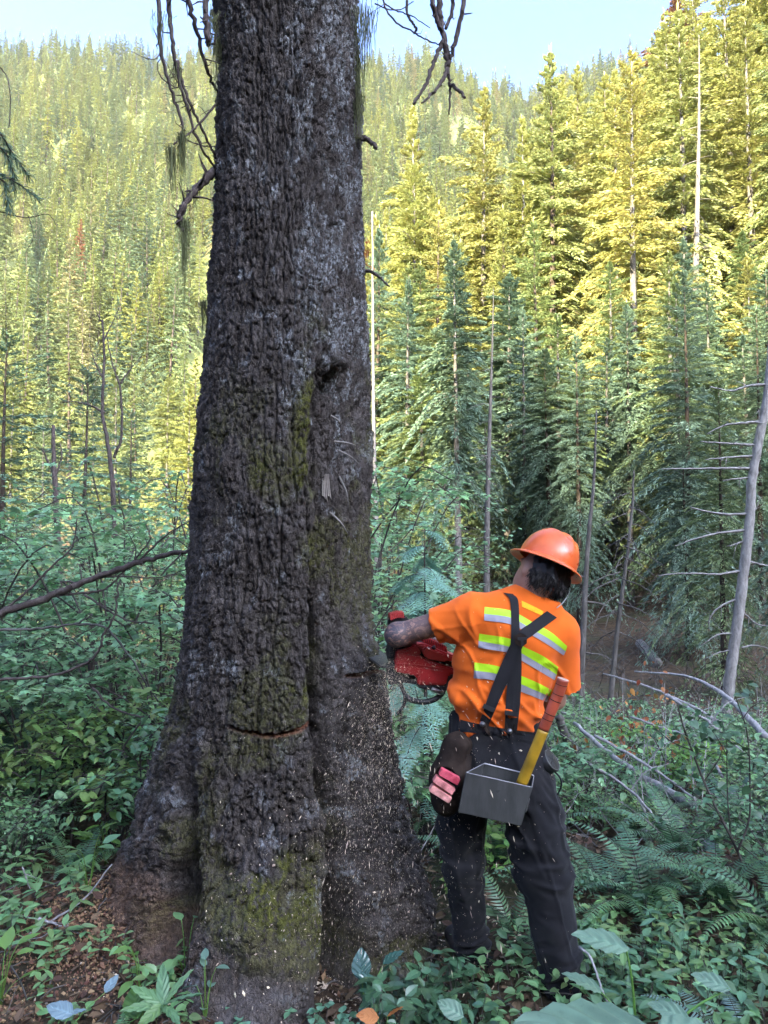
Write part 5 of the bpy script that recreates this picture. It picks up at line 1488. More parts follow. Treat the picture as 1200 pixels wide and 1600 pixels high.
MAT_TWIGPALE = mat_bark("weathered_twig", (.13, .12, .12), (.24, .23, .225), (.36, .345, .34), 30, .5)

def shrub_geo(seed, hgt, spread, nst, nleaf, tmpl, lsize, layers=True):
    rg = np.random.default_rng(seed)
    S = Geo(); pos = []
    for i in range(nst):
        a = rg.uniform(0, 6.28); rr = spread * rg.uniform(.25, 1); hh = hgt * rg.uniform(.55, 1.05)
        top = np.array([math.cos(a) * rr, math.sin(a) * rr, hh])
        mid = np.array([math.cos(a) * rr * .35, math.sin(a) * rr * .35, hh * .62]) + rg.normal(0, .05, 3) * hgt
        c = spline([(rg.normal(0, .05), rg.normal(0, .05), -.12), mid, top, top + np.array([math.cos(a), math.sin(a), -.25]) * spread * .3], 12)
        S.tube(c, np.linspace(.006, .0022, 12) * (hgt ** .6 + .2), 5)
        for k in range(7):
            b = c[rg.integers(4, 12)]; a2 = rg.uniform(0, 6.28); l = spread * rg.uniform(.25, .6)
            e = b + np.array([math.cos(a2) * l, math.sin(a2) * l, rg.uniform(-.1, .25) * l])
            q = spline([b, (b + e) / 2 + rg.normal(0, .03, 3), e], 6); S.tube(q, np.linspace(.0032, .0012, 6), 3, cap=False)
            m = max(3, nleaf // (nst * 7))
            t = rg.random(m); j = np.minimum((t * 5).astype(int), 4)
            pp = q[j] + (q[j + 1] - q[j]) * (t * 5 - j)[:, None]
            pp = pp + np.stack([rg.normal(0, .055, m), rg.normal(0, .055, m), rg.normal(0, .022, m)], -1) * (lsize / .08)
            pos.append(pp)
    pos = np.vstack(pos); n = len(pos)
    a = rg.uniform(0, 6.283, n); p = -.25 + rg.normal(0, .3, n)
    f = np.stack([np.cos(a) * np.cos(p), np.sin(a) * np.cos(p), np.sin(p)], -1)
    nr = np.stack([rg.normal(0, .3, n), rg.normal(0, .3, n), np.ones(n)], -1)
    V, F = leaves(tmpl, pos, f, nr, lsize * rg.uniform(.5, 1.25, n))
    C = Geo(); C.add(V, F)
    return S.mesh("stems", True), C.mesh("foliage")
MAPLES = [shrub_geo(500 + i, h, s, 7, 850, T_MAPLE, .085) for i, (h, s) in enumerate(((2.6, 1.25), (2.1, 1.1), (3.0, 1.3), (1.7, 1.0)))]
LOWS = [shrub_geo(520 + i, h, s, 8, 620, [T_OVAL, T_ROUND, T_OVAL, T_MAPLE][i], [.05, .042, .06, .055][i]) for i, (h, s) in enumerate(((.55, .45), (.45, .42), (.75, .45), (.5, .45)))]
def plant(name, pair, p, rz, sc, label, group, leafmat, cat="shrub"):
    e = thing(name, label, cat, tuple(p), group); e.rotation_euler = (0, 0, rz); e.scale = (sc, sc, sc)
    for nm, me, mat in (("stems", pair[0], MAT_TWIG), ("foliage", pair[1], leafmat)):
        o = bpy.data.objects.new(nm, me); COL.objects.link(o); o.parent = e
        if len(me.materials) == 0: me.materials.append(mat)
        o.material_slots[0].link = 'OBJECT'; o.material_slots[0].material = mat
    return e
rs = random.Random(31)
SPOT = []
def far_from(x, y, r, lst=SPOT): return all((x - a) ** 2 + (y - b) ** 2 > r * r for a, b in lst)
def clear_of_scene(x, y, r=.75):
    return (x - TX) ** 2 + (y - TY) ** 2 > (r + .35) ** 2 and (x - .35) ** 2 + (y - 3.0) ** 2 > (r * .9) ** 2
k = 0
for _ in range(3000):                      # vine maples in the hollow, left of and behind the great tree
    if k >= 46: break
    px = rs.uniform(-170, 620); d = rs.uniform(5.6, 14.5)
    if px > 540 and d < 7.5: continue
    p = on_ground(px, d)
    if not far_from(p[0], p[1], .95) or not clear_of_scene(p[0], p[1], 1.3): continue
    h = .8 + .25 * rs.random()
    if px > 330: h *= .8
    top = P(px, 715 + rs.uniform(0, 150) + (0 if px > 150 else 40), d)[2] - p[2]
    mi = min(range(4), key=lambda q: abs((2.6, 2.1, 3.0, 1.7)[q] - top) + rs.random() * .6)
    sc = max(.55, min(1.5, top / (2.75, 2.2, 3.15, 1.8)[mi]))
    vw = ("near the front of the thicket " if d < 9 else "deep in the thicket ") + ("at the photo's left edge" if px < 80 else "below the forked dead sapling" if px < 200 else "beside the great trunk's left side" if px < 320 else "hidden behind the great trunk")
    plant("vine_maple", MAPLES[mi], p, rs.uniform(0, 6.28), sc, "leafy vine maple %s" % vw, "vine maples %s" % vw, MAT_MAPLE)
    SPOT.append((p[0], p[1])); k += 1
k = 0
for _ in range(3000):                      # lower growth filling the thicket's front
    if k >= 24: break
    px = rs.uniform(-120, 300); d = rs.uniform(5.2, 8.5)
    p = on_ground(px, d)
    if not far_from(p[0], p[1], .62) or not clear_of_scene(p[0], p[1], 1.2): continue
    top = P(px, rs.uniform(880, 1040), d)[2] - p[2]
    if top < .4: continue
    plant("vine_maple", MAPLES[3], p, rs.uniform(0, 6.28), min(1.1, top / 1.8), "short pale leafy shrub low in the front of the thicket left of the great tree", "short shrubs in the front of the left thicket", MAT_MAPLE)
    SPOT.append((p[0], p[1])); k += 1
k = 0
for _ in range(3000):                      # behind the saw, lower
    if k >= 12: break
    px = rs.uniform(585, 760); d = rs.uniform(6.0, 12)
    p = on_ground(px, d)
    if not far_from(p[0], p[1], .8): continue
    top = P(px, rs.uniform(1010, 1100), d)[2] - p[2]
    if top < .3: continue
    plant("vine_maple", MAPLES[3], p, rs.uniform(0, 6.28), max(.3, top / 1.8), "low pale green shrub behind the chainsaw and the feller's legs", "low shrubs behind the feller", MAT_MAPLE)
    SPOT.append((p[0], p[1])); k += 1
k = 0
LS = []
for _ in range(6000):                      # knee-high plants
    if k >= 120: break
    left = rs.random() < .30
    px = rs.uniform(-80, 270) if left else rs.uniform(600, 1320)
    d = rs.uniform(3.9, 8) if left else 3.3 + 8 * rs.random() ** 1.1
    p = on_ground(px, d)
    if not far_from(p[0], p[1], .42, LS) or not clear_of_scene(p[0], p[1], .8): continue
    if left and d < 4.4 and px > 60: continue
    if 875 < px < 1160 and d < 4.9: continue
    if px > 880 and d > 4.9 and rs.random() < .45: continue
    mi = rs.randrange(4)
    bright = rs.random() < .07 and not left
    spot = ("by the thicket's dark trunk" if px > 110 else "at the photo's left edge") if left else ("between the great tree and the feller" if px < 720 else "behind the feller's legs" if px < 860 else "around the ferns right of the feller" if px < 1000 else "under the fallen grey poles" if px < 1100 else "under the thin dark-stemmed bush" if px < 1180 else "at the photo's right edge")
    spot = ("far back " if d > 6.5 else "close ") + spot
    if left: lg = ("low leafy plant on the left, %s" % spot, "low plants on the left, %s" % spot)
    else: lg = ("low leafy plant in the green cover, %s" % spot, "low plants in the green cover, %s" % spot)
    if bright: lg = (lg[0].replace("low leafy plant in the green cover", "bright yellow-green plant"), lg[1].replace("low plants", "bright low plants"))
    plant("low_shrub", LOWS[mi], p, rs.uniform(0, 6.28), (rs.uniform(.5, .85) if px > 880 else rs.uniform(.75, 1.3)) if d > 4.2 else rs.uniform(.45, .75), lg[0], lg[1], MAT_BRIGHT if bright else MAT_LOWLEAF)
    LS.append((p[0], p[1])); k += 1

# ferns
def frond_mesh(seed, L=1.0, e0=1.15, droop=1.7, np_=30, wid=.15, roll=.0):
    rg = np.random.default_rng(seed)
    n = np_; t = np.linspace(0, 1, n); el = e0 - droop * t ** 1.25
    ds = L / (n - 1); x = np.concatenate([[0], np.cumsum(np.cos(el[:-1]) * ds)]); z = np.concatenate([[0], np.cumsum(np.sin(el[:-1]) * ds)])
    y = rg.normal(0, .02) * t ** 2 * L * 4
    c = np.stack([x, y, z], -1)
    g = Geo(); g.tube(c, np.linspace(.0042, .0010, n) * L ** .5, 4, cap=False)
    V, F = [], []
    for i in range(3, n - 1):
        tt = t[i]; w = wid * L * (math.sin(math.pi * (.12 + .88 * tt) ** .75) ** .75) * (1.02 - .25 * tt)
        tan = (c[i + 1] - c[i - 1]); tan /= np.linalg.norm(tan)
        nrm = np.cross(tan, np.array([0, 1.0, 0])); nrm *= -1 if nrm[2] < 0 else 1
        for s in (-1, 1):
            d = np.array([0, s, 0]) + tan * .30 - nrm * .18 + rg.normal(0, .05, 3); d /= np.linalg.norm(d)
            pw = ds * .36
            b = len(V)
            ww = w * rg.uniform(.9, 1.05)
            V += [c[i] - tan * pw * .6, c[i] + tan * pw, c[i] + d * ww * .55 + tan * pw * .85 - nrm * .02 * ww, c[i] + d * ww + tan * .1 * ww - nrm * .12 * ww, c[i] + d * ww * .5 - tan * pw * .7 - nrm * .02 * ww]
            F += [(b, b + 1, b + 2), (b, b + 2, b + 4), (b + 4, b + 2, b + 3)]
    g.add(np.array(V), np.array(F), m=1)
    return g.mesh("frond")
FRONDS = [frond_mesh(700 + i, 1.0, e, dr, 34, w) for i, (e, dr, w) in enumerate(((1.2, 1.6, .14), (1.0, 1.5, .15), (1.35, 1.9, .13), (.75, 1.15, .15)))]
def fern(px, d, L, label, nf=11, mat=None, az=None, py=None, group=None, e=None):
    p = ground_hit(px, py) if py else on_ground(px, d)
    t = thing("fern", label, "fern", tuple(p), group)
    for i in range(nf):
        me = FRONDS[rs.randrange(4)] if e is None else FRONDS[e]
        o = bpy.data.objects.new("frond", me); COL.objects.link(o); o.parent = t
        if len(me.materials) == 0: me.materials.append(MAT_TWIG); me.materials.append(MAT_FERN)
        o.material_slots[1].link = 'OBJECT'; o.material_slots[1].material = mat or MAT_FERN
        a = (i / nf * 6.283 + rs.uniform(-.25, .25)) if az is None else az[i]
        s = L * rs.uniform(.75, 1.1)
        o.rotation_euler = (rs.uniform(-.12, .12), rs.uniform(-.15, .15), a); o.scale = (s, s, s)
        o.location = (math.cos(a) * .02, math.sin(a) * .02, 0)
    return t
for a in ((935, 3.75, .68, "tall sword fern right beside the feller's right leg"), (1000, 3.55, .58, "sword fern in the middle of the fern clump right of the feller"),
          (1050, 4.3, .66, "sword fern behind the fern clump, below the grey fallen pole"), (1110, 3.5, .52, "sword fern with spreading fronds at the foot of the thin dark-stemmed bush"),
          (1215, 3.3, .60, "sword fern cut by the photo's right edge"), (990, 5.0, .6, "sword fern further back behind the fern clump by the feller"),
          (1160, 4.6, .65, "sword fern behind the thin dark-stemmed bush"), (30, 4.6, .70, "sword fern standing dark at the left edge under the thicket"),
          (130, 4.15, .42, "small fern left of the rotten left root"), (690, 5.0, .5, "fern seen between the great tree's right root and the feller"),
          (770, 4.2, .5, "fern arching behind the gap between the feller's legs")):
    fern(*a)
fern(798, 3.35, .52, "single upright fern tuft between the feller's boots", 5)
fern(1150, 2.55, .34, "pale bluish fern in the bottom right corner", 6, MAT_BLUEFERN, az=[2.6, 3.1, 2.1, .3, 3.6, 1.4], e=3)
fern(180, 2.47, .34, "pale green fern spread flat at the bottom edge left", 6, mat=mat_leaf("light_fern", [(.11, .25, .08), (.13, .28, .10)], .35, .4, .5, 3), az=[.3, 2.9, 3.4, .0, 1.5, 2.3], e=3)
fern(-5, 2.5, .3, "small fern in the bottom left corner", 6, az=[.2, .7, -.3, 1.2, 1.8, 2.6], e=3)

# plants with broad leaves in the foreground
def stalk(name, label, base, tips, mat, tmpl, rad=.003, group=None, stem_mat=None, cat="plant"):
    """tips: (px, py, d, length m, heading deg on the ground plan, pitch deg, roll)"""
    t = thing(name, label, cat, tuple(base), group)
    g = Geo(); base = np.array(base, float)
    ends = []
    for px, py, d, L, hd, pt, ro in tips:
        e = P(px, py, d); ends.append(e)
        mid = (base + e) / 2 + np.array([0, 0, abs(e[2] - base[2]) * .22]); g.tube(spline([base, mid, e], 10), np.linspace(rad, rad * .5, 10), 6)
    link("stem", g.mesh("stem", True), stem_mat or MAT_BRIGHT, t)
    for e, (px, py, d, L, hd, pt, ro) in zip(ends, tips):
        h, p_ = math.radians(hd), math.radians(pt)
        f = np.array([[math.cos(h) * math.cos(p_), math.sin(h) * math.cos(p_), math.sin(p_)]])
        s = np.array([-math.sin(h), math.cos(h), 0]); n_ = np.cross(f[0], s); n_ *= 1 if n_[2] > 0 else -1
        r_ = math.radians(ro); n_ = n_ * math.cos(r_) + s * math.sin(r_)
        V, F = leaves(tmpl, e[None], f, n_[None], np.array([L]))
        link("leaf", mesh_np("leaf", V, [F], smooth=True, attrs={"vein": VEINS[id(tmpl[0])]} if id(tmpl[0]) in VEINS else None), mat, t)
    return t
VEINS = {}
def t_broad(w=.40, n=27, lobes=.03):
    """a broad leaf in fine steps with a wavy, veined surface"""
    nu = 13; V, F = [], []; ve_ = []
    for i in range(n):
        y = i / (n - 1)
        ww = w * max(.01, math.sin(math.pi * (y * .94 + .06) ** .72) ** .8) * (1 + lobes * (i % 2 * 2 - 1) * (1 if 1 < i < n - 1 else 0))
        for j in range(nu):
            s = (j - nu // 2) / (nu // 2)
            z = -.16 * y * y + .10 * abs(s) * w - .07 * s * s * w + .026 * math.cos((y * 9 - abs(s) * 1.8) * 3.1) * (1 - abs(s) * .3)
            V.append((s * ww, y - .07 * (1 - abs(s)) + .05 * abs(s), z))
            ph_ = ((y - abs(s) * .22) * 7.5) % 1.0; ve_.append(max(math.exp(-(s / .07) ** 2), .8 * math.exp(-((ph_ - .5) / .13) ** 2) * (1 - abs(s) * .5)))
    for i in range(n - 1):
        for j in range(nu - 1):
            a = i * nu + j; b = a + 1; c = a + nu; d = c + 1
            F += [(a, b, d), (a, d, c)]
    V = np.array(V, float); VEINS[len(V), round(w, 3)] = np.array(ve_)
    VEINS[id(V)] = np.array(ve_); return V, np.array(F)
T_BROAD, T_BROAD_N = t_broad(.36), t_broad(.17)
stalk("broad_leaf_plant", "plant with large pale green leaves across the bottom edge right of centre", on_ground(985, 2.42),
      [(1012, 1612, 2.15, .36, 170, 6, -6), (978, 1482, 2.35, .155, 165, 16, 8), (938, 1548, 2.38, .115, 160, 24, -4), (1075, 1592, 2.25, .11, 150, 14, 6), (1138, 1545, 2.4, .105, 155, 18, 12), (1030, 1625, 2.1, .2, 10, 5, -10)], MAT_PALE, T_BROAD, .005)
stalk("broad_leaf_plant", "small plant with one torn pale leaf at the bottom edge below the feller's left boot", on_ground(700, 2.5), [(722, 1588, 2.45, .085, 160, 25, 35)], MAT_PALE, T_BROAD, .003)
stalk("broad_leaf_plant", "low plant with a bluish heart-shaped leaf in the bottom left corner", on_ground(100, 2.55), [(112, 1585, 2.5, .09, 170, 18, 20), (95, 1588, 2.5, .075, 30, 8, 10), (165, 1550, 2.6, .06, 60, 40, 0)], mat_leaf("bluish_leaf", [(.15, .22, .235), (.17, .24, .25)], .2, .42, .45, 6, None, .05, True), T_BROAD, .002)
stalk("broad_leaf_plant", "round bright green leaf on a short stalk at the bottom left", on_ground(200, 2.62), [(215, 1590, 2.55, .12, 115, 28, 10)], mat_leaf("sap_green", [(.08, .17, .03), (.09, .18, .03)], .4, .45, .4, 5, None, .05, True), T_BROAD, .003)
stalk("lance_leaf_plant", "plant with a star of long narrow leaves at the bottom left", on_ground(250, 2.6), [(255, 1570, 2.55, .13, h, pt, 15) for h, pt in ((0, 25), (50, 40), (110, 45), (165, 25), (200, 10), (250, 5), (310, 5))], MAT_LOWLEAF, T_BROAD_N, .002)
stalk("broad_leaf_plant", "plant with glossy blue-green leaves in the hollow under the right root", on_ground(572, 2.85), [(565, 1530, 2.8, .10, 95, 55, 10), (580, 1560, 2.75, .11, 260, -45, 10), (600, 1505, 2.85, .08, 20, 30, 0), (590, 1540, 2.8, .09, 200, 40, 20)], mat_leaf("blue_glossy", [(.04, .10, .075), (.05, .12, .09)], .15, .22, .7, 5), T_BROAD, .003)
stalk("withered_plant", "withered yellow leaf curled on the ground at the bottom centre", on_ground(598, 2.55), [(590, 1590, 2.5, .07, 200, 20, 40), (606, 1588, 2.5, .055, 20, 30, 50)], MAT_DRY, T_BROAD, .002)
for px, d, n_, L, lab, mt in ((175, 4.3, 8, .105, "bright green seedling with big leaves in front of the thicket's dark trunk", MAT_BRIGHT), (262, 3.35, 7, .085, "green seedling growing at the foot of the left root", MAT_BRIGHT),
                          (300, 3.0, 6, .08, "seedling beside the left side of the front root", MAT_LOWLEAF), (20, 2.95, 7, .095, "clump of bright long leaves at the photo's left edge low down", MAT_BRIGHT), (232, 2.9, 5, .07, "small green seedling on the bare soil left of the front root", MAT_BRIGHT),
                          (330, 2.75, 6, .07, "pale seedling just left of the front root's toe", MAT_PALE), (150, 3.5, 7, .09, "ragged green weed on the mound of rotten wood", MAT_LOWLEAF)):
    b = on_ground(px, d); tips = []
    for i in range(n_):
        h = rs.uniform(0, 360); z = rs.uniform(.10, .42) * (L / .1)
        q = b + np.array([math.cos(math.radians(h)) * L * .6, math.sin(math.radians(h)) * L * .6, z * .75])
        x_, y_, dd = proj(q); tips.append((x_, y_, dd, L * rs.uniform(.7, 1.2), h, rs.uniform(-20, 35), rs.uniform(-20, 20)))
    stalk("seedling", lab, b, tips, mt, T_BROAD_N if L > .1 else T_OVAL, .0022)
def patch_plants(name, label, pxr, dr, n_, hgt, tmpl, size, mat, cat="plant"):
    """one clump of many small leaves on fine stalks"""
    pts = []
    for _ in range(n_):
        q = on_ground(rs.uniform(*pxr), rs.uniform(*dr)); pts.append(q)
    pts = np.array(pts); c = pts.mean(0); c[2] = ground_at(c[0], c[1])
    t = thing(name, label, cat, tuple(c)); S = Geo(); pos = []
    for q in pts:
        h = hgt * rs.uniform(.4, 1.1); e = q + np.array([rs.uniform(-.04, .04), rs.uniform(-.04, .04), h]); S.tube(np.array([q, (q + e) / 2, e]), .0012, 3, cap=False)
        for k in range(3 if tmpl is T_ROUND else 5): pos.append(e - np.array([0, 0, (k // 2) * h * .28]) * (0 if tmpl is T_ROUND else 1))
    pos = np.array(pos); m = len(pos)
    V, F = leaves(tmpl, pos, rand_dir(m, .05, .3), up_ish(m, .3), size * rp.uniform(.6, 1.2, m))
    tag(link("stems", S.mesh("stems"), MAT_TWIG, t), kind="stuff"); C = Geo(); C.add(V, F); link("foliage", C.mesh("foliage"), mat, t)
    return t
patch_plants("salal", "dark glossy salal clump right of the front root, in front of the right root", (575, 745), (2.62, 3.0), 75, .22, T_OVAL, .060, MAT_SALAL, "shrub")
patch_plants("clover_patch", "patch of small three-part pale leaves along the bottom edge at the front root's toe", (360, 560), (2.50, 2.80), 90, .10, T_ROUND, .032, mat_leaf("clover", [(.12, .26, .15), (.14, .28, .16)], .35, .4, .5, 5), "plant")
patch_plants("wood_sorrel", "low light green leaves at the bottom edge between the front root and the salal", (430, 640), (2.42, 2.62), 60, .09, T_OVAL, .045, MAT_LOWLEAF, "plant")
patch_plants("weed_patch", "scattered low weeds on the soil left of the front root", (60, 330), (2.65, 3.2), 46, .10, T_OVAL, .045, MAT_LOWLEAF, "plant")
patch_plants("weed_patch", "low grassy weeds at the left edge in front of the thicket", (-30, 150), (3.1, 4.0), 60, .14, T_NARROW, .085, MAT_LOWLEAF, "plant")
patch_plants("weed_patch", "low leafy weeds around the feller's boots", (740, 960), (2.6, 3.3), 60, .12, T_OVAL, .05, MAT_LOWLEAF, "plant")
patch_plants("weed_patch", "yellow-green weeds lit behind the feller's legs", (690, 860), (3.7, 4.8), 110, .22, T_OVAL, .06, MAT_BRIGHT, "plant")
patch_plants("weed_patch", "low green weeds under the pale broad leaves at the bottom right", (930, 1230), (2.45, 3.1), 90, .13, T_OVAL, .05, MAT_LOWLEAF, "plant")

patch_plants("weed_patch", "mixed low weeds on the dark soil in front of the ferns at the right", (880, 1230), (2.85, 3.7), 150, .16, T_OVAL, .045, MAT_LOWLEAF, "plant")
patch_plants("weed_patch", "fine grassy weeds below the ferns at the right", (900, 1230), (2.7, 3.6), 90, .16, T_NARROW, .075, MAT_FERN, "plant")
# thin bush at the right with dark stems
bush = thing("thin_bush", "thin bush with dark bare forking stems and few round leaves at the right", "shrub", tuple(on_ground(1186, 3.55)))
def c3(c, d): return [P(860 + .3749 * a, 1000 + .3749 * b, d) for a, b in c]
nodes = []
for c, d, r in (([(870, 1160), (845, 1060), (780, 880), (700, 720), (640, 590), (590, 460), (560, 380), (530, 270)], 3.5, .0075), ([(780, 880), (825, 760), (832, 650), (822, 400), (770, 230)], 3.48, .005), ([(752, 830), (738, 640), (735, 400)], 3.52, .004),
                ([(832, 620), (900, 560), (960, 500)], 3.48, .0035), ([(700, 720), (600, 640), (520, 600)], 3.5, .003), ([(640, 590), (700, 500), (720, 440)], 3.5, .003), ([(590, 460), (500, 420), (420, 350)], 3.5, .003), ([(560, 380), (620, 330), (650, 260)], 3.5, .0025), ([(800, 330), (840, 280), (900, 250)], 3.46, .0025), ([(735, 480), (690, 400), (660, 360)], 3.5, .0025)):
    q = spline(c3(c, d), 22); g = Geo(); g.tube(q, np.linspace(r, r * .45, 22), 6); nodes.append(q[6:]); link("stem", g.mesh("stem", True), MAT_TWIG, bush)
nodes = np.vstack(nodes); m = 230; pos = nodes[rp.integers(0, len(nodes), m)] + rp.normal(0, .045, (m, 3))
V, F = leaves(T_ROUND, pos, rand_dir(m, -.1, .4), up_ish(m, .4), rp.uniform(.02, .055, m)); C = Geo(); C.add(V, F); link("foliage", C.mesh("foliage"), MAT_SALAL, bush)
# dry orange leaves
for px, d, n_, L, lab in ((955, 6.3, 80, .75, "dead plant with dry orange leaves behind the feller's right side"), (1010, 7.5, 40, .8, "dead plant with few orange leaves on the brown bank right of the feller"), (1065, 6.2, 30, .5, "withered orange plant among the fallen grey poles")):
    b = on_ground(px, d); t = thing("dead_plant", lab, "plant", tuple(b)); S = Geo(); pos = []
    for i in range(7):
        e = b + np.array([rs.uniform(-.35, .35), rs.uniform(-.3, .3), L * rs.uniform(.5, 1.3)]); q = spline([b, (b + e) / 2 + rp.normal(0, .04, 3), e], 9); S.tube(q, np.linspace(.004, .0015, 9), 4); pos.append(q[4:])
    pos = np.vstack(pos); pos = pos[rp.integers(0, len(pos), n_)] + rp.normal(0, .05, (n_, 3)); pos[:, 2] = np.maximum(pos[:, 2], b[2] + .1)
    V, F = leaves(T_OVAL, pos, rand_dir(n_, -.5, .5), up_ish(n_, .8), rp.uniform(.04, .085, n_)); C = Geo(); C.add(V, F)
    tag(link("stems", S.mesh("stems"), MAT_TWIG, t), kind="stuff"); link("foliage", C.mesh("foliage"), MAT_DRY, t)

# young conifers with fine sprays
def sapling(px, d, top_py, label, mat, R, nb=46, bot=.15, lean=0, needle=.05, sag=.5, name="young_conifer"):
    b = on_ground(px, d); Ht = P(px, top_py, d)[2] - b[2]
    t = thing(name, label, "tree", tuple(b)); S = Geo()
    top = b + np.array([lean, 0, Ht]); c = spline([b - np.array([0, 0, .1]), (b + top) / 2 + rp.normal(0, .02, 3), top], 14)
    S.tube(c, np.linspace(.013 * Ht ** .7, .003, 14), 6); Vv = []
    for i in range(nb):
        h = bot + (1 - bot) * (i + rs.random()) / nb; a = i * 2.4 + rs.uniform(-.4, .4)
        L = R * (1 - h) ** .7 * rs.uniform(.4, 1.2) + .06
        p0 = c[0] + (c[-1] - c[0]) * h; u = np.linspace(0, 1, 9); lift = rs.uniform(-.05, .5)
        q = np.stack([p0[0] + math.cos(a) * L * u, p0[1] + math.sin(a) * L * u, p0[2] + L * (lift * u - sag * u * u * (.6 + lift))], -1)
        S.tube(q, np.linspace(.005, .0012, 9), 3, cap=False)
        nt = int(7 + L * 17)
        for s in np.linspace(.12, 1, nt):
            k = s * 8; k0 = min(int(k), 7); o = q[k0] + (q[k0 + 1] - q[k0]) * (k - k0)
            tl = (.24 * R + .05) * (1.1 - s * .75) * rs.uniform(.7, 1.2)
            for sg in (-1, 1):
                aa = a + sg * rs.uniform(.35, .95); dv = np.array([math.cos(aa), math.sin(aa), -.35 - sag * .5 * s + rs.uniform(-.3, .2)]); dv /= np.linalg.norm(dv)
                sd = np.cross(dv, (0, 0, 1)); sd /= np.linalg.norm(sd)
                m = max(3, int(tl / (needle * .46)))
                for j in range(m):
                    f = j / m; e = o + dv * tl * f + np.array([0, 0, -.10 * tl * f * f])
                    w = needle * (1.05 - .55 * f)
                    for s2 in (-1, 1):
                        tipv = e + (sd * s2 * .85 + dv * .65) * w
                        Vv += [e, e + dv * needle * .22, tipv + dv * needle * .1, tipv]
    V = np.array(Vv); C = Geo(); C.add(V, None, np.arange(len(V)).reshape(-1, 4))
    link("trunk", S.mesh("trunk", True), MAT_TWIG, t); link("crown", C.mesh("crown"), mat, t)
    return t
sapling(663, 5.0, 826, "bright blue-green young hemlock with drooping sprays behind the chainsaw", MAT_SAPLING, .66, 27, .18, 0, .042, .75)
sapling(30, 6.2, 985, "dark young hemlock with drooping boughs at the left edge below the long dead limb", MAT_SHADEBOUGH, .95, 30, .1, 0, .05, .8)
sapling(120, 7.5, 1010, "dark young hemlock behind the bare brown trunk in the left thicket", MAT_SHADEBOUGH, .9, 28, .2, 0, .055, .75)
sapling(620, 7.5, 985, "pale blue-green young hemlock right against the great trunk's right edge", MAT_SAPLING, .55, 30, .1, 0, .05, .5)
# near bough at the left edge, high
bo = thing("conifer_bough", "dark needle bough reaching in at the left edge, high up", "branch", tuple(P(-60, 200, 3.2)))
S = Geo(); Vv = []
for c in ([(-60, 180), (-5, 205), (20, 240), (45, 275)], [(-60, 235), (-10, 268), (25, 285), (62, 312)], [(-60, 200), (0, 230), (18, 262), (22, 300)], [(-50, 290), (0, 280), (10, 305), (14, 330)]):
    q = spline([P(a, b, 3.2 + .02 * i) for i, (a, b) in enumerate(c)], 26); S.tube(q, np.linspace(.006, .002, 26), 5)
    for i in range(2, 25):
        dv = q[i + 1] - q[i - 1]; dv /= np.linalg.norm(dv)
        for k in range(9):
            a = rp.normal(0, 1, 3); a -= dv * (a @ dv); a /= np.linalg.norm(a); a = a * .8 + dv * .7 + np.array([0, 0, -.35]); o = q[i] + dv * rp.uniform(-.01, .01); l = rp.uniform(.02, .045)
            w = np.cross(a, dv); w = w / (np.linalg.norm(w) + 1e-9) * .0035
            Vv += [o - w * .4, o + w * .4, o + a * l * .7 + w, o + a * l]
V = np.array(Vv); C = Geo(); C.add(V, None, np.arange(len(V)).reshape(-1, 4))
link("stem", S.mesh("stem", True), MAT_TWIG, bo); link("needles", C.mesh("needles"), MAT_SHADEBOUGH, bo)
lt = thing("dead_branch", "fine bare curling twigs at the left edge under the needle bough", "branch", tuple(P(-40, 100, 3.3)))
limb([(-30, 90, 3.3), (5, 110, 3.3), (16, 150, 3.3), (14, 200, 3.3)], .003, .0015, lt, mat=MAT_TWIG); limb([(-30, 320, 3.3), (15, 335, 3.3), (45, 340, 3.3), (75, 335, 3.3), (90, 355, 3.3)], .0028, .0012, lt, mat=MAT_TWIG)
limb([(45, 338, 3.3), (52, 370, 3.3), (40, 395, 3.3)], .002, .001, lt, mat=MAT_TWIG)
# dead limbs and poles at the left
def c7(c, d): return [(.3438 * a, 550 + .3438 * b, d) for a, b in c]
dl = thing("dead_branch", "long dark dead limb slanting up to the right across the left thicket", "branch", tuple(P(-60, 975, 4.2)))
limb([(-70, 985, 4.2)] + c7([(0, 1190), (200, 1120), (400, 1040), (600, 965), (760, 920), (868, 905)], 4.2), .021, .010, dl, twigs=8)
for c, r in (([(180, 1115), (330, 1100), (470, 1080), (560, 1000), (650, 900), (682, 840), (660, 780)], .007), ([(20, 1170), (130, 1080), (250, 960), (330, 880), (350, 760)], .007), ([(620, 960), (760, 830), (870, 765)], .006), ([(440, 1025), (540, 1020), (720, 1025), (860, 985)], .005), ([(610, 960), (615, 890), (580, 820)], .004)):
    limb(c7(c, 4.2), r, r * .4, dl, twigs=5)
dl2 = thing("dead_branch", "thin grey dead branch curving down below the long dark limb at left", "branch", tuple(P(-60, 985, 4.6)))
limb([(-70, 995, 4.6)] + c7([(0, 1265), (180, 1255), (340, 1235), (420, 1195)], 4.6), .009, .004, dl2, mat=MAT_BARK_GREY, twigs=4); limb(c7([(340, 1235), (480, 1255), (600, 1400), (660, 1500), (720, 1590)], 4.6), .007, .004, dl2, mat=MAT_BARK_GREY)
dl3 = thing("dead_branch", "bare arching branch low at the left edge, bending up in a hook", "branch", tuple(P(-60, 1065, 4.0)))
limb([(-70, 1070, 4.0)] + c7([(0, 1490), (150, 1480), (260, 1465), (400, 1410), (455, 1340), (465, 1290), (515, 1215), (532, 1120), (535, 1050)], 4.0), .008, .004, dl3, twigs=5)
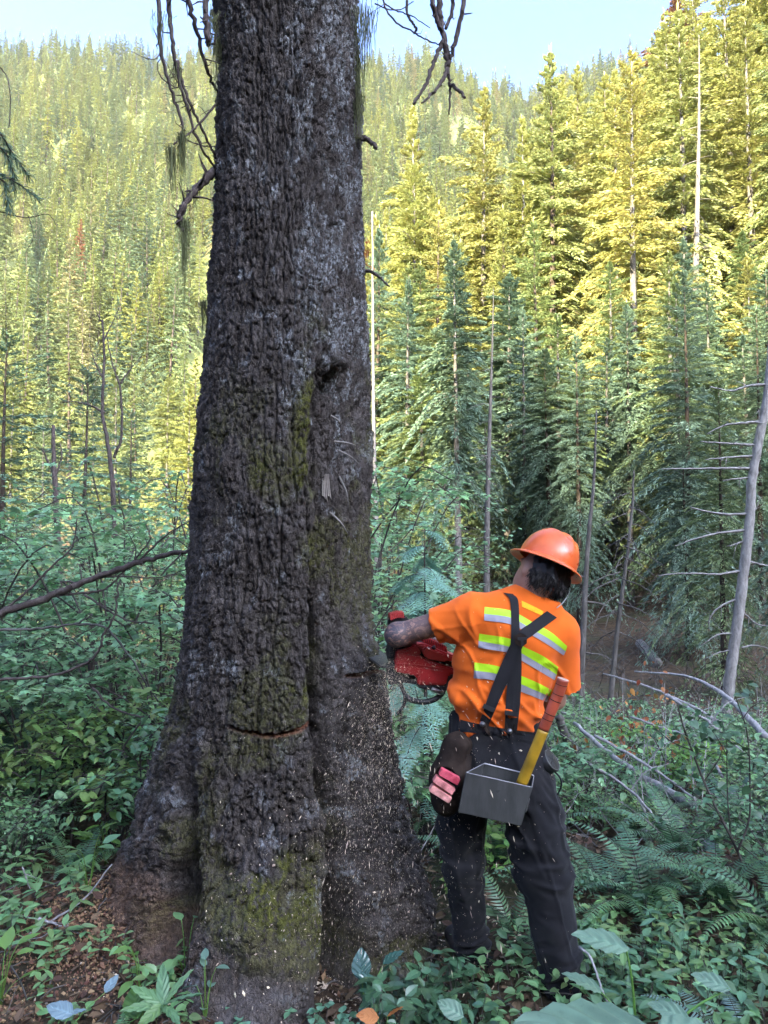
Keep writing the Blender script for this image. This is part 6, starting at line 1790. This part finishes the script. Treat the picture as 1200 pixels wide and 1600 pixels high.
limb(c7([(380, 1100), (500, 1180), (600, 1225), (700, 1230)], 4.4), .006, .003, dl3, twigs=3); limb([(145, 1075, 4.4), (175, 1105, 4.4), (225, 1120, 4.4), (262, 1110, 4.4)], .006, .003, dl3, twigs=3)
def pole(name, label, cat, ptsd, r0, r1, mat, twigs=(), group=None, tseg=3):
    if cat in ('tree', 'stump'):               # rooted: carry the foot down into the ground
        p0 = P(*ptsd[0]); p1 = P(*ptsd[1]); gz = ground_at(p0[0], p0[1])
        if p0[2] > gz - .1:
            dv = (p0 - p1) / max(.05, p1[2] - p0[2]); q0 = p0 + np.clip(dv, -.3, .3) * (p0[2] - gz + .25); q0[2] = gz - .25
            ptsd = [tuple(proj(q0))] + list(ptsd)
    t = thing(name, label, cat, tuple(P(*ptsd[0])), group)
    limb(ptsd, r0, r1, t, name="trunk", mat=mat, seg=9, knob=.10)
    for c, r in twigs: limb(c, r, r * .3, t, name="limb", mat=mat, seg=4, knob=.15, twigs=tseg, tw_len=.35)
    return t
pole("dead_sapling", "forked dark dead sapling standing against the yellow hillside left of the great trunk", "tree", [(182, 900, 9), (176, 760, 9), (168, 690, 9), (160, 640, 9), (163, 560, 9), (160, 500, 9)], .034, .010, MAT_DEAD,
     [([(178, 715, 9), (190, 680, 9), (188, 610, 9), (176, 570, 9), (166, 520, 9)], .018), ([(165, 645, 9), (130, 630, 9), (95, 628, 9)], .014), ([(188, 600, 9), (205, 575, 9), (222, 556, 9)], .012), ([(160, 590, 9), (150, 570, 9), (140, 540, 9)], .012), ([(163, 530, 9), (178, 500, 9), (186, 480, 9)], .01), ([(160, 505, 9), (152, 490, 9), (148, 470, 9)], .008)])
pole("dead_snag", "short broken dead snag at the left, left of the forked dead sapling", "tree", [(92, 900, 14), (88, 800, 14), (84, 720, 14), (83, 665, 14)], .065, .03, MAT_DEAD, [([(86, 740, 14), (74, 720, 14), (66, 700, 14)], .03), ([(86, 745, 14), (96, 715, 14), (94, 690, 14)], .025)])
pole("tree_trunk", "bare brown trunk of a small tree standing in the left thicket", "tree", [(158, 1300, 6.2), (154, 1250, 6.2), (148, 1190, 6.2), (145, 1080, 6.2), (140, 960, 6.2)], .040, .025, MAT_DEAD, [([(150, 1210, 6.2), (130, 1180, 6.2), (100, 1150, 6.2)], .012)])
pole("tree_trunk", "dark trunk leaning left of the bare brown one in the left thicket", "tree", [(100, 1290, 6.6), (122, 1230, 6.6), (132, 1180, 6.6), (150, 1080, 6.8)], .035, .02, MAT_DEAD)
# small dark conifers at the left
for px, d, ty, pr, lab in ((130, 19, 572, 3, "dark small fir with flat layered boughs left of the forked dead sapling"), (5, 15, 520, 3, "dark fir cut by the left edge, its boughs reaching over the thicket"), (200, 26, 640, 1, "dark little fir just behind the forked dead sapling")):
    p = P(px, 850, d); z = float(H(p[0], p[1]))
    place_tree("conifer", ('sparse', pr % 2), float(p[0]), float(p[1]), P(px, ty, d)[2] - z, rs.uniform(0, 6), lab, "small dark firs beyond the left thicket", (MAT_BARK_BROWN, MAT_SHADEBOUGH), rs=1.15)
MAT_SNAG = mat_bark('snag_wood', (.09, .082, .076), (.19, .18, .17), (.31, .30, .285), 16, .4)
# leaning bare snag at the right
def c8(c, d): return [(980 + .3374 * a, 560 + .3374 * b, d) for a, b in c]
sn = [([(640, 290), (540, 300), (450, 310), (370, 350)], .03), ([(592, 403), (480, 395), (340, 385)], .028), ([(588, 452), (480, 458), (360, 468)], .026), ([(578, 510), (380, 510), (160, 512)], .028), ([(565, 552), (490, 560), (440, 566)], .02),
      ([(565, 720), (460, 722), (350, 705), (290, 688)], .028), ([(550, 795), (420, 810), (300, 840), (220, 870)], .026), ([(545, 845), (490, 865), (460, 870)], .02), ([(525, 985), (420, 1000), (280, 995), (140, 1005)], .026), ([(505, 1115), (430, 1150), (385, 1200), (378, 1250)], .022),
      ([(485, 1275), (420, 1280), (340, 1330)], .02), ([(478, 1350), (420, 1365), (350, 1395)], .018), ([(575, 715), (600, 690), (615, 640)], .02), ([(560, 940), (620, 955), (690, 965)], .022), ([(540, 1180), (600, 1230), (660, 1240)], .02), ([(650, 120), (560, 128), (480, 150), (380, 130)], .028), ([(612, 300), (610, 250), (615, 230)], .014), ([(530, 1340), (600, 1330), (700, 1360)], .02)]
pole("dead_snag", "pale grey bare snag leaning right, long broken side limbs, at the photo's right edge", "tree", c8([(470, 1530), (485, 1400), (520, 1150), (550, 900), (570, 720), (575, 580), (605, 400), (640, 230), (660, 60), (670, -80)], 14), .10, .065, MAT_SNAG, [(c8(c, 14), r) for c, r in sn])
pole("dead_sapling", "grey dead young spruce with fine drooping twigs on the brown bank right of the helmet", "tree", [(955, 1080, 12.5), (965, 980, 12.5), (978, 880, 12.5), (988, 790, 12.5), (990, 735, 12.5)], .05, .012, MAT_BARK_GREY,
     [([(985 - i * 2.2, 775 + i * 17 + j_, 12.5), (985 - i * 2.2 + s * (20 + i * 2.0) * k_, 782 + i * 18 + j_, 12.5 + q_), (985 - i * 2.2 + s * (44 + i * 3) * k_, 800 + i * 20 + j_ * 2, 12.5 + 2 * q_)], .011) for i in range(13) for s in (-1, 1) for j_, k_, q_ in [(rs.uniform(-12, 12), rs.uniform(.3, 1.15), rs.uniform(-.4, .4))]], tseg=4)
pole("dead_snag", "thin grey bare pole standing just right of the feller's hard hat", "tree", [(906, 1090, 15), (912, 980, 15), (918, 860, 15), (928, 750, 15), (932, 640, 15)], .085, .012, MAT_BARK_GREY, [([(914, 900 + 40 * i, 15), (914 + (30 if i % 2 else -30), 905 + 40 * i, 15), (914 + (55 if i % 2 else -50), 925 + 40 * i, 15)], .018) for i in range(4)])
pole("dead_snag", "thin pale trunk close to the right edge of the great trunk, low down", "tree", [(590, 905, 24), (588, 830, 24), (585, 740, 24), (583, 560, 24), (582, 330, 24)], .13, .02, MAT_BARK_PALE)
pole("stump", "small dark broken stump behind the feller's right hip", "stump", [(897, 1195, 6.5), (890, 1165, 6.5), (880, 1140, 6.5), (872, 1118, 6.5)], .05, .03, MAT_BARK_GREY)
# fallen poles and branches
def c3d(c, d0, d1): return [(860 + .3749 * a, 1000 + .3749 * b, d0 + (d1 - d0) * i / (len(c) - 1)) for i, (a, b) in enumerate(c)]
for c, d0, d1, r0, r1, lab in (([(100, 345), (240, 470), (400, 580), (600, 695)], 6.4, 5.0, .014, .028, "grey fallen pole slanting down to the right in the green cover"), ([(515, 715), (545, 775)], 5, 4.9, .02, .024, "short stub of grey wood below the slanting fallen pole"),
      ([(565, 830), (680, 862), (775, 892)], 4.6, 4.4, .024, .02, "pale fallen stick beside the ferns at the right"), ([(680, 565), (740, 630), (810, 700)], 6.4, 5.9, .02, .045, "weathered grey log at the right among the low shrubs"),
      ([(220, 140), (380, 185), (560, 262), (720, 352)], 9, 8, .008, .02, "long thin whitish stick lying down the brown bank"), ([(350, 132), (560, 150), (700, 212), (800, 300), (905, 412)], 9, 7.5, .008, .035, "long pale fallen branch at the right edge above the thin bush"),
      ([(40, 300), (160, 330), (320, 420), (440, 440)], 8, 7.5, .012, .01, "grey stick lying behind the dry orange leaves"), ([(480, 480), (490, 560), (500, 640)], 7, 6.8, .012, .016, "upright grey broken stick in the middle of the green cover"), ([(575, 320), (600, 345), (618, 390)], 8, 7.9, .014, .01, "short bent grey stick on the bank")):
    pole("fallen_branch", lab, "branch", c3d(c, d0, d1), r0, r1, MAT_TWIGPALE)
_ld = [(x_, y_, proj(ground_hit(x_, y_ + 6))[2]) for x_, y_ in ((1000, 1005), (1014, 1020), (1029, 1036))]
pole("fallen_log", "short pale log lying on the shaded brown bank", "log", _ld, .006 * _ld[1][2], .005 * _ld[1][2], MAT_BARK_PALE)
pole("fallen_branch", "mossy dark branch lying between the feller's legs", "branch", [(745, 1385, 3.9), (770, 1408, 3.75), (798, 1425, 3.6), (835, 1420, 3.6)], .012, .009, MAT_TWIG)
pole("fallen_log", "grey barkless log end behind the gap between the feller's legs", "log", [(748, 1398, 4.2), (775, 1402, 4.2), (805, 1400, 4.2)], .035, .03, MAT_TWIGPALE)
pole("fallen_branch", "thin grey sticks crossing on the ground at the lower left", "branch", [(0, 1490, 3.15), (60, 1452, 3.2), (130, 1405, 3.3), (175, 1350, 3.3)], .006, .003, MAT_TWIGPALE, [([(62, 1435, 3.2), (100, 1447, 3.2), (160, 1446, 3.2)], .007), ([(35, 1355, 3.6), (50, 1395, 3.6), (80, 1432, 3.4)], .004)])
pole("fallen_branch", "thin pale stem bent over in front of the feller's right boot", "branch", [(905, 1480, 2.75), (925, 1500, 2.7), (938, 1540, 2.65), (958, 1585, 2.6)], .0045, .003, MAT_TWIGPALE)

# ---------------------------------------------------------------- litter on the ground
def litter_pts(n_, k=1.0):
    d = 2.3 + 4.6 * rp.random(n_) ** 1.4; px = rp.uniform(-120, 1320, n_)
    x = (px - 600) / FPX * d; y = d
    return x, y
def flat_norm(x, y):
    e = .03; return np.stack([-(H(x + e, y) - H(x - e, y)) / (2 * e), -(H(x, y + e) - H(x, y - e)) / (2 * e), np.ones_like(x)], -1)
n_ = 5200; x, y = litter_pts(n_); z = H(x, y) + rp.uniform(.004, .03, n_)
V, F = leaves(t_oval(.30, 4, .2, .25), np.stack([x, y, z], -1), rand_dir(n_, .0, .35), flat_norm(x, y) + rp.normal(0, .45, (n_, 3)), rp.uniform(.02, .07, n_))
C = Geo(); C.add(V, F)
tag(link("leaf_litter", C.mesh("leaf_litter"), mat_leaf("dead_leaf_litter", [(.11, .07, .045), (.12, .08, .05)], .15, .8, .2, 2.5, None, .4)), "dead brown leaves littering the forest floor", kind='stuff')
S = Geo(); n_ = 1500; x, y = litter_pts(n_)
for a, b in zip(x, y):
    h = rp.uniform(0, 6.28); l = rp.uniform(.04, .22); z0 = ground_at(a, b) + .008
    e = np.array([a + math.cos(h) * l, b + math.sin(h) * l, 0]); e[2] = ground_at(e[0], e[1]) + rp.uniform(.005, .05)
    S.tube(np.array([(a, b, z0), ((a + e[0]) / 2 + rp.normal(0, .01), (b + e[1]) / 2, (z0 + e[2]) / 2 + .01), e]), rp.uniform(.0012, .0035), 3, cap=False)
tag(link("twig_litter", S.mesh("twig_litter"), MAT_BARK_GREY), "twigs scattered on the forest floor", kind='stuff')
n_ = 9000; d = 2.4 + 9 * rp.random(n_) ** 1.2; px = rp.uniform(-120, 1320, n_); x = (px - 600) / FPX * d; y = d
kp = (fbm(x * 1.3, y * 1.3, seed=801, oct=3) > -.12) & (np.hypot(x - TX, y - TY) > .75) & ~((x < -.2) & (y < 3.7) & (x > -1.6))
x, y = x[kp], y[kp]; n_ = len(x); z = H(x, y) + rp.uniform(.01, .11, n_)
V, F = leaves(T_OVAL, np.stack([x, y, z], -1), rand_dir(n_, .15, .35), up_ish(n_, .4), rp.uniform(.02, .06, n_))
C = Geo(); C.add(V, F); tag(link("ground_cover", C.mesh("ground_cover"), MAT_LOWLEAF), "small green leaves covering the forest floor", kind='stuff')
# small leaves further back: the green cover under the shrubs
n_ = 16000; d = 5 + 11 * rp.random(n_); px = rp.uniform(-150, 1350, n_); x = (px - 600) / FPX * d; y = d
kp = fbm(x * .5, y * .5, seed=811, oct=3) > -.25 + .5 * sstep(9, 15, d) * (px > 560)
x, y = x[kp], y[kp]; n_ = len(x); z = H(x, y) + rp.uniform(.02, .45, n_)
V, F = leaves(T_OVAL, np.stack([x, y, z], -1), rand_dir(n_, .1, .35), up_ish(n_, .4), rp.uniform(.04, .095, n_))
C = Geo(); C.add(V, F); tag(link("undergrowth_leaves", C.mesh("undergrowth_leaves"), MAT_MAPLE), "leafy green undergrowth filling the hollow behind the great tree", kind='stuff')
# dead twigs bristling on the bank
S = Geo()
for _ in range(900):
    q = on_ground(rp.uniform(580, 1300), rp.uniform(10, 24)); h = rp.uniform(0, 6.28); l = rp.uniform(.3, 1.6); el = rp.uniform(-.1, 1.2)
    e = q + np.array([math.cos(h) * math.cos(el), math.sin(h) * math.cos(el), math.sin(el)]) * l; S.tube(spline([q, (q + e) / 2 + rp.normal(0, .08, 3), e], 5), np.linspace(.010, .003, 5), 3, cap=False)
tag(link("brush", S.mesh("brush"), MAT_BARK_GREY), "dead grey brush on the shaded bank behind the feller", kind='stuff')

# ---------------------------------------------------------------- sawdust and chips
MAT_CHIP = mat_leaf("fresh_wood_chips", [(.62, .50, .37), (.62, .50, .37)], .2, .8, .2, 30, None, .3)
def chips(name, pos, axis_, size, label):
    n_ = len(pos); s = np.cross(axis_, rp.normal(0, 1, (n_, 3))); s /= np.linalg.norm(s, axis=1)[:, None]; u = np.cross(axis_, s); u /= np.linalg.norm(u, axis=1)[:, None]
    a = axis_ / np.linalg.norm(axis_, axis=1)[:, None] * size[:, :1]; b = s * size[:, 1:2]; c = u * size[:, 2:]
    V = np.stack([pos - a, pos + b - a * .2, pos + c, pos - b + a * .15, pos - c, pos + a], 1).reshape(-1, 3)
    F = np.array([(0, 1, 2), (0, 2, 3), (0, 3, 4), (0, 4, 1), (5, 2, 1), (5, 3, 2), (5, 4, 3), (5, 1, 4)])[None] + (np.arange(n_) * 6)[:, None, None]
    g = Geo(); g.add(V, F.reshape(-1, 3)); return tag(link(name, g.mesh(name), MAT_CHIP), label, kind='stuff')
src = SP_(-.06, -.01, .05)
n_ = 21000
t = rp.random(n_) ** .75 * .46; vel = np.stack([rp.normal(-.55, .55, n_), rp.normal(-1.0, .45, n_), rp.normal(.1, .55, n_)], -1)
pos = src + vel * t[:, None] * np.array([.75, .62, 1.0]); pos[:, 2] -= 4.9 * t ** 2 * 1.0
v = vel.copy(); v[:, 2] -= 9.8 * t
sz = rp.lognormal(-1.25, .6, n_)[:, None] * np.array([.0050, .0010, .0006])
k_ = pos[:, 2] > H(pos[:, 0], pos[:, 1])
chips("flying_sawdust", pos[k_], v[k_] + rp.normal(0, .6, (k_.sum(), 3)), sz[k_], "sawdust and chips spraying down from the saw across the trunk")
n_ = 240
t = rp.random(n_) * .55; vel = np.stack([rp.normal(.55, .55, n_), rp.normal(-1.0, .4, n_), rp.normal(.1, .7, n_)], -1)
pos = src + vel * t[:, None]; pos[:, 2] -= 4.9 * t ** 2; v = vel.copy(); v[:, 2] -= 9.8 * t
sz = rp.lognormal(-.2, .45, n_)[:, None] * np.array([.0085, .0012, .0008]); k_ = pos[:, 2] > H(pos[:, 0], pos[:, 1])
chips("flying_chips", pos[k_], v[k_] + rp.normal(0, .5, (k_.sum(), 3)), sz[k_], "larger wood chips flying towards the feller's legs")
n_ = 1500
x = TX + .35 + rp.normal(0, .5, n_); y = 3.05 + rp.normal(0, .35, n_)
chips("settled_chips", np.stack([x, y, H(x, y) + .012], -1), rp.normal(0, 1, (n_, 3)) * np.array([1, 1, .2]), rp.lognormal(0, .4, n_)[:, None] * np.array([.008, .004, .0015]), "fresh wood chips settled on the ground round the roots")
n_ = 420
th_ = rp.normal(.25, .45, n_); z_ = np.abs(rp.normal(.32, .22, n_)); i_ = np.clip(np.searchsorted(th[:na_f], th_), 1, na_f - 1); j_ = np.clip(np.searchsorted(zr_, z_), 1, nzr - 1)
VV = np.stack([X, Y, ZZ], -1)
chips("chips_on_bark", VV[i_, j_] + np.array([.0, -.004, .003]), rp.normal(0, 1, (n_, 3)), rp.lognormal(0, .45, n_)[:, None] * np.array([.0035, .0022, .001]), "pale chips caught on the bark of the roots")

n_ = 8000
x = -1.15 + rp.normal(0, .36, n_); y = 3.25 + rp.normal(0, .30, n_)
MAT_CRUMB = mat_leaf("rotten_wood", [(.20, .115, .07), (.24, .14, .085)], .1, .9, .1, 6, None, .4)
MAT_CHIP, _keep = MAT_CRUMB, MAT_CHIP
chips("rotten_wood_crumbs", np.stack([x, y, H(x, y) + rp.uniform(.0, .035, n_)], -1), rp.normal(0, 1, (n_, 3)), rp.lognormal(0, .5, n_)[:, None] * np.array([.0055, .0035, .003]), "crumbled red-brown rotten wood spilt on the soil at the left root")

CB = BVHTree.FromPolygons([tuple(v) for v in np.vstack([SV, TV])], [tuple(q) for q in np.vstack([SQ, TQ + len(SV)])])
pts_ = []
for _ in range(700):
    p, nr = hit(rs.gauss(735, 70), rs.gauss(1230, 150))
    if p is not None: pts_.append(p + nr * .001)
MAT_CHIP = _keep
n_ = len(pts_)
chips("dust_on_clothes", np.array(pts_), rp.normal(0, 1, (n_, 3)), rp.lognormal(-.5, .6, n_)[:, None] * np.array([.004, .0016, .0008]), "sawdust stuck to the feller's shirt and trousers")

for i, (a, b, c, d0, r, lab) in enumerate((((930, 1150), (1010, 1195), (1090, 1250), 5.2, .011, "thin whitish stick slanting through the green cover nearest the feller"),
        ((1040, 1085), (1110, 1130), (1190, 1205), 6.4, .014, "long pale stick above the weathered grey log at the right"),
        ((985, 1120), (1060, 1145), (1150, 1160), 6.0, .009, "nearly level thin grey stick across the middle of the right-hand brush"),
        ((1120, 1195), (1150, 1260), (1165, 1330), 5.0, .010, "grey stick standing tilted beside the thin dark-stemmed bush"),
        ((905, 1185), (985, 1235), (1040, 1300), 4.7, .010, "bleached stick slanting down behind the ferns right of the feller"))):
    pole("fallen_branch", lab, "branch", [(*a, d0 + .3), (*b, d0), (*c, d0 - .3)], r, r * .6, MAT_TWIGPALE, [([(*b, d0), (b[0] + 25, b[1] - 30, d0), (b[0] + 60, b[1] - 42, d0 + .1)], r * .5)])
S = Geo()
for _ in range(420):
    q = on_ground(rp.uniform(640, 1280), rp.uniform(4.4, 9.5)); h = rp.uniform(0, 6.28); l = rp.uniform(.3, .95); el = rp.uniform(.3, 1.45)
    e = q + np.array([math.cos(h) * math.cos(el), math.sin(h) * math.cos(el), math.sin(el)]) * l; S.tube(spline([q, (q + e) / 2 + rp.normal(0, .05, 3), e], 6), np.linspace(.0045, .0014, 6), 3, cap=False)
tag(link("dry_twigs", S.mesh("dry_twigs"), MAT_TWIGPALE), "fine dry grey twigs standing all through the right-hand brush", kind='stuff')
